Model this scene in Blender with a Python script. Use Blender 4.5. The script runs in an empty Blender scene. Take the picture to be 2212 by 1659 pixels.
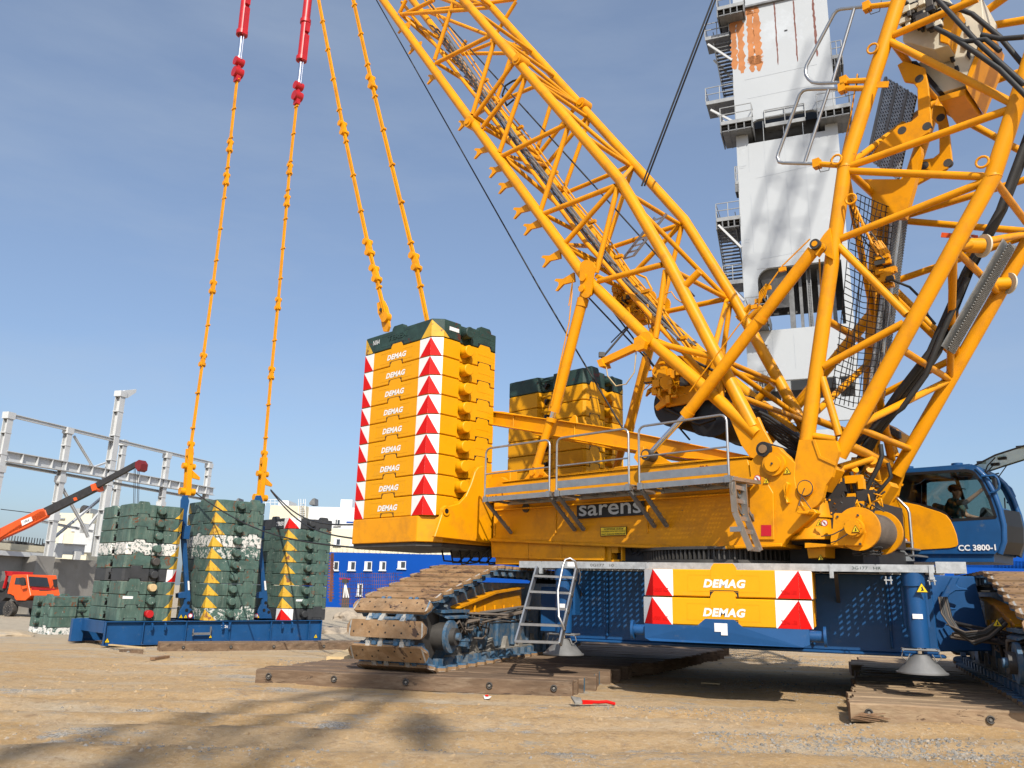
import bpy, bmesh, math, random
from mathutils import Vector, Matrix
V=Vector
scene=bpy.context.scene
C=bpy.data.collections.new("site"); scene.collection.children.link(C)
rad=math.radians
# ---------------------------------------------------------------- camera
PITCH,ROLL,CAMH,FPX=rad(14.35),rad(1.4),1.6,1760.0
fw=V((0,math.cos(PITCH),math.sin(PITCH))); rt0=V((1,0,0)); up0=rt0.cross(fw)
rt=rt0*math.cos(ROLL)+up0*math.sin(ROLL); up=-rt0*math.sin(ROLL)+up0*math.cos(ROLL)
CAM=V((0,0,CAMH))
cd=bpy.data.cameras.new("camera"); cam=bpy.data.objects.new("camera",cd); C.objects.link(cam)
cam.matrix_world=Matrix(((rt.x,up.x,-fw.x,0),(rt.y,up.y,-fw.y,0),(rt.z,up.z,-fw.z,CAMH),(0,0,0,1)))
cd.sensor_fit='HORIZONTAL'; cd.sensor_width=36; cd.lens=36*FPX/2212; cd.clip_start=.1; cd.clip_end=2500
scene.camera=cam
# ---------------------------------------------------------------- light
SUN_AZ,SUN_EL=rad(9),rad(40)     # azimuth measured from behind the camera towards the right
sd=V((math.sin(SUN_AZ)*math.cos(SUN_EL),-math.cos(SUN_AZ)*math.cos(SUN_EL),math.sin(SUN_EL)))
sl=bpy.data.lights.new("sun",'SUN'); sl.energy=4.8; sl.angle=rad(.55); sl.color=(1,.94,.84)
so=bpy.data.objects.new("sun",sl); C.objects.link(so); so.rotation_euler=sd.to_track_quat('Z','Y').to_euler(); so.location=(0,-20,40)
w=bpy.data.worlds.new("World"); scene.world=w; w.use_nodes=True
nt=w.node_tree; bg=nt.nodes["Background"]; sky=nt.nodes.new("ShaderNodeTexSky"); sky.sky_type='NISHITA'; sky.sun_disc=False
sky.sun_elevation=SUN_EL; sky.sun_rotation=math.atan2(sd.x,sd.y); sky.air_density=1.0; sky.dust_density=2.4; sky.ozone_density=4.8; sky.altitude=100
tc=nt.nodes.new("ShaderNodeTexCoord"); mp=nt.nodes.new("ShaderNodeMapping"); mp.inputs['Scale'].default_value=(1.6,1.6,6.5)
no=nt.nodes.new("ShaderNodeTexNoise"); no.inputs['Scale'].default_value=1.7; no.inputs['Detail'].default_value=7; no.inputs['Roughness'].default_value=.58
cr=nt.nodes.new("ShaderNodeValToRGB"); cr.color_ramp.elements[0].position=.42; cr.color_ramp.elements[0].color=(.24,.24,.24,1); cr.color_ramp.elements[1].position=.74; cr.color_ramp.elements[1].color=(.42,.42,.42,1)
mx=nt.nodes.new("ShaderNodeMix"); mx.data_type='RGBA'; mx.inputs[7].default_value=(3.1,3.6,4.25,1)
nt.links.new(tc.outputs['Generated'],mp.inputs['Vector']); nt.links.new(mp.outputs[0],no.inputs['Vector']); nt.links.new(no.outputs['Fac'],cr.inputs['Fac'])
nt.links.new(cr.outputs['Color'],mx.inputs[0]); nt.links.new(sky.outputs[0],mx.inputs[6]); nt.links.new(mx.outputs[2],bg.inputs['Color'])
bg.inputs['Strength'].default_value=.15
scene.view_settings.view_transform='Standard'; scene.view_settings.look='None'; scene.view_settings.exposure=.12; scene.view_settings.gamma=1
scene.render.engine='CYCLES'; scene.cycles.samples=128; scene.cycles.use_denoising=True; scene.cycles.max_bounces=6; scene.cycles.diffuse_bounces=1
# ---------------------------------------------------------------- measuring frames
def ray(x,y): return fw+rt*((x-1106)/FPX)-up*((y-829.5)/FPX)
def hit(x,y,p,n): d=ray(x,y); return CAM+d*((p-CAM).dot(n)/d.dot(n))
def GP(x,y,z=0.0): return hit(x,y,V((0,0,z)),V((0,0,1)))      # on a level plane
_b=rad(-46); U=-V((math.sin(_b),math.cos(_b),0)); W=V((-U.y,U.x,0)); Z=V((0,0,1)); O=V((4.3,16.1,0))
def S(u,w,z): return O+U*u+W*w+Z*z                             # frame of the crane's upper works
def SP(x,y,w): return hit(x,y,O+W*w,W)
def SU(x,y,u): return hit(x,y,O+U*u,U)
def toS(p): d=p-O; return (d.dot(U),d.dot(W),d.z)
_a=rad(22); T=V((math.sin(_a),math.cos(_a),0)); N=V((math.cos(_a),-math.sin(_a),0)); L0=V((-1.75,15.1,.24))
def K(n,t,z): return L0+N*n+T*t+Z*z                            # frame of the undercarriage
def KT(x,y,t): return hit(x,y,L0+T*t,T)
def KN(x,y,n): return hit(x,y,L0+N*n,N)
def toK(p): d=p-L0; return (d.dot(N),d.dot(T),d.z)
ANG_S=math.atan2(U.y,U.x); ANG_K=math.atan2(N.y,N.x)
def horiz(v): return V((v.x,v.y,0)).normalized()
# ---------------------------------------------------------------- mesh builder
class M:
    def __init__(s): s.v=[];s.f=[];s.m=[];s.s=[]
    def add(s,vs,fs,m=0,sm=False):
        n=len(s.v); s.v+=[V(q) for q in vs]; s.f+=[[i+n for i in f] for f in fs]; s.m+=[m]*len(fs); s.s+=[sm]*len(fs); return s
    def ob(s,o,a,b,c,m=0):
        o,a,b,c=V(o),V(a),V(b),V(c)
        return s.add([o,o+a,o+a+b,o+b,o+c,o+a+c,o+a+b+c,o+b+c],[(0,3,2,1),(4,5,6,7),(0,1,5,4),(1,2,6,5),(2,3,7,6),(3,0,4,7)],m)
    def bx(s,c,x,y,z,X=None,Y=None,Zv=None,m=0):     # centre, full sizes, axes
        X=X or V((1,0,0));Y=Y or V((0,1,0));Zv=Zv or Z
        return s.ob(V(c)-X*(x/2)-Y*(y/2)-Zv*(z/2),X*x,Y*y,Zv*z,m)
    def beam(s,p,q,wd,ht,side=None,m=0):             # bar of rectangular section from p to q
        p,q=V(p),V(q); d=(q-p); a=d.normalized(); sd_=side if side is not None else a.cross(Z)
        if sd_.length<1e-4: sd_=V((1,0,0))
        sd_=(sd_-a*sd_.dot(a)).normalized(); t_=sd_.cross(a).normalized()
        return s.ob(p-sd_*(wd/2)-t_*(ht/2),sd_*wd,t_*ht,d,m)
    def ibeam(s,p,q,wd,ht,tk,side,m=0):
        p,q=V(p),V(q); a=(q-p).normalized(); sd_=(side-a*side.dot(a)).normalized(); t_=sd_.cross(a).normalized()
        for k in(-1,1): s.ob(p-sd_*(wd/2)+t_*(k*(ht/2-tk/2)-tk/2),sd_*wd,t_*tk,q-p,m)
        s.ob(p-sd_*(tk/2)-t_*(ht/2-tk),sd_*tk,t_*(ht-2*tk),q-p,m); return s
    def tube(s,p,q,r,r2=None,n=12,m=0,cap=True,mc=None):
        p,q=V(p),V(q); r2=r if r2 is None else r2; a=(q-p).normalized(); b=a.orthogonal().normalized(); c=a.cross(b)
        cs=[(b*math.cos(2*math.pi*i/n)+c*math.sin(2*math.pi*i/n)) for i in range(n)]
        s.add([p+k*r for k in cs]+[q+k*r2 for k in cs],[(i,(i+1)%n,n+(i+1)%n,n+i) for i in range(n)],m,True)
        if cap:
            mc=m if mc is None else mc
            if r>0: s.add([p+k*r for k in cs],[tuple(reversed(range(n)))],mc)
            if r2>0: s.add([q+k*r2 for k in cs],[tuple(range(n))],mc)
        return s
    def path(s,pts,r,n=8,m=0):
        pts=[V(p) for p in pts]; ring=[]; b=None
        for i,p in enumerate(pts):
            a=(pts[min(i+1,len(pts)-1)]-pts[max(i-1,0)]).normalized()
            b=a.orthogonal().normalized() if b is None else (b-a*b.dot(a)).normalized()
            c=a.cross(b); ring+=[p+(b*math.cos(2*math.pi*k/n)+c*math.sin(2*math.pi*k/n))*r for k in range(n)]
        fs=[]
        for i in range(len(pts)-1):
            for k in range(n): fs.append((i*n+k,i*n+(k+1)%n,(i+1)*n+(k+1)%n,(i+1)*n+k))
        s.add(ring,fs,m,True); L=(len(pts)-1)*n
        s.add(ring[:n],[tuple(reversed(range(n)))],m); s.add(ring[L:],[tuple(range(n))],m); return s
    def prism(s,poly,vec,m=0,mside=None):
        poly=[V(p) for p in poly]; vec=V(vec); n=len(poly); mside=m if mside is None else mside
        s.add(poly+[p+vec for p in poly],[tuple(range(n))],m); k=len(s.v)-2*n
        s.f.append([k+n+i for i in reversed(range(n))]); s.m.append(m); s.s.append(False)
        for i in range(n): s.f.append([k+i,k+n+i,k+n+(i+1)%n,k+(i+1)%n]); s.m.append(mside); s.s.append(False)
        return s
    def disc(s,c,ax,r,h,n=20,m=0): c=V(c);ax=V(ax).normalized(); return s.tube(c-ax*(h/2),c+ax*(h/2),r,n=n,m=m)
    def mirrorW(s,w0=0.0):                            # a copy mirrored across the plane w=w0
        o=M(); o.v=[p-W*(2*((p-O).dot(W)-w0)) for p in s.v]; o.f=[list(reversed(f)) for f in s.f]; o.m=list(s.m); o.s=list(s.s); return o
    def __iadd__(s,o):
        n=len(s.v); s.v+=o.v; s.f+=[[i+n for i in f] for f in o.f]; s.m+=o.m; s.s+=o.s; return s
    def mesh(s,name,mats,org=V((0,0,0))):
        me=bpy.data.meshes.new(name); me.from_pydata([p-org for p in s.v],[],s.f)
        for k in (mats if isinstance(mats,(list,tuple)) else [mats]): me.materials.append(MAT[k] if isinstance(k,str) else k)
        me.polygons.foreach_set('material_index',s.m); me.polygons.foreach_set('use_smooth',s.s)
        bm=bmesh.new(); bm.from_mesh(me); bmesh.ops.recalc_face_normals(bm,faces=bm.faces); bm.to_mesh(me); bm.free(); me.update(); return me
    def pieces(s):
        par=list(range(len(s.v)))
        def fd(i):
            while par[i]!=i: par[i]=par[par[i]]; i=par[i]
            return i
        for f in s.f:
            for j in f[1:]: par[fd(j)]=fd(f[0])
        g={}
        for k,f in enumerate(s.f): g.setdefault(fd(f[0]),[]).append(k)
        out=[]
        for ks in g.values():
            o=M(); mp={}
            for k in ks:
                ff=[]
                for i in s.f[k]:
                    if i not in mp: mp[i]=len(o.v); o.v.append(s.v[i])
                    ff.append(mp[i])
                o.f.append(ff); o.m.append(s.m[k]); o.s.append(s.s[k])
            out.append(o)
        return out
    def base(s):
        xs=[p.x for p in s.v];ys=[p.y for p in s.v];zs=[p.z for p in s.v]
        return V(((min(xs)+max(xs))/2,(min(ys)+max(ys))/2,min(zs)))
    def build(s,name,mats,parent=None,bevel=0,label=None):
        org=wpos(parent) if parent else s.base()
        o=bpy.data.objects.new(name,s.mesh(name,mats,org)); C.objects.link(o)
        if parent: o.parent=parent
        else: o.location=org
        if bevel:
            b=o.modifiers.new('bevel','BEVEL'); b.width=bevel; b.segments=1; b.limit_method='ANGLE'; b.angle_limit=rad(40)
        if label: o['label']=label
        return o
def wpos(o):
    p=V((0,0,0))
    while o: p+=V(o.location); o=o.parent
    return p
def tag(o,label=None,cat=None,group=None,kind=None):
    if label:o['label']=label
    if cat:o['category']=cat
    if group:o['group']=group
    if kind:o['kind']=kind
    return o
def thing(name,label,cat,loc,group=None,rz=0):
    o=bpy.data.objects.new(name,None); o.location=loc; o.rotation_euler=(0,0,rz); o.empty_display_size=.3; C.objects.link(o)
    return tag(o,label,cat,group)
def px(name,me,parent,loc=(0,0,0)):
    o=bpy.data.objects.new(name,me); o.location=loc; o.parent=parent; C.objects.link(o); return o
def textmesh(s,width=None,height=None,bold=0.0,shear=0.0,mat='white_paint',depth=0.0,space=1.0):
    cu=bpy.data.curves.new('lettering','FONT'); cu.body=s; cu.size=1; cu.offset=bold; cu.shear=shear; cu.fill_mode='BOTH'; cu.extrude=depth; cu.space_character=space; cu.resolution_u=3
    o=bpy.data.objects.new('lettering',cu); C.objects.link(o); dg=bpy.context.evaluated_depsgraph_get()
    me=bpy.data.meshes.new_from_object(o.evaluated_get(dg)); bpy.data.objects.remove(o)
    xs=[v.co.x for v in me.vertices]; ys=[v.co.y for v in me.vertices]; cx=(min(xs)+max(xs))/2; cy=(min(ys)+max(ys))/2
    kx=width/(max(xs)-min(xs)) if width else None; ky=height/(max(ys)-min(ys)) if height else None
    kx=kx or ky; ky=ky or kx
    for v in me.vertices: v.co=V(((v.co.x-cx)*kx,(v.co.y-cy)*ky,v.co.z))
    me.materials.clear(); me.materials.append(MAT[mat]); return me
def text(s,c,X,Y,parent,name='lettering',**kw):      # centred at c, reading along X, up along Y
    me=textmesh(s,**kw); X=V(X).normalized(); Y=(V(Y)-X*V(Y).dot(X)).normalized(); n=X.cross(Y); org=wpos(parent)
    for v in me.vertices: v.co=V(c)-org+X*v.co.x+Y*v.co.y+n*v.co.z
    o=bpy.data.objects.new(name,me); C.objects.link(o); o.parent=parent; return o
# ---------------------------------------------------------------- materials
MAT={}
def mat(name,col,rough=.5,metal=0,var=.12,vscale=3,bump=0,bscale=30,spec=.5,chip=None,chipamt=.62,chipscale=4,dirt=None,dirtamt=.5,coat=0,streak=False,grain=False):
    m=bpy.data.materials.new(name); m.use_nodes=True; nt=m.node_tree; N_=nt.nodes; Lk=nt.links; b=N_['Principled BSDF']
    b.inputs['Roughness'].default_value=rough; b.inputs['Metallic'].default_value=metal; b.inputs['Specular IOR Level'].default_value=spec; b.inputs['Coat Weight'].default_value=coat
    tc=N_.new('ShaderNodeTexCoord'); oi=N_.new('ShaderNodeObjectInfo'); ad=N_.new('ShaderNodeVectorMath'); ad.operation='MULTIPLY_ADD'
    ad.inputs[1].default_value=(1,1,1); cx=N_.new('ShaderNodeCombineXYZ'); mu=N_.new('ShaderNodeMath'); mu.operation='MULTIPLY'; mu.inputs[1].default_value=57
    Lk.new(oi.outputs['Random'],mu.inputs[0]); Lk.new(mu.outputs[0],cx.inputs[0]); Lk.new(mu.outputs[0],cx.inputs[1]); Lk.new(tc.outputs['Object'],ad.inputs[0]); Lk.new(cx.outputs[0],ad.inputs[2]); co=ad.outputs[0]
    if grain: gm=N_.new('ShaderNodeMapping'); gm.inputs['Scale'].default_value=(.45,3.2,3.2); gm.inputs['Rotation'].default_value=(0,0,rad(12)); Lk.new(co,gm.inputs['Vector']); co=gm.outputs[0]
    def noise(sc,det=5,ro=.6,vec=None):
        n=N_.new('ShaderNodeTexNoise'); n.inputs['Scale'].default_value=sc; n.inputs['Detail'].default_value=det; n.inputs['Roughness'].default_value=ro; n.inputs['Distortion'].default_value=.6 if ro>.7 else 0; Lk.new(vec or co,n.inputs['Vector']); return n.outputs['Fac']
    def mixc(f,a,c2):
        x=N_.new('ShaderNodeMix'); x.data_type='RGBA'; Lk.new(f,x.inputs[0])
        for i,q in((6,a),(7,c2)):
            if isinstance(q,tuple): x.inputs[i].default_value=(*q,1)
            else: Lk.new(q,x.inputs[i])
        return x.outputs[2]
    def ramp(f,a,c2):
        r=N_.new('ShaderNodeMapRange'); r.inputs[1].default_value=a; r.inputs[2].default_value=c2; Lk.new(f,r.inputs[0]); return r.outputs[0]
    lo=tuple(c*(1-var) for c in col); hi=tuple(min(1,c*(1+var)) for c in col)
    out=mixc(ramp(noise(vscale),.3,.7),lo,hi)
    if dirt:
        vec=co
        if streak:
            mp=N_.new('ShaderNodeMapping'); mp.inputs['Scale'].default_value=(3,3,.35); Lk.new(co,mp.inputs['Vector']); vec=mp.outputs[0]
        out=mixc(ramp(noise(vscale*1.7,8,.68,vec),.72-dirtamt*.4,.8),out,dirt)
    if chip:
        for (cc,amt,sc) in chip: out=mixc(ramp(noise(sc,9,.72),amt,amt+.025),out,cc)
    Lk.new(out,b.inputs['Base Color'])
    if bump:
        bp=N_.new('ShaderNodeBump'); bp.inputs['Strength'].default_value=bump; bp.inputs['Distance'].default_value=.02; Lk.new(noise(bscale,6,.6),bp.inputs['Height']); Lk.new(bp.outputs[0],b.inputs['Normal'])
    MAT[name]=m; return m
YEL=(.76,.305,.002)
mat('crane_yellow',YEL,.42,spec=.28,var=.07,vscale=1.3,dirt=(.48,.19,.015),dirtamt=.6,chip=[((.17,.10,.045),.69,6)],bump=.05,bscale=6)
mat('slab_yellow',(.74,.325,.002),.5,spec=.25,chip=[((.20,.10,.03),.69,7)],var=.05,vscale=1.5,dirt=(.64,.30,.02),dirtamt=.3,bump=.12,bscale=9)
mat('white_paint',(.78,.78,.77),.5,var=.05,dirt=(.6,.58,.53),dirtamt=.25)
mat('red_marking',(.60,.006,.004),.5,spec=.2,var=.05,bump=.1,bscale=15)
mat('red_paint',(.45,.012,.015),.4,var=.12)
mat('worn_green',(.056,.105,.085),.62,var=.35,vscale=2.2,dirt=(.15,.19,.15),dirtamt=.6,streak=True,chip=[((.55,.56,.52),.635,9),((.16,.06,.025),.61,3.2)],bump=.1,bscale=14)
mat('worn_green_rusty',(.056,.108,.09),.62,var=.35,vscale=2.2,dirt=(.15,.18,.14),dirtamt=.6,chip=[((.15,.055,.022),.575,2.6),((.55,.56,.52),.64,9)],bump=.1,bscale=14)
mat('chipped_white',(.06,.115,.095),.62,var=.25,vscale=4,chip=[((.56,.55,.51),.53,7),((.16,.06,.025),.64,3)],bump=.1,bscale=14)
mat('peeling_white',(.05,.10,.085),.62,var=.25,vscale=4,chip=[((.66,.64,.60),.46,7)],bump=.1,bscale=14)
mat('dark_green',(.018,.045,.038),.6,var=.3,vscale=4,chip=[((.08,.018,.01),.60,3),((.22,.26,.22),.70,8)],bump=.3,bscale=14)
mat('slab_black',(.035,.037,.04),.55,var=.25,chip=[((.35,.35,.35),.70,6)],bump=.2)
mat('marking_yellow',(.62,.36,.025),.55,var=.15,chip=[((.20,.08,.03),.565,4)])
mat('crane_blue',(.009,.066,.19),.45,spec=.3,var=.12,vscale=2,dirt=(.10,.13,.16),dirtamt=.3,coat=.1)
mat('dusty_blue',(.03,.10,.19),.6,var=.2,vscale=5,dirt=(.22,.20,.16),dirtamt=.75,bump=.2)
mat('black',(.006,.006,.007),.5,var=.2)
mat('rubber',(.018,.018,.018),.6,var=.3)
mat('dusty_rubber',(.12,.095,.075),.8,var=.3)
mat('chrome',(.75,.77,.8),.08,metal=1,var=.02)
mat('alu',(.42,.42,.415),.38,metal=.85,var=.12,vscale=6)
mat('galv',(.40,.42,.43),.5,metal=.55,var=.22,vscale=9,dirt=(.6,.61,.6),dirtamt=.3)
mat('grate_metal',(.22,.22,.215),.55,metal=.5,var=.2)
mat('dark_steel',(.07,.065,.06),.6,metal=.4,var=.3)
mat('rust_shoe',(.26,.155,.075),.6,metal=.1,var=.35,vscale=3,dirt=(.36,.25,.15),dirtamt=.6,chip=[((.085,.05,.033),.565,2.2),((.36,.30,.24),.68,10)],bump=.3,bscale=20)
mat('steel_shoe_end',(.42,.40,.36),.6,metal=.2,var=.3,vscale=8,chip=[((.10,.16,.22),.55,7)])
mat('wood_pale',(.25,.165,.095),.85,var=.25,vscale=2,dirt=(.38,.28,.17),dirtamt=.8,chip=[((.10,.06,.035),.60,3)],bump=.6,bscale=9,grain=True)
mat('wood',(.135,.085,.05),.85,var=.3,vscale=2,dirt=(.26,.19,.125),dirtamt=.6,chip=[((.07,.045,.028),.585,3)],bump=.6,bscale=9,grain=True)
mat('wood_end',(.20,.115,.06),.85,var=.35,vscale=4,bump=.5,bscale=20)
mat('wood_blue',(.03,.16,.28),.85,var=.3,vscale=4)
mat('fresh_wood',(.52,.38,.20),.8,var=.15,vscale=3)
mat('concrete',(.26,.245,.22),.9,var=.15,vscale=.6,dirt=(.2,.18,.155),dirtamt=.5,bump=.2)
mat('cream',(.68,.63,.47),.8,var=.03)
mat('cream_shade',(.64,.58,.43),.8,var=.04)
mat('facade_white',(.66,.67,.68),.8,var=.03)
mat('facade_blue',(.003,.058,.31),.75,spec=.1,var=.06,vscale=.3)
mat('window_glass',(.03,.04,.055),.12,var=.2,vscale=.4)
mat('frame_grey',(.54,.55,.55),.55,var=.08,vscale=.5,dirt=(.33,.32,.30),dirtamt=.3)
mat('tower_white',(.41,.435,.455),.6,var=.05,vscale=.12,dirt=(.52,.56,.60),dirtamt=.35)
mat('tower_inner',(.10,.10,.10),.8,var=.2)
mat('tower_steel',(.16,.165,.17),.6,metal=.2,var=.25)
mat('rail_grey',(.27,.28,.285),.6,metal=.1,var=.15)
mat('rust_primer',(.44,.17,.055),.8,var=.2,vscale=1)
mat('weld_rust',(.17,.065,.05),.8,var=.3,vscale=3)
mat('seam',(.40,.43,.46),.7,var=.1)
mat('orange_red',(.74,.095,.012),.4,var=.08,dirt=(.45,.10,.04),dirtamt=.35)
mat('truck_dark',(.03,.028,.028),.6,var=.3)
mat('tyre',(.045,.042,.04),.85,var=.3,dirt=(.2,.16,.12),dirtamt=.6)
mat('machine_cream',(.62,.57,.45),.5,var=.08)
mat('sticker_white',(.75,.75,.75),.5,var=.03)
mat('sticker_yellow',(.80,.55,.01),.4,var=.05)
mat('sticker_red',(.52,.012,.03),.4,var=.05)
mat('skin',(.50,.27,.18),.6,var=.08)
mat('shirt',(.05,.10,.09),.9,var=.2)
mat('hair',(.03,.02,.015),.8,var=.2)
mat('stone',(.215,.20,.175),.9,var=.35,vscale=6,bump=.3)
mat('pale_rubble',(.34,.28,.21),.9,var=.2,vscale=3,bump=.4)
mat('silver_text',(.50,.52,.54),.4,metal=.2,var=.05)
mat('dark_red',(.16,.012,.014),.5,var=.2)
def glass(name,tint,refl=.5):
    m=bpy.data.materials.new(name); m.use_nodes=True; nt=m.node_tree; nt.nodes.remove(nt.nodes['Principled BSDF'])
    t=nt.nodes.new('ShaderNodeBsdfTransparent'); t.inputs[0].default_value=(*tint,1); g=nt.nodes.new('ShaderNodeBsdfGlossy'); g.inputs['Roughness'].default_value=.02
    f=nt.nodes.new('ShaderNodeFresnel'); f.inputs[0].default_value=1.45; x=nt.nodes.new('ShaderNodeMixShader')
    nt.links.new(f.outputs[0],x.inputs[0]); nt.links.new(t.outputs[0],x.inputs[1]); nt.links.new(g.outputs[0],x.inputs[2]); nt.links.new(x.outputs[0],nt.nodes['Material Output'].inputs[0]); MAT[name]=m
glass('cab_glass',(.62,.70,.69)); glass('green_glass',(.50,.66,.60))
def thin_sheet(name,col,clear):
    m=bpy.data.materials.new(name); m.use_nodes=True; nt=m.node_tree; b=nt.nodes['Principled BSDF']; b.inputs['Base Color'].default_value=(*col,1); b.inputs['Roughness'].default_value=.3; b.inputs['Alpha'].default_value=1-clear; MAT[name]=m
thin_sheet('green_glass',(.36,.52,.46),.45)
random.seed(7)
from mathutils import noise as mnoise
def sstep(a,b,x): t=min(1,max(0,(x-a)/(b-a))); return t*t*(3-2*t)
def gz(x,y):
    d=y-1.3*max(0,x+1)
    z=-.55*sstep(17,27,d)-.3*sstep(31,44,y-.4*max(0,x))
    return z
def groundz(x,y):
    z=gz(x,y)
    r=math.hypot(x,y)
    if r<70:
        a=sstep(70,30,r)
        n=mnoise.noise(V((x*.35,y*.35,0)))*.05+mnoise.noise(V((x*1.3,y*1.3,3)))*.022+mnoise.noise(V((x*4.5,y*4.5,5)))*.016+abs(mnoise.noise(V((x*9,y*9,7))))*.016
        k=.45 if (x>-3.5 and 12.5<y<28) else 1
        z+=n*a*k
        # wheel ruts running across the foreground
        q=y-.06*x
        z+=.045*a*k*math.sin(q*5.2+1.2*mnoise.noise(V((x*.25,y*.2,9))))*sstep(6,9,q)*sstep(15,12.5,q)
        # low heap of soil in front of the tray
        z+=.16*math.exp(-((x+10.5)/3.2)**2-((y-20.8)/1.3)**2)+.12*math.exp(-((x+6)/2)**2-((y-18.6)/.8)**2)
    return z
def axis_pts(lo,hi,c0,c1,st):
    p=[];x=c0
    while x<=c1: p.append(x); x+=st
    g=st;x=c1
    while x<hi: g*=1.13; x+=g; p.append(min(x,hi))
    g=st;x=c0;q=[]
    while x>lo: g*=1.13; x-=g; q.append(max(x,lo))
    return q[::-1]+p
def ground():
    xs=axis_pts(-1400,1400,-9,9,.06); ys=axis_pts(-60,2300,5.5,16,.06)
    g=M(); g.v=[V((x,y,groundz(x,y))) for y in ys for x in xs]; nx=len(xs)
    for j in range(len(ys)-1):
        for i in range(nx-1): g.f.append([j*nx+i,j*nx+i+1,(j+1)*nx+i+1,(j+1)*nx+i])
    g.m=[0]*len(g.f); g.s=[True]*len(g.f)
    m=bpy.data.materials.new('site_dirt'); m.use_nodes=True; nt=m.node_tree; N_=nt.nodes; L=nt.links; b=N_['Principled BSDF']; b.inputs['Roughness'].default_value=.95; b.inputs['Specular IOR Level'].default_value=.15
    ge=N_.new('ShaderNodeNewGeometry')
    def noise(sc,det=8,ro=.62,sx=1,sy=1):
        mp=N_.new('ShaderNodeMapping'); mp.inputs['Scale'].default_value=(sx,sy,1); L.new(ge.outputs['Position'],mp.inputs['Vector'])
        n=N_.new('ShaderNodeTexNoise'); n.inputs['Scale'].default_value=sc; n.inputs['Detail'].default_value=det; n.inputs['Roughness'].default_value=ro; L.new(mp.outputs[0],n.inputs['Vector']); return n.outputs['Fac']
    def ramp(f,a,c): r=N_.new('ShaderNodeMapRange'); r.inputs[1].default_value=a; r.inputs[2].default_value=c; L.new(f,r.inputs[0]); return r.outputs[0]
    def mixc(f,a,c):
        x=N_.new('ShaderNodeMix'); x.data_type='RGBA'; L.new(f,x.inputs[0])
        for i,q in((6,a),(7,c)):
            if isinstance(q,tuple): x.inputs[i].default_value=(*q,1)
            else: L.new(q,x.inputs[i])
        return x.outputs[2]
    c=mixc(ramp(noise(.45,8,.6,.5,1.6),.36,.64),(.50,.32,.145),(.55,.385,.215))
    c=mixc(ramp(noise(.8,8,.65,.35,1.5),.50,.66),c,(.53,.435,.31))
    c=mixc(ramp(noise(5,9,.75),.50,.68),c,(.36,.24,.135)); c=mixc(ramp(noise(17,8,.8),.52,.66),c,(.60,.48,.33)); c=mixc(ramp(noise(1.6,9,.8,.8,1.4),.57,.63),c,(.40,.34,.26))
    gravel=mixc(ramp(noise(38,3,.8),.42,.60),(.22,.205,.18),(.50,.47,.42))
    f=ramp(noise(.55,9,.78,.6,1.6),.57,.62); c=mixc(f,c,gravel)
    far=N_.new('ShaderNodeSeparateXYZ'); L.new(ge.outputs['Position'],far.inputs[0])
    c=mixc(ramp(far.outputs[1],24,40),c,mixc(ramp(noise(3,8,.7),.4,.6),(.38,.32,.24),(.46,.39,.29)))
    L.new(c,b.inputs['Base Color'])
    bp=N_.new('ShaderNodeBump'); bp.inputs['Strength'].default_value=1.0; bp.inputs['Distance'].default_value=.05; L.new(noise(14,10,.8),bp.inputs['Height']); 
    bp2=N_.new('ShaderNodeBump'); bp2.inputs['Strength'].default_value=.5; bp2.inputs['Distance'].default_value=.06; L.new(noise(4,8,.7,.5,1),bp2.inputs['Height']); L.new(bp2.outputs[0],bp.inputs['Normal']); L.new(bp.outputs[0],b.inputs['Normal'])
    MAT['site_dirt']=m
    me=bpy.data.meshes.new('ground'); me.from_pydata(g.v,[],g.f); me.materials.append(m); me.polygons.foreach_set('use_smooth',[True]*len(g.f)); me.update()
    o=bpy.data.objects.new('ground',me); C.objects.link(o); tag(o,kind='structure')
ground()
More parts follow.
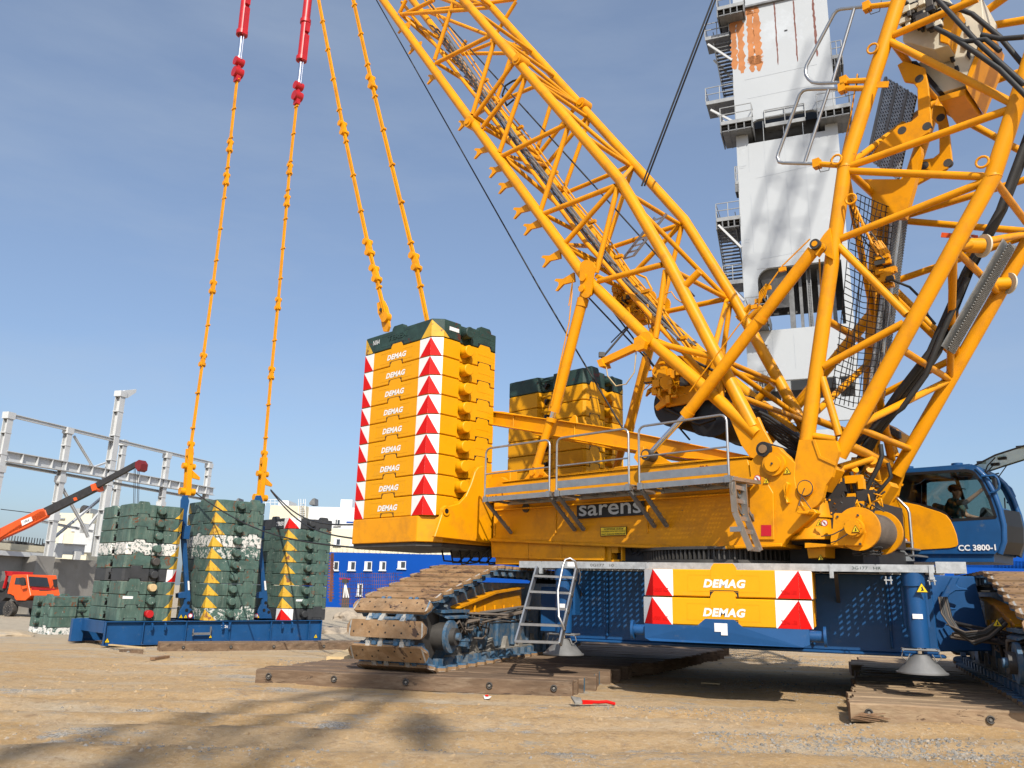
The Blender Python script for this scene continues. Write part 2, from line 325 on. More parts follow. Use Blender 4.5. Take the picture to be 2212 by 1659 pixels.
# loose stones
def rock(mm,p,r,mi=0):
    n=5; k=[p+V((math.cos(2*math.pi*i/n+r*90)*r*random.uniform(.7,1.2),math.sin(2*math.pi*i/n+r*90)*r*random.uniform(.7,1.2),r*random.uniform(0,.25))) for i in range(n)]
    t=p+V((random.uniform(-.3,.3)*r,random.uniform(-.3,.3)*r,r*random.uniform(.5,.9))); t2=t+V((r*.4,r*.2,-r*.15))
    bt=[q-V((0,0,r*.6)) for q in k]
    mm.add(bt+k+[t,t2],[(i,(i+1)%n,n+(i+1)%n,n+i) for i in range(n)]+[(n+i,n+(i+1)%n,2*n if i<3 else 2*n+1) for i in range(n)]+[(n+3,2*n+1,2*n),(n,2*n,2*n+1)],mi)
def gravel():
    g=M()
    pa=[((1250,1528),(1700,1552),7,500,.008,.024),((1500,1590),(2212,1640),26,2100,.009,.030),((1750,1580),(2100,1620),20,700,.010,.034),((600,1440),(1060,1458),8,450,.012,.03),
        ((230,1405),(560,1420),8,260,.02,.045),((850,1600),(1300,1650),16,130,.008,.025),((0,1590),(700,1640),26,160,.008,.03),((1560,1470),(1830,1500),25,160,.01,.03),((1400,1395),(1830,1440),14,330,.02,.05)]
    for (a,b_,sp,n,r0,r1) in pa:
        for i in range(n):
            t=random.random(); x=a[0]+(b_[0]-a[0])*t+random.gauss(0,8); y=a[1]+(b_[1]-a[1])*t+random.gauss(0,sp*.5)
            y=min(y,1690); p=GP(x,y,0)
            for _ in range(2): p=GP(x,y,gz(p.x,p.y))
            rock(g,V((p.x,p.y,groundz(p.x,p.y))),r0+(r1-r0)*random.random()**3,0 if random.random()<.8 else 1)
    for i in range(4200):
        x=random.uniform(-8,8); y=6+12*random.random()**1.3
        if y>13 and x>-4.5: continue
        rock(g,V((x,y,groundz(x,y)-.004)),.008+.04*random.random()**3.5,2)
    for i in range(900):
        x=random.uniform(-9,9); y=random.uniform(6,20); rock(g,V((x,y,groundz(x,y))),.006+.02*random.random()**4,random.choice((0,0,1)))
    o=g.build('loose_gravel',['stone','pale_rubble','site_dirt']); tag(o,'scattered grey crushed stone lying on the sandy ground','gravel',kind='stuff')
gravel()
# ---------------------------------------------------------------- counterweight slab
SH=.453; GAP=.016
def slab_geo(mir,kind):
    """local axes: x along the long face (0..2.5), y into the slab, z up."""
    h=SH-GAP; b=M(); e=.018
    def outline(i):
        return [(0+i*.4,i),(2.5-i*.4,i),(2.71-i,.21+i*.4),(2.71-i,.72-i),(2.62-i,.74),(2.62-i,1.04),(2.71-i,1.06+i),(2.71-i,1.88-i),(2.64-i,1.95-i),
                (1.58+i,1.95-i),(1.50,1.78-i),(1.05,1.78-i),(.97-i,1.95-i),(-.14+i,1.95-i),(-.21+i,1.88-i),(-.21+i,1.06+i),(-.12+i,1.04),(-.12+i,.74),(-.21+i,.72-i),(-.21+i,.21+i*.4)]
    o0=outline(e);o1=outline(0);n=len(o0); vs=[(x,y,0) for x,y in o0]+[(x,y,e) for x,y in o1]+[(x,y,h-e) for x,y in o1]+[(x,y,h) for x,y in o0]
    fs=[tuple(reversed(range(n))),tuple(range(3*n,4*n))]
    for k in range(3): fs+=[(k*n+i,k*n+(i+1)%n,(k+1)*n+(i+1)%n,(k+1)*n+i) for i in range(n)]
    b.add(vs,fs)
    # locating bumps with their notches: long face, both end faces, inner face
    def bump(c,ax,nr,wd,dp=.14,dark=True):
        c=V(c);ax=V(ax);nr=V(nr)*.004
        P=[c-ax*wd+nr+V((0,0,h-.16)),c-ax*wd+nr+V((0,0,h)),c-ax*(wd*.94)+nr+V((0,0,h+.045)),c-ax*(wd*.72)+nr+V((0,0,h+.10)),c+ax*(wd*.72)+nr+V((0,0,h+.10)),c+ax*(wd*.94)+nr+V((0,0,h+.045)),c+ax*wd+nr+V((0,0,h)),c+ax*wd+nr+V((0,0,h-.16))]
        b.prism(P,-V(nr).normalized()*dp)
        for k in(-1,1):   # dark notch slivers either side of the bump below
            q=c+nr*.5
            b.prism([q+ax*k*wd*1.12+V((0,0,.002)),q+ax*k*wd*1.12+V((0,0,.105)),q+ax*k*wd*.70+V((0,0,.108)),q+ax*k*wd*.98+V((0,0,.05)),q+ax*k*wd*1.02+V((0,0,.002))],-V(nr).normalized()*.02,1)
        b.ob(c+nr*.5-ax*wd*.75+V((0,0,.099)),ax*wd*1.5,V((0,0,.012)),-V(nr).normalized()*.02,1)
    bump((1.25,0,0),(1,0,0),(0,-1,0),.22)
    bump((2.71,1.52,0),(0,1,0),(1,0,0),.2); bump((-.21,1.52,0),(0,1,0),(-1,0,0),.2)
    # raised rectangle round the name
    for x0,x1,z0,z1 in((.62,1.86,.345,.35),(.62,1.86,.085,.09),(.62,.628,.085,.35),(1.852,1.86,.085,.35)): b.ob((x0,-.003,z0),(x1-x0,0,0),(0,0,z1-z0),(0,.01,0))
    for x0 in(1.16,): # rectangle on the end faces
        for (a,c2,z0,z1) in((1.68,1.86,.26,.265),(1.68,1.86,.17,.175),(1.68,1.685,.17,.265),(1.855,1.86,.17,.265)): b.ob((2.713,a,z0),(0,c2-a,0),(0,0,z1-z0),(-.01,0,0))
    b.ob((-.05,.1,.12),(.03,0,0),(0,0,.02),(0,.02,0))
    # inner face lifting eye in the recess
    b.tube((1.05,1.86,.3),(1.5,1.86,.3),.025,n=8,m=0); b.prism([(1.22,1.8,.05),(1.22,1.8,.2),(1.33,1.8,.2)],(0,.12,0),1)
    kn=M(); kn.tube((2.60,.89,.24),(2.86,.89,.24),.135,n=20); kn.tube((2.86,.89,.24),(2.875,.89,.24),.135,.12,n=20)
    kn2=M(); kn2.tube((-.10,.89,.24),(-.36,.89,.24),.135,n=20)
    mkL=M(); mkR=M(); t=.004; h0=.004;h1=h-.004
    def quad(P,m,off): 
        (mkL if V(P[0]).x<1 else mkR).prism([V(p)+V(off) for p in P],-V(off)*.8,m)
    if kind=='chevron':
        d=(-1,)
        quad([(0,0,h0),(.36,0,h0),(.36,0,h1),(0,0,h1)],0,(0,-t,0)); quad([(0,0,h0),(.345,0,h0),(0,0,h1)],1,(0,-2*t,0))
        quad([(2.12,0,h0),(2.5,0,h0),(2.5,0,h1),(2.12,0,h1)],0,(0,-t,0)); quad([(2.14,0,h0),(2.5,0,h0),(2.5,0,h1)],1,(0,-2*t,0))
        for s_ in(0,1):
            f=(lambda a,z:(2.5+a*.707,a*.707,z)) if s_ else (lambda a,z:(-a*.707,a*.707,z)); nr=V((.707,-.707,0)) if s_ else V((-.707,-.707,0))
            quad([f(0,h0),f(.29,h0),f(.29,h1),f(0,h1)],0,nr*t); quad([f(0,h0),f(.26,h0),f(0,h1)],1,nr*2*t)
    if kind in('arrow','arrow_white'):
        hh=h1 if kind=='arrow_white' else h1-.03
        if kind=='arrow_white': quad([(2.12,0,h0),(2.5,0,h0),(2.5,0,h1),(2.12,0,h1)],0,(0,-t,0)); nr=V((.707,-.707,0)); quad([(2.5,0,h0),(2.705,.205,h0),(2.705,.205,h1),(2.5,0,h1)],0,nr*t); quad([(2.71,.21,h0),(2.71,.42,h0),(2.71,.42,h1),(2.71,.21,h1)],0,(t,0,0))
        quad([(2.16,0,h0),(2.5,0,h0),(2.5,0,hh)],1,(0,-2*t,0)); f=lambda a,z:(2.5+a*.707,a*.707,z); nr=V((.707,-.707,0))
        zc=h0+(hh-h0)*(1-.297/.46)
        quad([f(0,h0),f(.297,h0),f(.297,zc),f(0,hh)],1,nr*2*t); quad([(2.71,.21,h0),(2.71,.37,h0),(2.71,.21,zc)],1,(2*t,0,0))
        quad([(0,0,h0),(.30,0,h0),(0,0,hh)],1,(0,-2*t,0))
    if mir:
        for g in(b,kn,kn2,mkL,mkR):
            g.v=[V((p.x,-p.y,p.z)) for p in g.v]; g.f=[list(reversed(f)) for f in g.f]
    return b,kn,kn2,(mkL,mkR)
_cache={}
def slab(loc,rz,label,group,mir=False,kind='chevron',bm='slab_yellow',km=None,mk=('white_paint','red_marking'),name='DEMAG',title='counterweight',knobs=True):
    key=(mir,kind,bm)
    if key not in _cache:
        b,kn,kn2,mm=slab_geo(mir,kind); _cache[key]=(b.mesh('slab_body',[bm,'black']),kn,kn2,mm)
    b,kn,kn2,mm=_cache[key]; t=thing(title,label,'counterweight',loc,group,rz)
    px('body',b,t); km=km or bm
    for g,nm in((kn,'k1'),(kn2,'k2')):
        kk=(key,nm,km)
        if kk not in _cache: _cache[kk]=g.mesh('knob',[km])
        if knobs: px('knob',_cache[kk],t)
    for q_,g in enumerate(mm):
        kk=(key,'mk',mk,q_)
        if not g.v: continue
        if kk not in _cache: _cache[kk]=g.mesh('marking',list(mk))
        px('chevron_marking',_cache[kk],t)
    if name and not mir:
        kk=('txt',name)
        if kk not in _cache:
            if name=='DEMAG': me=textmesh('DEMAG',width=.73,height=.135,bold=.045,shear=.22,space=1.08)
            else: me=textmesh(name,width=.66,height=.17,bold=.04,shear=.12)
            for v in me.vertices: v.co=V((1.26+v.co.x+(.52 if name=='TEREX' else 0),-.006,.215+v.co.y))
            _cache[kk]=me
        px('lettering',_cache[kk],t)
    return t
ORD=['first','second','third','fourth','fifth','sixth','seventh','eighth','ninth','tenth']
# near stack on the crane
zb=3.19
for i in range(9):
    slab(S(-8.2,-3.0,zb+i*SH),ANG_S,f'yellow slab with red chevrons, {ORD[i]} from bottom of the tall near stack','slabs in the tall near counterweight stack')
def green_top(loc,lab,grp,mir,rz=ANG_S,kmat='dark_green'):
    return slab(loc,rz,lab,grp,mir,'arrow','dark_green',kmat,('white_paint','marking_yellow'),None)
gt=green_top(S(-8.2,-3.0,zb+9*SH),'rusty dark green slab lying on top of the tall near stack','slabs in the tall near counterweight stack',False)
me=textmesh('N064',width=.26,height=.12,mat='sticker_white'); 
for v in me.vertices: v.co=V((.42+v.co.x,-.008,.26+v.co.y))
px('lettering',me,gt)
me=textmesh('TEREX',width=.75,height=.13,bold=.03,mat='dark_green',depth=.008)
for v in me.vertices: v.co=V((1.25+v.co.x,-.004-v.co.z,.26+v.co.y))
px('embossed_lettering',me,gt)
lb=M().ob((2.714,.36,.2),(0,.3,0),(0,0,.09),(.003,0,0)); px('paper_label',lb.mesh('label',['sticker_white']),gt)
# far stack (mirrored); the lower ones hide behind the frame
FZ=7.20-9*SH
for i in range(9):
    slab(S(-8.15,4.25,FZ+i*SH),ANG_S,f'plain shaded yellow slab, {ORD[i]} from bottom of the far stack','slabs in the far counterweight stack',True)
green_top(S(-8.15,4.25,FZ+9*SH),'dark green slab topping the far stack behind the lifting frame','slabs in the far counterweight stack',True)
# undercarriage weights
WP=hit(1454,1349,K(0,.9,0),T); 
for i in range(2):
    t=slab(K(4.33+.02*i,.3,.92+i*.445),ANG_K,('lower' if i==0 else 'upper')+' yellow weight with red chevrons on the blue bracket between the tracks','weights on the undercarriage bracket',knobs=False)
    t.scale=(.905,1,.98)
    for s_,cx in(('10000 KG',.145),('22046 LBS',2.335)):
        me=textmesh(s_,width=.26,height=.065,mat='red_marking',depth=.004)
        for v in me.vertices: v.co=V((cx+v.co.x,-.010-v.co.z,.10+v.co.y))
        px('embossed_lettering',me,t)
# ================================================================= THE CRANE
crane=thing('crawler_crane','huge yellow lattice boom crawler crane with blue undercarriage and cab standing on timber mats','crane',K(5.1,3.5,0))
def cp(m,name,mats,bevel=0,parent=None,label=None): return m.build(name,mats,parent or crane,bevel,label)
# --- grating helper: diagonal bars in both directions (expanded metal)
def grating(m,o,a,b,sp=.075,wd=.016,tk=.012,slope=1.6,mi=0):
    o,a,b=V(o),V(a),V(b); la,lb=a.length,b.length; A=a/la;B=b/lb; n=A.cross(B)
    sx=lb/slope
    for sg in(1,-1):
        k=-sx if sg>0 else 0
        end=la if sg>0 else la+sx
        while k<end:
            x0,x1=k,k+sg*sx; t0,t1=0,1
            lo=min(x0,x1);hi=max(x0,x1)
            def clip(x): return (x-x0)/(x1-x0)
            ts=sorted((clip(0),clip(la))); t0=max(0,ts[0]);t1=min(1,ts[1])
            if t1>t0+.02:
                p=o+A*(x0+(x1-x0)*t0)+B*lb*t0; q=o+A*(x0+(x1-x0)*t1)+B*lb*t1
                m.beam(p,q,wd,tk,side=A,m=mi)
            k+=sp
    return m
# --- tracks
def stadium():
    P=[]
    r=.60; c1=(-.12,.66)
    # bottom run, rear drive wheel, top run, slope, front wheel  (t,z) of the shoe plane
    c2=(7.7,.95)
    P.append((.1,.03)); P.append((7.6,.03))
    for i in range(1,10): a=-math.pi/2+math.pi*i/10; P.append((c2[0]+.92*math.cos(a),c2[1]+.92*math.sin(a)))
    P.append((7.6,1.87)); P.append((2.6,1.87)); P.append((2.15,1.82))
    for i in range(0,10): a=rad(122)+rad(148)*i/9; P.append((c1[0]+.63*math.cos(a),c1[1]+.63*math.sin(a)))
    return P
def along(P,step):
    P=P+[P[0]]; out=[]; acc=0; nxt=0
    for i in range(len(P)-1):
        a=V((*P[i],0)); b=V((*P[i+1],0)); L=(b-a).length
        while nxt<acc+L: out.append((a+(b-a)*((nxt-acc)/L),i)); nxt+=step
        acc+=L
    return out,acc
PP=stadium(); _,LEN=along(PP,1); NS=int(LEN/.415); pts,_=along(PP,LEN/NS); pts=pts[:NS]
def shoe_geo():
    m=M(); w_=.76; l=.145; th=.055   # x across track, y along travel, z outwards
    o=[(-w_+.05,-l+.05),(-w_+.10,-l),(w_-.10,-l),(w_-.05,-l+.03),(w_,-l+.10),(w_,l-.10),(w_-.05,l-.03),(w_-.10,l),(-w_+.10,l),(-w_+.05,l-.03),(-w_,l-.10),(-w_,-l+.10)]
    m.prism([V((x,y,0)) for x,y in o],V((0,0,th)),0)
    for sx in(-1,1): # worn pale ends
        m.prism([V((sx*(w_-.085),-l+.012,th)),V((sx*(w_-.01),-l+.09,th-.012)),V((sx*(w_-.01),l-.09,th-.012)),V((sx*(w_-.07),l-.012,th))],V((0,0,.005)),1)
    for i in range(9):
        x=-.62+i*.155; y=(-.06 if i%2 else .06); m.tube((x,y,th-.02),(x,y,th+.0015),.017,n=8,m=2)
    m.prism([V((x*.99,y*.96,-.03)) for x,y in o],V((0,0,.029)),3)
    for k,x in enumerate((-.42,-.30,-.18,.12,.24,.36)): m.bx((x,l+(.06 if k%2 else .02),-.055),.085,.19,.10,m=3 if k%2==0 else 1)
    for x in(-.36,-.24,.18,.30): m.bx((x,-l-.03,-.05),.06,.16,.09,m=3)
    m.tube((-.5,l+.06,-.06),(.44,l+.06,-.06),.035,n=8,m=3); m.bx((.55,0,-.09),.10,.2,.12,m=3); m.bx((-.58,0,-.09),.10,.2,.12,m=3)
    return m
_sh=shoe_geo().mesh('shoe',['rust_shoe','steel_shoe_end','black','dusty_blue'])
def track(nc,side):
    # frame of the track as part, shoes as its sub-parts
    f=M(); hw=.42
    fr=[(.2,.30),(.2,.75),(.9,1.22),(2.4,1.55),(7.3,1.6),(7.6,.95),(7.2,.25)]
    f.prism([K(nc-hw,t,z) for t,z in fr],N*(2*hw),0)
    f.bx(K(nc,3.9,.27),.8,7.0,.2,N,T)
    f.tube(K(nc-hw-.03,-.12,.66),K(nc+hw+.03,-.12,.66),.50,n=24,m=1); f.tube(K(nc-hw,7.7,.95),K(nc+hw,7.7,.95),.8,n=24,m=1)
    s=side
    e=hw*s
    # inner face details: track guard, drive, brackets, rollers
    f.ob(K(nc+e,.05,.98),T*1.05,N*(.28*s),Z*.05,0); f.prism([K(nc+e,.05,1.0),K(nc+e,1.1,1.0),K(nc+e+.30*s,1.0,.88),K(nc+e+.30*s,.15,.88)],Z*.035,0)
    f.tube(K(nc+e,.25,.58),K(nc+e+.30*s,.25,.58),.24,n=20,m=1); f.tube(K(nc+e+.28*s,.25,.58),K(nc+e+.34*s,.25,.58),.28,n=20,m=0); f.tube(K(nc+e+.30*s,.25,.58),K(nc+e+.44*s,.25,.58),.15,n=16,m=1)
    f.tube(K(nc+e+.40*s,.25,.58),K(nc+e+.5*s,.25,.58),.07,n=12,m=0)
    for k in range(9): f.tube(K(nc-.34,.85+.75*k,.24),K(nc+.34,.85+.75*k,.24),.19,n=16,m=1)
    for k in range(6): f.bx(K(nc+e+.03*s,1.3+.9*k,.62),.06,.10,.7,N,T,m=0)
    f.bx(K(nc+e+.06*s,3.7,.20),.14,6.0,.06,N,T,m=2)
    for k in range(7): # cast brackets low on the frame
        f.prism([K(nc+e,.9+.8*k,.16),K(nc+e,1.25+.8*k,.16),K(nc+e,1.08+.8*k,.46)],N*(.10*s),2)
    o=cp(f,'crawler_track',['dusty_blue','dark_steel','stone'])
    h=M() # orange housing above the inner face
    h.prism([K(nc+e+.02*s,.9,1.06),K(nc+e+.02*s,2.6,1.34),K(nc+e+.02*s,4.2,1.45),K(nc+e+.02*s,4.2,.98),K(nc+e+.02*s,.9,.93)],N*(.10*s),0)
    h.prism([K(nc+e,.85,1.09),K(nc+e,2.6,1.37),K(nc+e,4.2,1.49),K(nc+e,4.2,1.45),K(nc+e,2.6,1.33),K(nc+e,.85,1.05)],N*(.20*s),0)
    for k in range(6): h.bx(K(nc+e+.16*s,1.1+.5*k,1.04),.04,.03,.12,N,T,m=0)
    cp(h,'track_housing',['crane_yellow'],parent=o)
    hy=M(); rnd=random.Random(3 if s>0 else 4)
    for k in range(11): # hydraulic hoses and valves
        t0=.35+.12*k; z0=.5+rnd.random()*.45
        hy.path([K(nc+e+.12*s,t0,z0),K(nc+e+(.25+.2*rnd.random())*s,t0+.15,z0+.18*rnd.uniform(-1,1.2)),K(nc+e+.3*s,t0+.4,.5+.25*rnd.random()),K(nc+e+.2*s,t0+.7,.75+.25*rnd.random()),K(nc+e+.9*s,t0+1.3,.8+.3*rnd.random())],.014+.014*rnd.random(),6,m=rnd.choice((0,1,1,2)))
    for k in range(14):
        hy.bx(K(nc+e+(.08+.12*rnd.random())*s,.5+rnd.random()*.8,.35+rnd.random()*.65),.08+.1*rnd.random(),.05+.1*rnd.random(),.05+.12*rnd.random(),N,T,m=rnd.choice((0,3,3)))
    cp(hy,'hydraulic_hoses',['rubber','dusty_rubber','dark_steel','dusty_blue'],parent=o)
    for i,(p,_) in enumerate(pts):
        a=pts[(i-1)%NS][0]; b=pts[(i+1)%NS][0]; d=(b-a).normalized()
        ty=T*d.x+Z*d.y; nz=(Z*(-d.x)+T*d.y)  # outward (path runs bottom forward, so outward on the bottom is down)
        q=K(nc,p.x,p.y); so_=bpy.data.objects.new('shoe',_sh); C.objects.link(so_); so_.parent=o
        X=ty.cross(nz); mt=Matrix(((X.x,ty.x,nz.x,0),(X.y,ty.y,nz.y,0),(X.z,ty.z,nz.z,0),(0,0,0,1)))
        so_.matrix_local=Matrix.Translation(q-wpos(o)-nz*.03)@mt
    return o
track(0,1); track(10.15,-1)
# --- blue carbody between the tracks
cb=M()
cb.ob(K(1.0,4.2,.55),N*8.4,T*2.0,Z*.95,0)
cb.ob(K(2.3,2.0,.55),N*6.3,T*5.0,Z*1.25,0)
cb.tube(K(5.1,3.6,1.5),K(5.1,3.6,1.98),1.75,n=40,m=0)
for n0,sg in((8.6,1),):        # sloping transition boxes
    cb.prism([K(n0,2.9,.55),K(n0,2.9,1.82),K(n0+sg*.75,3.0,1.82),K(n0+sg*.9,3.0,.6)],T*1.6,0)
cb.ob(K(2.2,1.92,.50),N*6.5,T*.3,Z*.05,0)
for k in range(5): cb.ob(K(3.1+k*1.2,1.93,.62),N*.04,T*.08,Z*1.1,0)
cb.prism([KT(x,y,2.6) for x,y in((2056,1246),(2073,1246),(2066,1262),(2072,1268),(2091,1272),(2090,1276),(2064,1277),(2052,1285),(2042,1304),(2046,1310),(2067,1315),(2064,1318),(2036,1320),(2026,1302))],T*.1,2)      # branching bracket by the right track

cp(cb,'carbody',['crane_blue','dark_steel','crane_blue'],.02)
# weight bracket tray
tr=M(); tr.prism([K(4.20,.28,.92),K(4.20,.28,.70),K(4.3,.24,.66),K(6.62,.24,.66),K(6.72,.28,.70),K(6.72,.28,.92),K(5.75,.24,.92),K(5.62,.24,1.03),K(5.18,.24,1.03),K(5.05,.24,.92)],T*1.25,0)
for n0,s_ in((4.2,-1),(6.72,1)): tr.tube(K(n0,.42,.82),K(n0+.2*s_,.42,.82),.085,n=16); tr.tube(K(n0+.2*s_,.42,.82),K(n0+.24*s_,.42,.82),.15,n=18)
tr.ob(K(5.32,.232,.84),N*.2,T*.004,Z*.13,1); tr.ob(K(5.42,.232,.79),N*.1,T*.004,Z*.05,1)
tr.ob(K(4.6,1.3,.6),N*.15,T*.3,Z*.5,0); tr.ob(K(6.2,1.3,.6),N*.15,T*.3,Z*.5,0)
cp(tr,'weight_bracket',['crane_blue','sticker_white'],.012)
# jacks with round feet
def jack(n0,t0,full=True):
    j=M(); up_=.31
    if full:
        j.tube(K(n0,t0,.70),K(n0,t0,1.72),.145,n=24); j.tube(K(n0,t0,1.6),K(n0,t0,1.9),.17,n=24); j.ob(K(n0-.18,t0+.1,1.0),N*.36,T*.3,Z*.6)
        j.tube(K(n0,t0,.42+up_),K(n0,t0,.40+up_),.075,n=16,m=1)
        j.ob(K(n0-.07,t0-.15,1.12),N*.14,T*.02,Z*.07,3)
    j.tube(K(n0,t0,.30+up_),K(n0,t0,.42+up_),.05,n=12,m=1); j.tube(K(n0,t0,.03+up_),K(n0,t0,.29+up_),.35,.11,n=28,m=2); j.tube(K(n0,t0,.02+up_),K(n0,t0,.04+up_),.36,n=28,m=2)
    j.tube(K(n0-.24,t0-.13,.36+up_),K(n0+.24,t0-.13,.36+up_),.016,n=6,m=2); j.tube(K(n0-.24,t0+.13,.36+up_),K(n0+.24,t0+.13,.36+up_),.016,n=6,m=2)
    for s_ in(-1,1): j.path([K(n0+.24*s_,t0-.1,.36+up_),K(n0+.27*s_,t0-.1,.25+up_),K(n0+.2*s_,t0-.12,.2+up_),K(n0+.15*s_,t0-.1,.3+up_)],.009,5,m=2); j.tube(K(n0+.24*s_,t0-.16,.36+up_),K(n0+.24*s_,t0+.16,.36+up_),.02,n=6,m=2)
    cp(j,'support_jack',['crane_blue','chrome','grate_metal','sticker_white'])
jack(8.26,.95); jack(8.26,5.9); jack(2.60,.95); jack(2.75,6.0)
# --- lower walkway
wk=M(); T0=.78
def seg(n0,n1,z=1.86,h=.115): wk.ob(K(n0,T0,z-h/2),N*(n1-n0),T*.045,Z*h,0)
for a_,b_ in((1.80,2.22),(2.24,4.15),(4.17,7.08),(7.10,8.55)): seg(a_,b_)
seg(8.57,8.98,1.88,.17)
for n0 in(2.22,4.16,7.09,8.5): wk.ob(K(n0-.03,T0-.015,1.70),N*.06,T*.06,Z*.21,0)
wk.ob(K(1.8,T0+1.2,1.80),N*7.0,T*.04,Z*.10,0)
for k in range(8): wk.ob(K(1.8+k*1.02,T0+.04,1.80),N*.04,T*1.2,Z*.05,0)
grating(wk,K(1.82,T0+.04,1.885),N*7.0,T*.56,sp=.12,wd=.052,mi=1); grating(wk,K(1.82,T0+.62,1.885),N*7.0,T*.56,sp=.12,wd=.052,mi=1)
for n0 in(2.6,4.3,7.15,8.4):
    wk.beam(K(n0,T0+.1,1.80),K(n0,T0+1.2,1.35),.06,.06,side=N,m=2); 
for n0 in(7.9,8.5): 
    for q in(-.035,.035): wk.tube(K(n0+q,T0+.02,1.74),K(n0+q,T0+.02,1.62),.012,n=6,m=0)
    wk.tube(K(n0-.06,T0+.02,1.68),K(n0+.06,T0+.02,1.68),.012,n=6,m=0)
lw=cp(wk,'lower_walkway',['galv','grate_metal','dark_steel'])
hs_=M()
for k in range(6): hs_.path([KT(2028+3*k,1290,1.5),KT(2034+4*k,1325+2*k,1.4),KT(2052+5*k,1352+4*k,1.3),KT(2085+4*k,1366+5*k,1.2),KT(2125+3*k,1362+3*k,1.1),KT(2165+2*k,1335+2*k,1.0)],.016+.006*(k%3),6,m=(k%4==0)*1)
cp(hs_,'track_hoses',['rubber','dusty_rubber'])
text('0G177   10',K(3.35,T0-.003,1.86),N,Z,lw,width=.42,height=.045,mat='dark_steel'); text('3G177   HR',K(7.6,T0-.003,1.86),N,Z,lw,width=.42,height=.045,mat='dark_green')
st=M().ob(K(2.72,T0-.003,1.83),N*.14,T*.004,Z*.075,0); cp(st,'paper_label',['sticker_white'],parent=lw)
# warning triangles
def warn(c,X,Y,s,parent,dark=True,name='warning_sign'):
    X=V(X).normalized();Y=V(Y).normalized();n=X.cross(Y); m=M(); c=V(c)
    m.prism([c-X*s*.5-Y*s*.43,c+X*s*.5-Y*s*.43,c+Y*s*.43],n*.003,1)
    m.prism([c-X*s*.40-Y*s*.37+n*.003,c+X*s*.40-Y*s*.37+n*.003,c+Y*s*.33+n*.003],n*.002,0)
    m.prism([c-X*s*.12-Y*s*.30+n*.005,c+X*s*.14-Y*s*.26+n*.005,c+X*s*.05+Y*s*.02+n*.005,c+X*s*.10+Y*s*.10+n*.005,c-X*s*.06+Y*s*.02+n*.005,c-X*s*.02-Y*s*.14+n*.005],n*.002,1)
    return cp(m,name,['sticker_yellow','black'],parent=parent)
def nosign(c,X,Y,r,parent):
    X=V(X).normalized();Y=V(Y).normalized();n=X.cross(Y); m=M(); c=V(c)
    m.tube(c,c+n*.003,r,n=20,m=0); m.tube(c+n*.003,c+n*.005,r*.8,n=20,m=1); m.prism([c+n*.0055+X*r*.1-Y*r*.5,c+n*.0055+X*r*.35-Y*r*.1,c+n*.0055-X*r*.1+Y*r*.5,c+n*.0055-X*r*.3+Y*r*.2],n*.002,2)
    D=(X-Y).normalized();E_=(X+Y).normalized(); m.prism([c+n*.007-D*r*.8-E_*r*.09,c+n*.007+D*r*.8-E_*r*.09,c+n*.007+D*r*.8+E_*r*.09,c+n*.007-D*r*.8+E_*r*.09],n*.001,0)
    return cp(m,'prohibition_sign',['sticker_red','sticker_white','black'],parent=parent)
warn(K(8.35,.74,1.58),N,Z,.18,crane)
warn(K(9.33,1.0,1.1),N,Z,.14,crane)
# --- step ladder hooked on the lower walkway
ld=thing('step_ladder','aluminium step ladder with curved handrail hooked on the lower walkway beside the left track','ladder',K(2.35,.1,.25))
def K2(n,t,z): return K(n,t,z)
lb_,lt_=toK(KT(1115,1389,-.02)),toK(KT(1161,1226,.62)); rb_,rt_=toK(KT(1210,1392,-.02)),toK(KT(1246,1230,.62))
for a_,b_ in((lb_,lt_),(rb_,rt_)): M().beam(K(*a_),K(*b_),.03,.13,side=N).build('stile','alu',ld)
for k in range(6):
    f=.02+k*.215; p=V(K(*lb_)).lerp(V(K(*lt_)),f); q=V(K(*rb_)).lerp(V(K(*rt_)),f); m=M(); m.beam(p,q,.17,.03,side=T,m=0); m.beam(p+Z*.018,q+Z*.018,.15,.012,side=T,m=1)
    if k<5: m.build('tread',['alu','grate_metal'],ld)
hr=M(); hr.path([KT(x,y,tq) for x,y,tq in ((1219,1360,.02),(1216,1350,-.02),(1207,1332,-.02),(1205,1276,.15),(1216,1222,.4),(1221,1209,.45),(1231,1206,.48),(1242,1212,.52),(1246,1228,.58))],.020,10); hr.build('handrail','alu',ld)
hr=M()
for k in range(4): hr.disc(V(K(*rb_)).lerp(V(K(*rt_)),.2+.22*k)+N*.02,N,.035,.03,n=10)
hr.path([KT(1250,1228,.55),KT(1254,1240,.55),KT(1252,1255,.55),KT(1250,1262,.55)],.012,5);  hr.build('safety_chain','dark_steel',ld)
# ================================================================= upper works
def WPR(m,pts,w0,th,mi=0): return m.prism([SP(x,y,w0) for x,y in pts],W*th,mi)
def WS(m,pts,w0,th,mi=0): return m.prism([S(u,w0,z) for u,z in pts],W*th,mi)
def circ(c,r,a0,a1,n): return [(c[0]+r*math.cos(rad(a0+(a1-a0)*i/n)),c[1]+r*math.sin(rad(a0+(a1-a0)*i/n))) for i in range(n+1)]
sb=M()
side=[(-5.05,2.74),(-5.05,3.30),(-5.05,3.55),(1.35,3.55),(1.60,3.60),(1.80,2.47),(.3,2.44),(-2.5,2.58)]
WS(sb,side,-1.46,2.92)
WS(sb,[(-5.08,2.70),(-5.08,2.76),(-2.5,2.61),(.3,2.47),(1.82,2.50),(1.82,2.44),(.3,2.41),(-2.5,2.55)],-1.55,3.1)   # lower flange
WS(sb,[(-5.0,3.36),(1.2,3.36),(1.2,3.40),(-5.0,3.40)],-1.53,3.06)
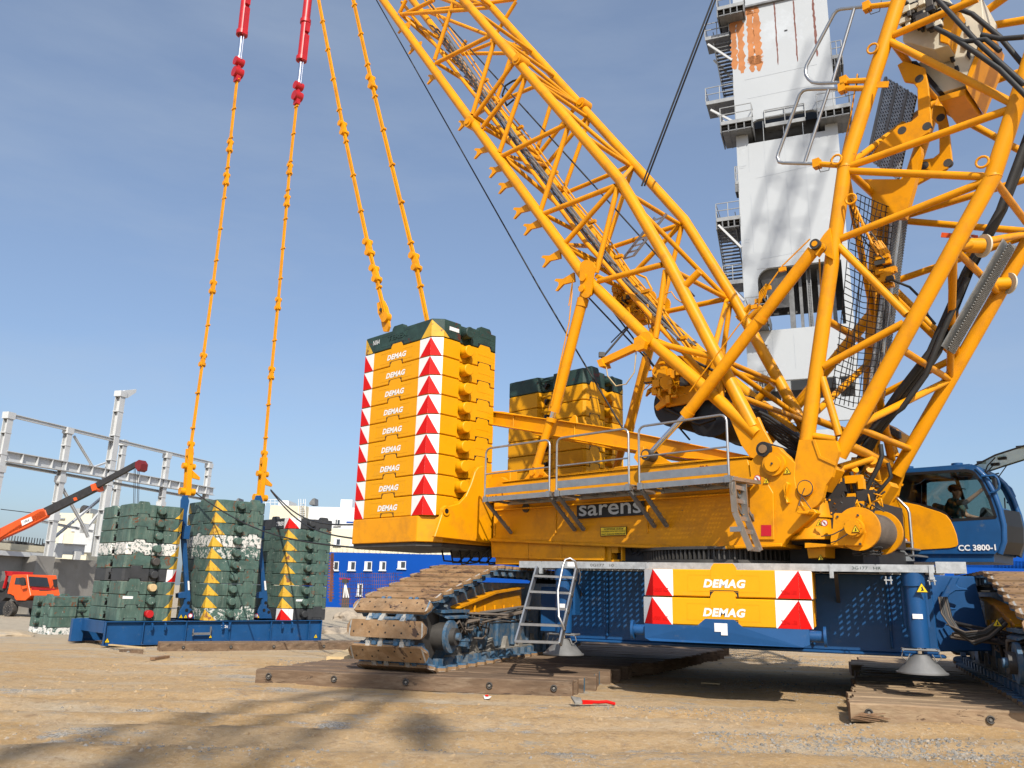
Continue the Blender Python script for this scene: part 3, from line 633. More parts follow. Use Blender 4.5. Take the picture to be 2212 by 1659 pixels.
for s_ in(-1,1):  # top box rails
    w0=-1.50 if s_<0 else 1.14
    WS(sb,[(-4.72,3.55),(-4.76,3.98),(-1.7,4.0),(-1.6,4.04),(1.25,3.98),(1.35,3.55)],w0,.36)
    WS(sb,[(-4.76,3.985),(-4.76,4.01),(-1.7,4.03),(-1.6,4.07),(1.3,4.01),(1.3,3.985),(-1.6,4.045),(-1.7,4.005)],w0-.03,.42)
for u_ in(-5.0,-3.2,-.9,1.25): sb.ob(S(u_,-1.49,2.75 if u_>-1 else 2.8),U*.03,W*.04,Z*.55)
sb.ob(S(-.2,-1.3,3.5),U*1.0,W*2.6,Z*.5); sb.ob(S(-5.3,-1.0,2.9),U*.4,W*2.0,Z*.5)
supr=cp(sb,'upper_frame',['crane_yellow'],.015)
fp=M() # front foot brackets of both masts
front=[(1618,1000),(1632,985),(1644,972),(1655,965),(1668,963),(1682,966),(1690,975),(1718,1000),(1716,1030),(1722,1066),(1735,1092),(1758,1100),(1765,1108),(1697,1166),(1690,1178),(1640,1178),(1668,1178)][:-1]
WPR(fp,front,-1.53,.16); fpm=fp.mirrorW(); cp(fpm,'foot_bracket',['crane_yellow','dark_steel'],.012)
WPR(fp,[(1619,1030),(1650,1030),(1670,1065),(1672,1166),(1619,1166)],-1.56,.03)
for q in((1670,1002),): 
    c=SP(*q,-1.6); fp.tube(c,c+W*.2,.20,n=28); fp.tube(c-W*.04,c,.14,n=24); fp.tube(c-W*.06,c-W*.03,.02,n=8,m=1)
c=SP(1706,1105,-1.6); fp.prism([SP(1690,1050,-1.62),SP(1698,1040,-1.62),SP(1703,1045,-1.62),SP(1695,1072,-1.62),SP(1702,1085,-1.62),SP(1698,1088,-1.62)],W*.1,0)
WPR(fp,[(1720,1105),(1748,1103),(1744,1110),(1724,1110)],-1.75,.25)
cp(fp,'foot_bracket',['crane_yellow','dark_steel'],.012)
sg=M(); c=(SP(1655,972,-1.5)); sg.tube(c-W*.12,c+W*2.9,.13,n=20,m=1); sg.tube(c-W*.14,c-W*.1,.075,n=14,m=0); cp(sg,'guide_roller',['rust_shoe','rubber'])
for (x,y,s_) in((1655,1038,.12),(1700,1016,.14)): warn(SP(x,y,-1.575 if x<1690 else -1.54),U,Z,s_,supr)
nosign(SP(1636,1034,-1.565),U,Z,.065,supr)
rs=M(); WPR(rs,[(1644,1134),(1666,1134),(1666,1158),(1644,1158)],-1.566,.004); cp(rs,'red_plate',['sticker_red'],parent=supr)
# doors below the rear of the frame
dp=M()
dq=[(1060,1163),(1140,1166),(1141,1207),(1062,1204)],[(1141,1166),(1213,1169),(1213,1209),(1142,1207)],[(1214,1169),(1306,1173),(1306,1211),(1214,1209)]
for k,q in enumerate(dq):
    m=M(); WPR(m,q,-1.46,.05); 
    for (x,y) in ((q[0][0]+6,q[0][1]+8),(q[1][0]-6,q[1][1]+7),(q[2][0]-6,q[2][1]-8),(q[3][0]+5,q[3][1]-8)): c=SP(x,y,-1.46); m.tube(c-W*.012,c+W*.01,.018,n=8)
    cp(m,'service_door','crane_yellow',.006)
m=M(); WS(m,[(-5.0,2.2),(-5.0,2.7),(-1.8,2.6),(-1.8,2.2)],-1.40,2.8,0); m.ob(S(-1.8,-1.2,2.2),U*1.2,W*2.4,Z*.3,1)
m.ob(S(-1.78,-1.42,2.22),U*.18,W*.1,Z*.05,0); m.ob(S(-1.78,-1.42,2.40),U*.16,W*.1,Z*.12,0); m.ob(S(-1.55,-1.42,2.25),U*.03,W*.1,Z*.26,0); m.tube(S(-.62,-1.45,2.43),S(-.3,-1.5,2.44),.045,n=10,m=0)
for k in range(10): m.path([S(-1.5+.12*k,-1.2,2.52),S(-1.4+.12*k,-1.25,2.38-.02*(k%3)),S(-1.25+.12*k,-1.2,2.5)],.02,6,m=1)
cp(m,'pump_compartment',['crane_yellow','truck_dark'])
# slew ring
rg=M(); rg.tube(O+Z*2.14,O+Z*2.24,1.80,n=56,m=0); rg.tube(O+Z*2.24,O+Z*2.46,1.62,n=56,m=0)
for k in range(120):
    a=2*math.pi*k/120; d=V((math.cos(a),math.sin(a),0)); e=V((-d.y,d.x,0)); rg.prism([O+d*1.60-e*.026+Z*2.25,O+d*1.60+e*.026+Z*2.25,O+d*1.70+e*.014+Z*2.25,O+d*1.70-e*.014+Z*2.25],Z*.17,1)
rg.tube(O+Z*2.42,O+Z*2.47,1.74,n=56,m=0)
cp(rg,'slew_ring',['dark_steel','dark_steel'])
# counterweight carrier
cc=M()
def carrier(m,mir):
    q=(lambda x,y,z:S(-8.2+x,(-3.0+y),z)) if not mir else (lambda x,y,z:S(-8.15+x,4.25-y,z))
    o=[(0,-.02),(2.36,-.02),(2.76,.40),(2.76,2.3),(-.25,2.3),(-.25,.22)]
    m.prism([q(x,y,2.62) for x,y in o],Z*.56,0); m.prism([q(x*.97,y*.97+.05,2.52) for x,y in o],Z*.10,1)
carrier(cc,False); carrier(cc,True)
# wing plate on the inner end of the near carrier (stands on the end face)
wing=[(948,1112),(950,1098),(956,1092),(964,1094),(985,1088),(1000,1072),(1012,1045),(1020,1020),(1027,1010),(1036,1007),(1051,1008),(1053,1060),(1066,1175),(912+20,1160)]
cc.prism([SU(x,y,-5.40) for x,y in wing],U*.10,0)
c=SU(963,1104,-5.30); cc.tube(c-U*.02,c+U*.03,.10,n=16); cc.tube(c+U*.03,c+U*.035,.055,n=12,m=2)
cc.ob(S(-6.6,-1.0,2.9),U*1.4,W*3.4,Z*.55,0); cc.ob(S(-5.6,-1.1,3.3),U*.7,W*.25,Z*1.05,0); cc.ob(S(-5.6,.85,3.3),U*.7,W*.25,Z*1.05,0)
cp(cc,'counterweight_carrier',['crane_yellow','dark_steel','black'],.015)
m=M()
for k in range(9): # underside hose loops and perforated bracket
    m.path([S(-6.6+.2*k,-1.6+.1*k,2.55),S(-6.5+.2*k,-1.6+.1*k,2.28-.04*(k%3)),S(-6.1+.2*k,-1.5+.1*k,2.25),S(-5.8+.2*k,-1.4+.1*k,2.55)],.022,6,m=1)
m.ob(S(-6.9,-1.0,2.38),U*1.7,W*.12,Z*.16,0)
for k in range(5):m.tube(S(-6.7+.3*k,-1.01,2.46),S(-6.7+.3*k,-1.0,2.46),.05,n=10,m=1)
cp(m,'hose_loops',['dark_steel','rubber'])
# pin clevis left of the frame rail
m=M(); WPR(m,[(1055,1042),(1060,1032),(1082,1030),(1090,1036),(1102,1040),(1106,1052),(1100,1060),(1086,1068),(1080,1085),(1056,1085)],-1.40,.14); c=SP(1096,1050,-1.44); m.tube(c,c+W*.25,.13,n=18); m.tube(c-W*.01,c+W*.02,.06,n=14,m=1)
cp(m,'pin_clevis',['crane_yellow','black']); warn(SP(1069,1057,-1.415),U,Z,.13,crane)
text('12,5t',SP(1068,1075,-1.42),U,Z,crane,width=.26,height=.09,mat='black',bold=.02)
text('max.80,0t',SP(1512,1012,-1.515),U,Z,supr,width=.40,height=.10,mat='dark_red',bold=.02)
# company board and warning board
m=M(); WPR(m,[(1246,1089),(1391,1080),(1391,1112),(1246,1121)],-1.52,.02); bd=cp(m,'name_board',['black'])
text('sarens',SP(1316,1100,-1.525),U,Z,bd,width=1.54,height=.215,mat='silver_text',bold=.012)
m=M(); WPR(m,[(1297,1139),(1353,1137.5),(1353,1156),(1297,1158.5)],-1.50,.02,1); WPR(m,[(1298,1140),(1352,1138.5),(1352,1155),(1298,1157.3)],-1.504,.01,0); bd=cp(m,'warning_board',['sticker_yellow','black'])
for k,s_ in enumerate(('PRZEBYWANIE OSOBOM','NIEUPOWAŻNIONYM W ZASIĘGU','PRACY ŻURAWIA WZBRONIONE')): text(s_,SP(1325,1142.6+5.2*k,-1.507),U,Z,bd,width=(.46,.58,.58)[k],height=.038,mat='black',bold=.01)
m=M(); c=SP(1135,1097,-1.49); m.tube(c,c+W*.05,.10,n=18); cp(m,'round_port',['dark_steel'])
# --- upper walkway with rails
def upper_walk(mirror=False):
    f=M(); g=M()
    segs=[(-4.52,-2.60),(-2.49,-.66),(-.51,1.37)] if not mirror else [(-4.3,-2.9),(-2.3,-.9)]
    for a,b in segs:
        f.ob(S(a,-2.30,3.47),U*(b-a),W*.05,Z*.10,0); f.ob(S(a,-1.56,3.47),U*(b-a),W*.05,Z*.08,0); f.ob(S(a+.05,-2.315,3.62),U*(b-a-.1),W*.02,Z*.14,0)
        for k in range(5): f.ob(S(a+(b-a-.05)*k/4,-2.28,3.49),U*.05,W*.75,Z*.05,0)
        grating(g,S(a,-2.26,3.565),U*(b-a),W*.74,sp=.07,wd=.035)
        r=.12; x0,x1=a+.04,b-.04
        pts=[S(x0,-2.31,3.50),S(x0,-2.31,4.5)]+[S(x0+.12-.12*math.cos(rad(t_)),-2.31,4.5+.12*math.sin(rad(t_))) for t_ in(30,60,90)]+[S(x1-.12+.12*math.sin(rad(t_)),-2.31,4.5+.12*math.cos(rad(t_))) for t_ in(0,30,60)]+[S(x1,-2.31,4.5),S(x1,-2.31,3.50)]
        f.path(pts,.022,10,m=0); f.tube(S(x0,-2.31,4.06),S(x1,-2.31,4.06),.017,n=8)
        for x in(a+.06,b-.06):
            f.ob(S(x-.05,-2.34,3.46),U*.10,W*.03,Z*.12,0)
            g.beam(S(x,-2.27,3.46),S(x+.02,-1.50,2.86),.07,.05,side=U)
            for k in range(5): p=S(x,-2.27,3.46).lerp(S(x+.02,-1.50,2.86),.15+.17*k); g.ob(p-U*.045-Z*.02,U*.09,W*.03,Z*.05)
    if mirror: f=f.mirrorW(); g=g.mirrorW()
    o=cp(f,'upper_walkway',['alu']); cp(g,'floor_grating',['grate_metal'],parent=o)
upper_walk(); upper_walk(True)
# ladder at the front end of the upper walkway
m=M()
A0,A1,B0,B1=SP(1582,1040,-2.28),SP(1606,1046,-2.0),SP(1622,1188,-2.1),SP(1642,1190,-1.85)
K0=A0.lerp(B0,.45)-U*.10;K1=A1.lerp(B1,.45)-U*.10
m.beam(A0,K0,.03,.11,side=W);m.beam(K0,B0,.03,.10,side=W);m.beam(A1,K1,.03,.11,side=W);m.beam(K1,B1,.03,.10,side=W)
for k in(.08,.3): m.beam(A0.lerp(K0,k*2),A1.lerp(K1,k*2),.03,.07,side=U)
for k in(.15,.5,.97): m.beam(K0.lerp(B0,k),K1.lerp(B1,k),.03,.07,side=U)
m.beam(S(1.37,-2.3,3.52),S(1.5,-1.6,3.52),.06,.08,side=Z); m.beam(K0.lerp(B0,.45)-U*.2,K0.lerp(B0,.45),.08,.08,side=W)
m.path([SP(1582,1042,-2.3),SP(1580,1060,-2.3),SP(1606,1120,-1.9),SP(1612,1128,-1.6)],.02,6)
cp(m,'access_ladder',['alu'])
# --- rear beams
m=M()
bm_=[(1040,886),(1086,889),(1181,905),(1183,908),(1200,908),(1327,927),(1480,956),(1612,984),(1614,998),(1480,990),(1325,965),(1191,941),(1173,936),(1086,920),(1040,914)]
WPR(m,bm_,-1.05,.30)
for top in([(1040,885),(1181,904)],[(1200,906),(1327,925),(1612,983)]):
    for a,b in zip(top[:-1],top[1:]): WPR(m,[a,b,(b[0],b[1]+2.6),(a[0],a[1]+2.6)],-1.12,.44)
for bot in([(1040,914),(1173,936)],[(1191,941),(1325,965),(1480,990),(1614,998)]):
    for a,b in zip(bot[:-1],bot[1:]): WPR(m,[a,b,(b[0],b[1]-2.6),(a[0],a[1]-2.6)],-1.12,.44)
for (x,y0,y1) in((1108,893,925),(1184,906,940),(1240,914,950)): WPR(m,[(x,y0),(x+2,y0),(x,y1),(x-2,y1)],-1.075,.05)
WPR(m,[(1226,913),(1237,898),(1241,896),(1245,900),(1247,915)],-1.0,.05)
WPR(m,[(1368,988),(1378,966),(1390,964),(1394,1000),(1380,1004)],-1.2,.1)
m2=m.mirrorW(); cp(m,'rear_beam',['crane_yellow'],.01); cp(m2,'rear_beam',['crane_yellow'],.01)
# --- cylinders
def cyls():
    for mir in(0,1):
        m=M(); w_=-1.38
        P=lambda x,y:SP(x,y,w_)
        m.tube(P(1158,1010),P(1190,905),.09,n=20); m.tube(P(1190,912),P(1192,903),.115,n=20); m.tube(P(1191,906),P(1199,878),.058,n=20,m=1); m.tube(P(1197,887),P(1258,650),.12,n=24); m.tube(P(1196,890),P(1200,875),.132,n=24)
        m.tube(P(1256,662),P(1260,645),.13,n=24); m.tube(P(1258,652),P(1263,632),.10,n=18)
        WPR(m,circ((1155,1021),11,0,180,8)+[(1150,1003),(1168,1003)],w_-.06,.12); c=P(1155,1021); m.tube(c-W*.10,c+W*.10,.08,n=16)
        WPR(m,[(1129,1040),(1145,1018),(1166,1012),(1186,1032),(1190,1040)],w_+.08,.05)
        WPR(m,circ((1268,577),16,180,360,8)+[(1280,600)]+circ((1265,632),11,0,180,8)+[(1252,600)],w_-.12,.05); WPR(m,circ((1268,577),16,180,360,8)+[(1280,600)]+circ((1265,632),11,0,180,8)+[(1252,600)],w_+.16,.05)
        for q,r in(((1268,603),.09),((1265,627),.08)): c=P(*q); m.tube(c-W*.16,c+W*.2,r,n=16)
        m.path([P(1200,880)-W*.15,P(1240,700)-W*.17,P(1248,640)-W*.2,P(1247,610)-W*.16,P(1240,665)-W*.18],.014,5)
        if mir: m=m.mirrorW()
        cp(m,'mast_cylinder',['crane_yellow','chrome'])
        m=M(); w_=-1.62; P=lambda x,y:SP(x,y,w_)
        m.tube(P(1400,985),P(1492,884),.055,n=20,m=1); m.tube(P(1482,897),P(1757,541),.108,n=26); m.tube(P(1480,899),P(1490,887),.12,n=26); m.tube(P(1648,684),P(1640,695),.118,n=26)
        WPR(m,circ((1769,530),9,-140,60,8)+[(1764,552),(1750,541)],w_-.06,.12); c=P(1767,532); m.tube(c-W*.14,c+W*.14,.09,n=16,m=2); m.tube(c-W*.15,c-W*.12,.05,n=12)
        WPR(m,[(1765,528),(1778,508),(1792,492),(1796,520),(1800,560),(1785,552)],w_+.14,.05)
        c=P(1404,984); m.tube(c-W*.15,c+W*.15,.11,n=16,m=2); m.tube(c-W*.17,c-W*.14,.07,n=12)
        WPR(m,[(1383,1005),(1390,985),(1404,972),(1424,985),(1450,1000)],w_+.12,.06)
        m.path([P(1755,520)-W*.1,P(1700,580)-W*.17,P(1650,650)-W*.17,P(1600,715)-W*.17,P(1500,850)-W*.17],.013,5); 
        for q in((1700,588),(1668,628),(1648,655),(1640,668)): c=P(*q)-W*.17; m.bx(c,.12,.05,.07,U,W)
        for k in range(4): m.path([P(1650,665)-W*.2,P(1655+4*k,640)-W*.25,P(1668+2*k,622)-W*.25,P(1662,650)-W*.18],.012,5)
        if mir: m=m.mirrorW()
        cp(m,'boom_cylinder',['crane_yellow','chrome','dark_steel'])
cyls()
# ================================================================= backstay mast (lattice, leaning to the rear)
WB=1.3
def lat(name,chordlists,r,label=None):
    e=thing(name,None,None,wpos(crane)*0); return e
mast=M()
mast.ob(S(1.15,-1.2,4.0),U*.3,W*2.4,Z*.3)
plate=[(1567,882),(1592,860),(1597,868),(1605,895),(1618,915),(1637,900),(1648,925),(1662,950),(1672,968),(1672,985),(1655,998),(1638,998),(1618,985),(1600,960),(1585,925)]
WPR(mast,plate,-WB-.06,.08); mast+=M().__iadd__(mast).mirrorW()
mo=cp(mast,'lattice_mast',['crane_yellow'],.008)
def chord(pts,r,parent,sgn,name='chord',mid=None):
    m=M(); m.path([S(u,sgn*WB,z) for u,z in pts],r,16)
    if mid:
        for (u,z) in mid:
            c=S(u,sgn*(WB),z); m.tube(c-W*.17,c+W*.17,r*1.25,n=18); m.tube(c-W*.20,c+W*.20,r*.7,n=12)
    return cp(m,name,'crane_yellow',parent=parent)
sl_=1.405
def ext(p,n): return (p[0]-n,p[1]+n*sl_)
A_=[ext((-2.53,8.4),15),(-2.53,8.4),(-.91,6.66),(1.38,4.42)]
B_=[ext((-1.56,10.44),15),(-1.56,10.44),(-.40,8.22),(1.30,4.55)]
pinA=toS(SP(1020,268,-WB)); pinB=toS(SP(1126,133,-WB))
for s_ in(-1,1): chord(A_,.122,mo,s_,mid=[(pinA[0],pinA[2])]); chord(B_,.122,mo,s_,mid=[(pinB[0],pinB[2])])
def brace(p,q,r,parent,name='brace'):
    m=M(); m.tube(p,q,r,n=10); return cp(m,name,'crane_yellow',parent=parent)
def zA(x,y): return x*.3637+768,y*.3637
def zB(x,y): return x*.3968+1152,y*.3968+439
near=[[zA(*a),zA(*b)] for a,b in (((260,80),(300,0)),((280,90),(465,0)),((470,355),(585,0)),((480,375),(815,205)),((695,680),(830,225)),((710,690),(945,365)),((755,755),(1000,440)),((855,905),(1010,455)),((865,930),(1250,740)),((1100,1250),(1262,755)),((1105,1275),(1540,1105)),((1240,1450),(1545,1105)),((1430,1620),(1555,1115)))]
near+=[[zB(*a),zB(*b)] for a,b in (((355,425),(700,335)),((665,735),(720,365)),((690,765),(975,835)),((1025,925),(1025,1110)))]
near+=[[zB(820,455),zB(900,375)],[(930,0),(985,-95)],[(790,-60),(985,-100)]]
for a,b in near:
    p=SP(*a,-WB); q=SP(*b,-WB)
    # run the brace into the chord centres
    brace(p,q,.062,mo); 
    f=lambda v:v-W*(2*(v-O).dot(W)); brace(f(p),f(q),.062,mo)
nb=[zA(820,200),zA(950,370),zA(1005,445),zA(1262,745),zA(1548,1105),zB(705,335),zB(975,830),zB(1140,1060)]
na=[zA(270,85),zA(475,370),zA(705,690),zA(760,760),zA(862,920),zA(1103,1265),zA(1238,1455),zA(1432,1640),zB(665,745)]
NB=[toS(SP(*q,-WB)) for q in nb]; NA=[toS(SP(*q,-WB)) for q in na]
def cross(nodes,parent,r=.05):
    s_=-1
    for i,(u,_,z) in enumerate(nodes):
        brace(S(u,-WB,z),S(u,WB,z),r,parent)
        if i+1<len(nodes): v=nodes[i+1]; brace(S(u,s_*WB,z),S(v[0],-s_*WB,v[2]),r,parent); s_=-s_
cross(NB,mo,.055); cross(NA,mo,.055)
# lattice above the picture
for k in range(7):
    a=ext((NA[0][0],NA[0][2]),1.9+1.9*k); a2=ext((NA[0][0],NA[0][2]),1.9*k); b=ext((NB[0][0],NB[0][2]),.9+1.9*k)
    if a[0]<-17.3: break
    for s_ in(-1,1): brace(S(a2[0],s_*WB,a2[1]),S(b[0],s_*WB,b[1]),.062,mo); brace(S(a[0],s_*WB,a[1]),S(b[0],s_*WB,b[1]),.062,mo)
    brace(S(b[0],-WB,b[1]),S(b[0],WB,b[1]),.055,mo)
# stub pipes on the chords
m=M()
for q0,q1,w0 in((zB(822,455),zB(905,372),-WB),(zB(1112,628),zB(1188,560),WB),(zB(1220,1070),zB(1300,990),.3)): m.tube(SP(*q0,w0),SP(*q1,w0),.075,n=14)
c=SP(*zB(605,740),-WB-.15); m.tube(c,c+W*.3,.16,n=18)
WPR(m,[zB(548,735),zB(575,720),zB(610,750),zB(600,790),zB(560,805),zB(545,790)],-WB-.25,.12); m.beam(SP(*zB(370,870),-WB-.2),SP(*zB(555,785),-WB-.2),.12,.14,side=W)
WPR(m,[zB(345,855),zB(372,848),zB(385,885),zB(358,890)],-WB-.3,.25); cp(m,'strut_arm',['crane_yellow'],parent=mo)
m=M(); m.tube(SP(*zB(372,845),-WB-.15),SP(*zB(520,672),-WB+.1),.022,n=8); m.bx(SP(*zB(372,825),-WB-.15),.12,.1,.1); m.path([SP(*zB(390,850),-WB-.2),SP(*zB(405,940),-WB-.2),SP(*zB(450,995),-WB-.2),SP(*zB(505,985),-WB-.2),SP(*zB(550,920),-WB-.2),SP(*zB(560,810),-WB-.2)],.014,5,m=1); cp(m,'sensor_rod',['dark_steel','fresh_wood'],parent=mo)
# forked rope guides on the underside chord
for (x,y) in ((884,52),(908,96),(950,160),(1020,258),(1056,318),(1090,358),(1111,392),(1145,445),(1168,480),(1210,548),(1240,598)):
    m=M(); a=SP(x,y,-WB); d=(SP(x-26,y+12,-WB)-a); d2=SP(x+6,y+14,-WB)-a
    L_=d.length; d.normalize(); e=(d2-d*d2.dot(d)).normalized(); k=L_/.42*.42
    d=d*1.25; e=e*1.15; m.prism([a+e*.10,a+d*.26+e*.05,a+d*.42+e*.13,a+d*.46+e*.11,a+d*.37+e*.02,a+d*.37-e*.04,a+d*.46-e*.11,a+d*.42-e*.14,a+d*.26-e*.07,a-e*.10],W*.05); cp(m,'rope_guide',['crane_yellow'],parent=mo)
# pipes, cable tray and hoses inside the mast
def pl(pts,w0,r,mi,m,n=6): m.path([SP(x,y,w0) for x,y in pts],r,n,m=mi)
m=M()
base=[(913,-5),(1001,113),(1088,240),(1150,316),(1237,436),(1313,527),(1352,586),(1430,677),(1509,788),(1560,850)]
for dx,dw in((0,-.4),(7,-.4)): pl([(x+dx,y-dx*.4) for x,y in base],dw,.022,0,m)
for w0 in(-.95,-.75,.9): pl([(868,5),(1060,250),(1262,520),(1420,700),(1560,850)],w0,.055,0,m,8)
for k in range(16):
    f=k/15; x=880+(1500-880)*f; y=0+(820-0)*f
for i in range(len(base)-1):
    x=(base[i][0]+base[i+1][0])/2;y=(base[i][1]+base[i+1][1])/2; m.bx(SP(x+4,y-2,-.4),.22,.08,.07,U,W)
cp(m,'hydraulic_pipes',['crane_yellow'],parent=mo)
m=M()
ch=[toS(SP(*q,-WB)) for q in((880,40),(1020,258),(1262,590),(1400,728))]
for (u0,_,z0),(u1,_,z1) in zip(ch[:-1],ch[1:]):
    a=S(u0+.22,-.55,z0+.12); d=S(u1+.22,-.55,z1+.12)-a
    for w0 in(.1,.3,.5,.7): m.beam(a+W*w0,a+W*w0+d,.09,.025,side=W,m=0 if w0 not in(.3,) else 1)
    for k in range(int(d.length/.4)): m.bx(a+d*(k*.4/d.length)+W*.40-d.normalized().cross(W)*.03,.05,.8,.03,d.normalized(),W,d.normalized().cross(W),m=0)
cp(m,'cable_tray',['grate_metal','dark_steel'],parent=mo)
m=M(); pl([(1085,205),(1092,185),(1108,175),(1118,172)],0,.03,0,m); pl([(1085,205),(1095,228),(1110,215)],0,.03,0,m)
for k in range(7): pl([(1480+5*k,770+3*k),(1540+5*k,800+9*k),(1600+6*k,870+6*k),(1660+4*k,900+9*k),(1735,950+6*k)],-.6+.2*k,.035,0,m,7)
cp(m,'black_hoses',['rubber'],parent=mo)
m=M(); a,b_=SP(1345,560,.3),SP(1415,470,.3)
for e in(0,.32): m.beam(a+U*e,b_+U*e,.03,.06,side=W)
for k in range(7): q=a.lerp(b_,k/6.5); m.beam(q,q+U*.32,.03,.03,side=W)
cp(m,'service_ladder',['alu'],parent=mo)
m=M(); rnd=random.Random(5)
for k in range(70):
    x=1330+rnd.random()*60; y=640+(x-1330)*.75+rnd.uniform(-22,22); c=SP(x,y,rnd.uniform(-.6,.7)); m.bx(c,.05+.2*rnd.random(),.05+.2*rnd.random(),.04+.12*rnd.random(),U,W,m=0 if rnd.random()<.85 else 1)
for k in range(16):
    x=1330+rnd.random()*60; y=640+(x-1330)*.75; pl([(x,y),(x+rnd.uniform(-20,30),y+rnd.uniform(-26,10)),(x+rnd.uniform(10,60),y+rnd.uniform(-20,40))],rnd.uniform(-.7,.6),.016,0,m)
pl([(1372,590),(1395,600),(1408,625),(1400,640)],0,.025,0,m); pl([(1430,638),(1450,630),(1460,645),(1475,655),(1500,700)],0,.014,0,m)
cp(m,'valve_block',['crane_yellow','dark_steel'],parent=mo)
# hoist winches hanging in the foot of the mast
wn=M()
def drum(c,r,w0,w1,m,fl):
    c=V(c); a=c+W*w0; b=c+W*w1
    m.tube(a,b,r,n=36,m=1); 
    for q in(a,b): m.tube(q-W*.03,q+W*.03,fl,n=36,m=1)
dc1=S(-.82,0,5.45); dc2=S(-.05,0,5.22)
drum(dc1,.48,-.5,.75,wn,.50); drum(dc2,.52,-.35,.95,wn,.54)
wn.v=[v for v in wn.v]
wn.prism([SP(x,y,-.62) for x,y in((1408,800),(1425,770),(1470,768),(1530,775),(1560,800),(1540,860),(1480,872),(1440,880),(1412,850))],W*.06,0)
for tri in([(1398,842),(1405,846),(1430,822),(1424,812),(1394,856)],[(1414,878),(1418,886),(1447,868),(1440,852)]):
    WPR(wn,tri,-.72,.06,0)
rnd=random.Random(9)
for k in range(60):
    x=1440+rnd.gauss(0,16); y=822+rnd.gauss(0,16); wn.bx(SP(x,y,-.75-rnd.random()*.15),.04+.14*rnd.random(),.1,.04+.14*rnd.random(),U,W,m=0 if rnd.random()<.8 else 2)
for k in range(20):
    x=1440+rnd.gauss(0,18); y=822+rnd.gauss(0,18); pl([(x,y),(x+rnd.uniform(-20,20),y+rnd.uniform(-20,20)),(x+rnd.uniform(-25,25),y+rnd.uniform(5,30))],-.85,.012,0,wn,5)
wn.tube(SP(1440,826,-.95),SP(1440,826,-.6),.14,n=18,m=0); WPR(wn,[(1512,825),(1524,812),(1538,818),(1526,838)],-.8,.3,0)
pl([(1430,878),(1500,912),(1512,916),(1545,905)],-.6,.035,1,wn); wn.beam(SP(1405,800,-.65),SP(1395,770,-.65),.06,.06)
cp(wn,'hoist_winch',['crane_yellow','black','dark_steel'],.006)
# ropes
m=M()
def rope(a,b_,w0,w1,r,mi=0): m.tube(SP(*a,w0),SP(*b_,w1),r,n=6,m=mi)
rope((812,-2),(1165,622),0,0,.02); rope((1165,622),(1345,925),0,0,.02); rope((915,-5),(1268,384),.5,.5,.022); rope((1268,384),(1500,640),.5,.5,.02)
rope((1250,620),(1430,810),-.2,-.2,.02); rope((1300,640),(1420,800),.1,.1,.02); rope((1425,875),(1490,950),0,0,.02); rope((1320,740),(1355,705),-.2,-.2,.015)
rope((1549,-10),(1392,402),.4,.4,.022); rope((1543,-10),(1386,402),.2,.2,.022)
cp(m,'hoist_rope',['rubber'])
# ================================================================= main boom (lattice, rising to the right)
bo=M()
foot=[(1726,950),(1756,949),(1806,952),(1812,975),(1803,1004),(1797,1030),(1784,1048)]+[(x,y) for x,y in circ((1741,1062),38,5,175,12)]+[(1706,1035),(1718,990)]
WPR(bo,foot,-WB-.22,.10); WPR(bo,foot,-WB+.12,.10)
WPR(bo,[(1754,950),(1760,949),(1773,985),(1806,1001),(1804,1006),(1768,990)],-WB-.24,.03)
WPR(bo,[(1797,1010),(1804,1006),(1806,1014),(1778,1060),(1772,1056)],-WB-.1,.35)
c=SP(1741,1055,-WB-.24); bo.tube(c-W*.035,c+W*.5,.13,n=26,m=0); bo.tube(c-W*.038,c-W*.03,.137,n=26,m=1); bo.tube(c-W*.05,c-W*.03,.12,n=26,m=0)
bo.path([c-W*.05,c-W*.05-Z*.1-U*.05,c-W*.05-Z*.28-U*.12,SP(1728,1092,-WB-.26)],.009,5,m=1); bo.path([c-W*.05-Z*.15-U*.05,SP(1738,1080,-WB-.3),SP(1752,1100,-WB-.3)],.009,5,m=1)
bo2=bo.mirrorW(); hd=M(); hd.tube(S(2.25,-1.1,3.45),S(2.25,1.1,3.45),.16,n=18); boom=cp(hd,'lattice_boom',['crane_yellow']); cp(bo,'boom_foot',['crane_yellow','dark_steel'],.01,parent=boom); cp(bo2,'boom_foot',['crane_yellow','dark_steel'],.01,parent=boom)
def ts(x,y,w_=-WB): q=toS(SP(x,y,w_)); return (q[0],q[2])
Lk_=ts(1825,362); Rk_=ts(2144,383); Lt=ts(1941,0); dL=(Lt[0]-Lk_[0],Lt[1]-Lk_[1]); k_=84/dL[1]
Le=(Lk_[0]+dL[0]*k_,Lk_[1]+dL[1]*k_); Re=(Rk_[0]+dL[0]*k_,Rk_[1]+dL[1]*k_)
BL=[ts(1743,952),Lk_,Le]; BR=[ts(1812,985),Rk_,Re]
for s_ in(-1,1):
    chord(BL,.126,boom,s_); chord(BR,.126,boom,s_)
for (u,z) in (Lk_,Rk_):
    m=M(); 
    for s_ in(-1,1): c=S(u,s_*WB,z); m.tube(c-Z*.02,c+Z*.02,.132,n=20)
    cp(m,'weld_collar','crane_yellow',parent=boom)
bb=[((1837,359),(2176,238)),((1920,89),(2185,222)),((1928,77),(2112,-3)),((1828,369),(2133,382)),((1815,516),(2126,393)),((1812,532),(1959,680)),((1779,792),(1952,698)),((1776,816),(1813,941)),((1757,942),(1806,950))]
for a,b in bb:
    p=SP(*a,-WB);q=SP(*b,-WB); brace(p,q,.064,boom); f=lambda v:v-W*(2*(v-O).dot(W)); brace(f(p),f(q),.064,boom)
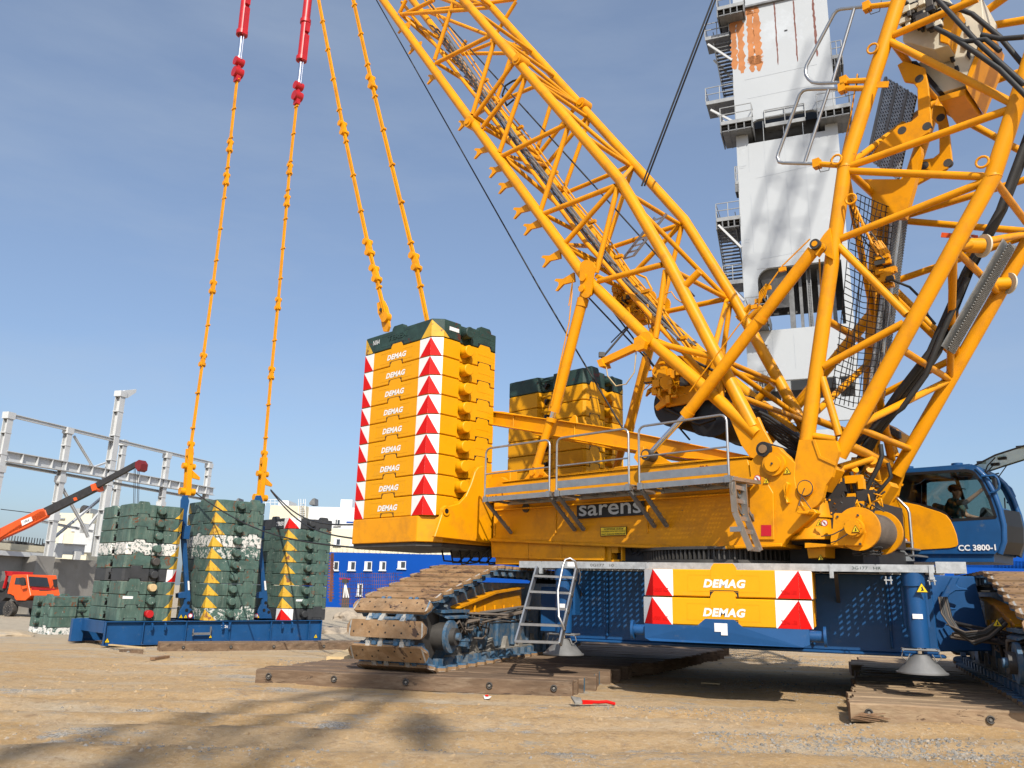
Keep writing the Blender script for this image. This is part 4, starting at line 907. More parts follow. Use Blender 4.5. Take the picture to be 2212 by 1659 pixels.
def onR(t): # point on the right chord, t = height
    a,b=(BR[0],BR[1]) if t<BR[1][1] else (BR[1],BR[2]); k=(t-a[1])/(b[1]-a[1]); return (a[0]+(b[0]-a[0])*k,t)
def onL(t):
    a,b=(BL[0],BL[1]) if t<BL[1][1] else (BL[1],BL[2]); k=(t-a[1])/(b[1]-a[1]); return (a[0]+(b[0]-a[0])*k,t)
hs=[ts(1959,680)[1],Rk_[1],ts(2181,232)[1]]
hR=[4.35,5.55,7.0,Rk_[1],10.1,12.2,14.5]
s_=-1
for i,h in enumerate(hR):
    u,z=onR(h); brace(S(u,-WB,z),S(u,WB,z),.06,boom)
    if i+1<len(hR): v,y=onR(hR[i+1]); brace(S(u,s_*WB,z),S(v,-s_*WB,y),.062,boom); s_=-s_
hL=[4.6,6.3,Lk_[1],11.2,13.5]
for i,h in enumerate(hL):
    u,z=onL(h); brace(S(u,-WB,z),S(u,WB,z),.065,boom)
    if i+1<len(hL): v,y=onL(hL[i+1]); brace(S(u,s_*WB,z),S(v,-s_*WB,y),.06,boom); s_=-s_
for k in range(22): # lattice above the picture
    u,z=onL(12.5+3.6*k); v,y=onR(11.8+3.6*k)
    for q in(-1,1): brace(S(u,q*WB,z),S(v,q*WB,y),.075,boom); v2,y2=onR(11.8+3.6*k+1.8); brace(S(u,q*WB,z),S(v2,q*WB,y2),.075,boom)
# short diagonal struts in the boom foot
def zC(x,y): return x*.1985+1646,y*.1985+933
for a,b,w0,w1,r in ((zC(830,395),zC(1180,290),-1.1,-.2,.07),(zC(945,150),zC(1382,350),-1.2,1.0,.085),(zC(1200,310),zC(1270,650),-.2,.6,.085),(zC(1180,400),zC(1010,590),-.2,.5,.075),(zC(1010,400),zC(740,680),-.7,-.3,.075),(zC(720,690),zC(900,750),-.4,.4,.06),((2057,578),(2064,772),-.3,WB,.075),((1897,854),(1926,992),-.2,WB,.075),((2064,772),(1930,640),WB,-.2,.06)):
    brace(SP(*a,w0),SP(*b,w1),r,boom,'strut')
m=M() # round stub ends, lifting eyes
for q,w0 in(((2058,520),-.6),((2120,530),.0)):
    pass
a=SP(2092,532,-.5); b=SP(2128,527,-.5); q_=SP(2122,531,-.6); m.tube(q_-V((.45,0,0)),q_,.12,n=16); m.tube(q_,q_+V((.03,.006,0)),.19,n=22,m=1); cp(m,'stub_pipe',['crane_yellow','machine_cream'],parent=boom); m=M()
q_=SP(2177,612,1.2); m.tube(q_-V((.40,0,.03)),q_,.11,n=14); m.tube(q_,q_+V((.03,.006,0)),.19,n=22,m=1); cp(m,'stub_pipe',['crane_yellow','machine_cream'],parent=boom); m=M()
for (x,y) in((1807,345),(2122,350),(1885,105),(1838,430)): 
    c=SP(x,y,-WB-.16); pts_=[c+U*.09*math.cos(rad(t_))+Z*.09*math.sin(rad(t_)) for t_ in range(0,361,30)]; e_=M(); e_.path(pts_,.02,6); cp(e_,'lifting_eye','crane_yellow',parent=boom)
WPR(m,[(1894,176),(1920,175),(1918,188),(1892,189)],-WB-.17,.02)
cp(m,'cable_bracket',['crane_yellow'],parent=boom)
# folding guard rails left of the boom
for pts_,inner,ye in (([(1905,12),(1880,13),(1816,20),(1808,23),(1801,31),(1742,142),(1740,153),(1741,162),(1746,170),(1755,178),(1770,180),(1860,177)],((1846,16),(1798,178)),(((1873,15),(1925,9)),((1824,176),(1873,174)))),
                      ([(1855,191),(1780,192),(1745,193),(1735,196),(1727,205),(1682,330),(1679,340),(1683,350),(1691,352),(1765,354)],((1790,193),(1738,352)),(((1820,191),(1868,191)),((1765,354),(1808,357))))):
    m=M(); 
    pl(pts_,-WB-.05,.032,0,m,10); m.tube(SP(*inner[0],-WB-.05),SP(*inner[1],-WB-.05),.030,n=8,m=0)
    for a,b in ye: m.tube(SP(*a,-WB-.05),SP(*b,-WB-.05),.05,n=10,m=1); c=SP(*a,-WB-.05); m.bx(c,.12,.14,.16,U,W,m=1); m.path([c,c-Z*.18+U*.05,c-Z*.2+U*.2,c+U*.25],.008,5,m=2)
    cp(m,'guard_rail',['alu','crane_yellow','dark_steel'],parent=boom)
# spreader plates with pin holes inside the boom
def zD(x,y): return x*.2977+1810,y*.2977
pa=[zD(*q) for q in((430,470),(480,440),(630,490),(655,620),(680,905),(660,960),(560,1025),(470,1045),(230,1135),(330,1010),(415,930),(430,910),(530,880),(580,840),(575,640),(545,600),(480,590))]
pb=[zD(*q) for q in((690,760),(770,770),(800,900),(828,1165),(790,1225),(660,1290),(420,1420),(400,1350),(560,1190),(620,1155),(690,1145),(735,1110),(735,1000),(725,900),(680,860))]
for q,w0,holes in((pa,-.55,((590,570),(645,915),(465,945))),(pb,.25,((745,853),(797,1180),(628,1200)))):
    m=M(); WPR(m,q,w0,.07); 
    for h in holes: c=SP(*zD(*h),w0-.004); m.tube(c,c+W*.08,.075,n=14,m=1)
    cp(m,'spreader_plate',['crane_yellow','dark_steel'],.01,parent=boom)
m=M(); WPR(m,[zD(180,1300),zD(470,1300),zD(520,1180),zD(600,1060),(1990,330),(1975,400),(1955,470),(1905,470),(1880,420)],-.1,.15,0); cp(m,'gusset_plate',['crane_yellow'],parent=boom)
# machine housing inside the boom
m=M()
hb=[zD(*q) for q in((480,0),(800,-60),(1000,0),(1060,190),(1040,330),(920,640),(760,680),(640,480),(560,330),(470,290))]
WPR(m,[zD(*q) for q in((470,-20),(760,-60),(860,60),(800,330),(700,360),(470,300))],-.75,.5,0)
WPR(m,[zD(*q) for q in((870,60),(1040,-30),(1060,180),(1010,350),(920,600),(880,560),(800,360))],-.35,1.0,0)
WPR(m,[zD(*q) for q in((560,470),(800,330),(930,620),(760,670))],-.2,.9,0)
WPR(m,[zD(*q) for q in((520,440),(570,440),(760,660),(720,670))],-.26,.9,1)
for q in(((890,120),(915,120),(925,170),(895,180)),((905,280),(930,290),(935,345),(900,340)),((935,360),(960,370),(955,430),(930,400)),((925,200),(950,180),(960,230),(930,240)),((790,350),(810,345),(800,375)),((805,400),(830,390),(850,440),(820,450)),((840,480),(870,470),(880,510),(850,515))): WPR(m,[zD(*p) for p in q],-.40 if q[0][0]>880 else -.38,.05,1)
WPR(m,[zD(*q) for q in((1030,140),(1085,180),(1050,360),(935,650),(915,600),(1010,360),(1055,200))],-.40,1.1,2)
WPR(m,[zD(*q) for q in((720,700),(760,690),(930,640),(920,690),(880,700),(740,740))],-.3,1.1,2)
WPR(m,[zD(*q) for q in((740,200),(800,60),(880,60),(830,200),(800,320),(740,300))],-.78,.4,2)
rnd=random.Random(12)
for k in range(60):
    x=480+rnd.random()*240;y=20+rnd.random()*180; m.bx(SP(*zD(x,y),-.8-.2*rnd.random()),.04+.18*rnd.random(),.1,.04+.15*rnd.random(),U,W,m=rnd.choice((0,0,1,3)))
cp(m,'machine_housing',['machine_cream','black','crane_yellow','dark_steel'],.01,parent=boom)
# perforated walkway plates along the left side of the boom
m=M()
def strip(z0,z1,off,wa,wb_,n,mi=0):
    a=S(onL(z0)[0]+off,wa,z0); d=S(onL(z1)[0]+off,wa,z1)-a; L_=d.length; B_=W*(wb_-wa); A_=d/L_; nn=A_.cross(W)
    k=(wb_-wa)/n
    for i in range(n): m.ob(a+W*(k*i+.02),d,W*.06,nn*.03,mi); grating(m,a+W*(k*i+.08)+nn*.015,d,W*(k-.10),sp=.055,wd=.02,tk=.02,mi=1)
strip(5.2,8.7,.35,.15,.95,2)
m.beam(SP(2040,752,.2),SP(2172,522,.2),.30,.02,side=W,m=0); a=SP(2047,755,.15); d=SP(2180,524,.15)-a
grating(m,a,d,W*.34,sp=.05,wd=.02,tk=.02,mi=1); m.beam(SP(2057,762,.5),SP(2190,530,.5),.04,.08,side=W,m=0)
for k in range(3):
    L1=V((1915+23*k,168+14*k,0)); L2=V((1876+23*k,345+16*k,0)); a=SP(L1.x,L1.y,.3); b_=SP(L2.x,L2.y,.3); c_=SP(L1.x+20,L1.y+12,.3); m.prism([a-W*0,c_,SP(L2.x+20,L2.y+12,.3),b_],W*.02,2); grating(m,a-W*.03,b_-a,c_-a,sp=.07,wd=.022,tk=.02,mi=0); m.beam(a-W*.04,b_-W*.04,.05,.03,side=U,m=1)
cp(m,'perforated_walkway',['galv','grate_metal','dark_steel'],parent=boom)
m=M() # black safety net
za,zb2=4.9,8.6; nA=S(onL(za)[0]+.15,-.95,za); nB=S(onL(zb2)[0]+.12,-.95,zb2); nC=S(onL(za)[0]+.45,.1,za); nD=S(onL(zb2)[0]+.4,.1,zb2)
for i in range(10): t_=i/9; p=nA.lerp(nC,t_); q=nB.lerp(nD,t_); mid=p.lerp(q,.5)+U*.12*math.sin(t_*9); m.path([p,p.lerp(mid,.5)+U*.03,mid,mid.lerp(q,.5)-U*.03,q],.0085,4)
for i in range(34): t_=i/33; p=nA.lerp(nB,t_); q=nC.lerp(nD,t_); m.path([p,p.lerp(q,.5)-Z*.05+U*.05*math.sin(i*.6),q],.0085,4)
cp(m,'safety_net',['black'],parent=boom)
m=M() # black hoses and cable bundle
for k,(r,mi) in enumerate(((.07,0),(.05,0),(.055,0))):
    pl([(2240+6*k,240),(2160+4*k,455),(2085+5*k,590),(2010+9*k,760),(1940+14*k,850),(1885+8*k,930),(1850+4*k,1010),(1825+4*k,1050)],-.1+.15*k,r,0,m,8)
pl([(2090,600),(2035,720),(2000,810),(1950,880),(1880,930),(1850,960)],-.2,.05,0,m,8); pl([(1928,605),(1965,620),(1995,650),(2003,680),(2020,700)],-.3,.024,0,m)
for pts_ in([(2026,0),(2110,90),(2212,182)],[(1990,-10),(2100,30),(2160,80),(2260,200)],[(2050,75),(2110,115),(2160,150),(2240,230)],[(2020,60),(2080,90),(2130,85),(2160,110)],[(2120,75),(2160,84),(2212,80)]): pl(pts_,-WB-.25 if pts_[0][0]>2000 else -.9,.042,0,m,8)
pl([(1918,1000),(1925,1030),(1900,1060),(1870,1090)],-1.0,.03,0,m)
pl([(1902,960),(1905,985),(1896,1010),(1880,1040),(1868,1065)],-.6,.04,0,m); pl([(1838,1020),(1850,1070),(1868,1075),(1890,1060)],-.9,.035,0,m)
for k in range(8): pl([(1700+3*k,935),(1740+4*k,965+3*k),(1770+5*k,985+4*k)],-.3+.1*k,.035,0,m)
cp(m,'hose_bundle',['rubber'],parent=boom)
m=M() # yellow lines along the boom
for k in range(5): pl([(1898+5*k,470),(1893+6*k,640),(1888+6*k,760),(1880+6*k,900),(1868+6*k,1010)],.3+.1*k,.03,0,m,6)
m.beam(SP(1895,430,.9),SP(1868,1030,.9),.16,.16,side=W); 
pl([(1770,560),(1778,700),(1762,900),(1760,960)],-.9,.016,0,m); pl([(1852,160),(1838,250),(1820,330)],-1.0,.014,0,m)
rnd=random.Random(21)
for k in range(46):
    x=1908+rnd.gauss(0,9); y=590+rnd.gauss(0,16); m.bx(SP(x,y,-.1-.3*rnd.random()),.05+.14*rnd.random(),.1,.04+.10*rnd.random(),U,W,m=0 if rnd.random()<.85 else 1)
for k in range(14):
    x=1905+rnd.gauss(0,6); pl([(x,630),(x+rnd.uniform(-10,10),600),(x+rnd.uniform(-14,14),570),(x+rnd.uniform(-4,14),545),(x+rnd.uniform(-20,0),520)],-.3,.013,0,m,5)
for k in range(20):
    x=1880+rnd.uniform(-14,14);y=1050+rnd.uniform(-30,30); pl([(x,y),(x+rnd.uniform(-24,24),y+rnd.uniform(-16,16)),(x+rnd.uniform(-30,30),y+rnd.uniform(-26,26))],-.2,.016,rnd.choice((0,1)),m,5)
pl([(1838,430),(1860,470),(1880,500),(1895,520)],-1.0,.012,1,m); pl([(1835,440),(1850,490),(1875,530),(1910,560)],-1.0,.012,1,m)
for k in range(12): pl([(1838+4*k,425+9*k),(1846+4*k,440+9*k),(1842+5*k,452+9*k)],-1.05,.018,0,m,5)
cp(m,'control_lines',['crane_yellow','dark_steel'],parent=boom)
m=M(); WPR(m,[(2032,512),(2113,518),(2112,508),(2034,502)],.9,.03,0); pt=cp(m,'number_plate',['orange_red'],parent=boom)
text('282',SP(2085,515,.88),-U,Z,pt,width=.32,height=.10,mat='sticker_white')
m=M(); WPR(m,[(1895,1075),(1920,1040),(1925,1050),(1900,1090)],.4,.4,0); WPR(m,[zC(820,430),zC(960,390),zC(1000,570),zC(850,660)],-.5,.5,1); WPR(m,[zC(900,500),zC(1000,560),zC(960,640),zC(860,700)],-.6,.2,0); [cp(q_,'lamp_housing',['crane_yellow','machine_cream'],parent=boom) for q_ in m.pieces()]; m=M(); m.bx(SP(1880,1060,-.4),.1,.1,.1); cp(m,'lamp_socket',['crane_yellow','machine_cream'],parent=boom)
nosign(SP(*zC(930,603),-.64),U,Z,.06,crane)
m=M(); WPR(m,[(1917,915),(1947,935),(1940,960),(1915,945)],1.4,.5,0)
for k in range(5): m.bx(SP(1922+5*k,928+3*k,1.3),.05,.1,.12,U,W,m=1)
cp(m,'work_lamp',['crane_yellow','dark_steel'],parent=boom)
# ================================================================= slew drive and hoist winch at the front
m=M()
P0=SP(1760,1170,-1.1); 
def col(z0,z1,r0,r1): m.tube(V((P0.x,P0.y,z0)),V((P0.x,P0.y,z1)),r0,r1,n=26)
col(2.56,2.62,.40,.40);col(2.62,2.74,.34,.33);col(2.74,2.92,.30,.30);col(2.92,2.96,.33,.33);col(2.96,3.2,.30,.27);col(3.2,3.6,.2,.2)
for k in range(16): a=2*math.pi*k/16; m.tube(V((P0.x+.30*math.cos(a),P0.y+.30*math.sin(a),3.2)),V((P0.x+.30*math.cos(a),P0.y+.30*math.sin(a),3.23)),.02,n=6)
WPR(m,[(1742,1178),(1782,1178),(1782,1204),(1746,1206)],-1.3,.4,0); WPR(m,[(1738,1172),(1822,1178),(1822,1184),(1800,1180),(1738,1184)],-1.45,.5,0)
cp(m,'slew_drive',['crane_yellow'],.006)
warn(SP(1770,1129,-1.48),U,Z,.13,crane); nosign(SP(1781,1130,-1.50),U,Z,.055,crane); warn(SP(1773,1204,-1.32),U,Z,.10,crane)
m=M(); wq=[(1801,1111),(1804,1108),(1852,1110),(1857,1113),(1860,1135),(1868,1150),(1860,1178),(1795,1178),(1794,1165),(1799,1140)]
WPR(m,wq,-1.55,.08); c=SP(1848,1141,-1.55); m.tube(c-W*.10,c,.15,n=26); m.tube(c-W*.14,c-W*.10,.12,n=26); m.tube(c+W*.08,c+W*.14,.34,n=32); m.tube(c+W*.14,c+W*1.0,.28,n=32,m=1); m.tube(c+W*1.0,c+W*1.06,.36,n=32)
for k in range(14): m.tube(c+W*(.2+.055*k),c+W*(.24+.055*k),.288,n=32,m=1)
for k in range(10): a=2*math.pi*k/10; q=c-W*.10+U*.13*math.cos(a)+Z*.13*math.sin(a); m.tube(q-W*.015,q,.014,n=6)
for q in((1809,1116),(1853,1113),(1858,1175)): cc_=SP(*q,-1.56); m.tube(cc_-W*.01,cc_+W*.02,.018,n=8,m=2)
m.path([c-W*.12+U*-.1,c-W*.16-U*.3-Z*.1,c-W*.12-U*.5-Z*.12],.010,5,m=2); m.path([c-W*.12-Z*.05,c-W*.16-U*.25-Z*.2,c-W*.12-U*.35-Z*.22],.010,5,m=2)
m.ob(S(1.6,-.8,2.05),U*1.25,W*2.4,Z*.42,3)  # plain black box added to darken the gap under the winch
for k in range(16): m.path([SP(1840+rnd.random()*60,1186+rnd.random()*14,-1.3),SP(1850+rnd.random()*60,1180+rnd.random()*24,-1.4),SP(1880+rnd.random()*30,1190+rnd.random()*12,-1.2)],.013,5,m=rnd.choice((2,3,3)))
cp(m,'front_winch',['crane_yellow','dusty_rubber','dark_steel','rubber'],.004); warn(SP(1848,1142,-1.70),U,Z,.13,crane)
m=M() # dark machinery filling the space below the boom foot
m.ob(S(1.3,-1.1,2.5),U*1.6,W*2.2,Z*.75,0)
for k in range(26): x=1790+rnd.random()*90; y=1035+rnd.random()*65; m.bx(SP(x,y,-.7-.3*rnd.random()),.08+.2*rnd.random(),.1,.05+.15*rnd.random(),U,W,m=rnd.choice((0,1,1)))
for k in range(22): x=1780+rnd.random()*110; y=1060+rnd.random()*45; m.path([SP(x,y,-1),SP(x+rnd.uniform(-20,20),y+rnd.uniform(-10,30),-1.1),SP(x+rnd.uniform(-10,30),y+rnd.uniform(0,40),-1)],.014,5,m=rnd.choice((0,1,2)))
cp(m,'engine_parts',['truck_dark','crane_yellow','rubber'])
# ================================================================= operator's cab
CW0,CW1=1.75,3.15
cx_=M(); 
outer=[(1900,1211),(1900,1040),(1936,1026),(1946,1018),(2000,1014),(2093,1007),(2109,1012),(2123,1036),(2143,1072),(2159,1112),(2165,1151),(2161,1185),(2149,1197)]
win=[(1938,1072),(1938,1032),(1956,1024),(2089,1016),(2103,1020),(2121,1044),(2138,1080),(2151,1118),(2054,1124),(2040,1108),(2010,1096),(1984,1090),(1950,1084)]
def ringplate(m,w0,th):
    # side wall with a window opening, built from quads between the outline and the opening
    o=[(1900,1040),(1936,1026),(1946,1018),(2093,1007),(2109,1012),(2123,1036),(2143,1072),(2165,1124),(2165,1151),(2161,1185),(2149,1197),(1972,1197),(1900,1197)]
    i=[(1938,1072),(1938,1032),(1956,1024),(2089,1016),(2103,1020),(2121,1044),(2138,1080),(2151,1118),(2120,1120),(2054,1124),(2040,1108),(1984,1090),(1950,1084)]
    pair=[(0,1),(1,1),(2,2),(3,3),(4,4),(5,5),(6,6),(7,7),(8,8),(9,9),(10,9),(11,11),(12,12)]
    # map both loops into w0 plane of the near side so the far side matches
    f=lambda p:SP(*p,CW0)+W*(w0-CW0)
    for k in range(len(o)):
        a,b=o[k],o[(k+1)%len(o)]; c_,d_=i[k],i[(k+1)%len(i)]
        q=[f(a),f(b),f(d_),f(c_)]; m.prism(q,W*th,0)
ringplate(cx_,CW0,.05); ringplate(cx_,CW1-.05,.05)
def bar(a,b,wd,m,mi=0,w0=CW0,w1=CW1): # panel spanning the cab width along an outline edge
    p=SP(*a,CW0);q=SP(*b,CW0); d=q-p; n=d.normalized().cross(W); m.ob(p+W*(w0-CW0+.051),d,W*(w1-w0-.102),n*wd,mi)
for a,b in zip(outer[1:6],outer[2:7]): bar(a,b,.05,cx_)
bar((1900,1211),(1900,1040),.05,cx_); bar((1900,1197),(2149,1197),.06,cx_); cx_.prism([SP(x,y,CW0-.003) for x,y in((1950,1086),(1984,1092),(2010,1098),(2040,1110),(2054,1126),(2153,1121),(2164,1151),(2160,1185),(2148,1196),(1902,1196),(1902,1086))],W*.004,0)
cx_.prism([SP(x,y,CW0+.05) for x,y in((1925,1195),(2147,1197),(2147,1214),(1925,1214))],W*1.3,0)
for (x,y) in((1962,1016),(2068,1009)): cx_.tube(SP(x,y,2.2),SP(x,y,2.2)+Z*.07,.10,n=14)
cab=cp(cx_,'operator_cab',['crane_blue'],.012)
m=M(); WPR(m,[(1902,1197),(1902,1083),(1913,1079),(1930,1078),(1950,1084),(1984,1091),(2004,1098),(2030,1106),(2044,1113),(2053,1124),(2060,1139),(2066,1155),(2069,1171),(2069,1177),(2065,1181),(2052,1184),(1984,1188),(1950,1189)],CW0-.025,.024); dr=cp(m,'door_panel',['crane_yellow'],.006,parent=cab)
m=M(); WPR(m,[(1938,1080),(1941,1080),(1954,1098),(1960,1115),(1962,1186),(1956,1186),(1954,1118),(1948,1102)],CW0-.035,.012); WPR(m,[(1936,1079),(1937,1079),(1944,1188),(1942,1188)],CW0-.03,.01); cp(m,'door_recess',['slab_yellow'],parent=cab)
text('CC 3800-1',SP(2110,1183,CW0-.02),U,Z,cab,width=.60,height=.105,mat='sticker_white',bold=.03)
warn(SP(1956,1182,CW0-.045),U,Z,.10,cab); nosign(SP(1954,1168,CW0-.045),U,Z,.06,cab)
m=M(); WPR(m,win,CW0+.012,.012); cp(m,'side_window',['cab_glass'],parent=cab)
m=M(); m.prism([SP(x,y,CW0)+W*(CW1-CW0-.03) for x,y in win],W*.012); cp(m,'far_window',['cab_glass'],parent=cab)
m=M() # black window surround
for a,b in zip(win,win[1:]+win[:1]): m.beam(SP(*a,CW0+.0),SP(*b,CW0+.0),.05,.012,side=(SP(*b,CW0)-SP(*a,CW0)).cross(W))
cp(m,'window_surround',['black'],parent=cab); m=M(); m.beam(SP(2088,1100,CW1-.08),SP(2062,1022,CW1-.08),.06,.05,side=U); cp(m,'window_post','black',parent=cab); m=M(); m.beam(SP(1997,1040,CW1-.08),SP(1997,1095,CW1-.08),.08,.05,side=U); cp(m,'window_post','black',parent=cab)
m=M(); su_=toS(SP(2124,1052,2.12))[0]-.63-.22; sz_=toS(SP(2124,1052,2.12))[2]-.70-.24; m.ob(S(su_,2.12,sz_),U*.5,W*.6,Z*.12,0); m.ob(S(su_-.06,2.12,sz_+.1),U*.10,W*.6,Z*.6,0); m.ob(S(su_+.1,2.2,2.45),U*.3,W*.3,Z*(sz_-2.45),0); cp(m,'seat',['truck_dark'],.03,parent=cab)
m=M(); m.prism([S(3.85,2.0,2.9),S(3.95,2.0,3.28),S(4.02,2.0,3.30),S(4.2,2.0,3.1),S(4.25,2.0,2.9)],W*.7,0); m.ob(S(3.5,2.0,2.55),U*.6,W*1.0,Z*.3,0); m.ob(S(2.48,1.9,3.2),U*.08,W*1.1,Z*.8,0); cp(m,'dashboard',['truck_dark'],.02,parent=cab)
# front: rounded frame posts, lower dark window, wiper
m=M()
fr=[(2109,1012),(2128,1030),(2146,1062),(2160,1100),(2168,1135),(2169,1170),(2160,1196)]
F0=[SP(x,y,CW0+.03) for x,y in fr]; F1=[p+W*1.32+U*.0 for p in F0]
for F_ in(F0,F1): m.path(F_,.05,10,m=0)
m.tube(F0[0],F1[0],.05,n=10,m=0); m.tube(F0[3]+U*.02,F1[3]+U*.02,.03,n=8,m=0); cp(m,'front_frame',['crane_blue'],parent=cab)
m=M()
for k in range(3,6):
    a,b=F0[k],F0[k+1]; c1,c2=F1[k],F1[k+1]; m.prism([a+U*.02,b+U*.02,b+U*.14+W*.66,a+U*.14+W*.66],U*.012,0); m.prism([a+U*.14+W*.66,b+U*.14+W*.66,c2+U*.02,c1+U*.02],U*.012,0)
cp(m,'lower_windscreen',['black'],parent=cab)
m=M(); pl([(2148,1065),(2158,1100),(2172,1140),(2186,1165)],2.2,.012,0,m); m.bx(SP(2178,1165,2.3),.12,.2,.12,U,W); pl([(2170,1075),(2172,1110),(2172,1130)],2.6,.012,0,m); cp(m,'wiper',['black'],parent=cab)
m=M(); pl([(2120,1029),(2148,1027),(2155,1034),(2159,1046),(2158,1056),(2150,1062),(2138,1065)],CW0-.05,.02,0,m,8); pl([(2159,1051),(2178,1050),(2184,1055),(2192,1072),(2190,1079),(2175,1086)],3.2,.02,0,m,8); m.bx(SP(2149,1046,1.9),.05,.14,.22,U,W,m=1); cp(m,'mirror_bracket',['crane_blue','black'],parent=cab)
# opened windscreen
m=M(); A0_=SP(2099,1009,1.95);A1_=SP(2150,983,1.95);A2_=SP(2212,963,1.95);A3_=SP(2290,948,1.95)
B0_=SP(2123,1022,3.0);B1_=SP(2165,1008,3.0);B2_=SP(2222,990,3.0);B3_=SP(2300,970,3.0)
gl=M(); 
for a,b,c_,d_ in((A0_,A1_,B1_,B0_),(A1_,A2_,B2_,B1_),(A2_,A3_,B3_,B2_)): gl.prism([a,b,c_,d_],Z*.012)
for a,b in((A0_,A1_),(A1_,A2_),(A2_,A3_),(B0_,B1_),(B1_,B2_),(B2_,B3_),(A0_,B0_)): m.tube(a,b,.016,n=6)
o=cp(m,'opened_windscreen',['black'],parent=cab); cp(gl,'pane',['green_glass'],parent=cab)
m=M(); 
for q in((2120,999),(2165,990),(2150,1003),(2205,966)): m.bx(SP(*q,2.3),.14,.08,.05,U,W)
pl([(2128,1020),(2133,1006),(2150,988)],2.1,.012,0,m,5); pl([(2130,1022),(2150,1000)],2.2,.01,0,m,5); pl([(2148,1036),(2149,1024),(2158,1022)],2.9,.014,0,m,5); pl([(2150,1040),(2175,1005)],2.95,.01,0,m,5); cp(m,'gas_strut',['black'],parent=cab)
# grab rail, steps
m=M(); pl([(1913,1160),(1908,1075),(1912,1067),(1922,1066),(1930,1068),(1960,1098),(1964,1108),(1973,1212)],1.55,.028,0,m,10); cp(m,'grab_rail',['alu'])
m=M(); WPR(m,[(1880,1160),(1908,1156),(1928,1163),(1973,1212),(1934,1212),(1905,1175),(1885,1165)],1.2,.03,0)
for k in range(3): m.ob(SP(1922+14*k,1172+15*k,1.2),U*.25,W*.6,Z*.03,1)
cp(m,'cab_steps',['galv','grate_metal'])
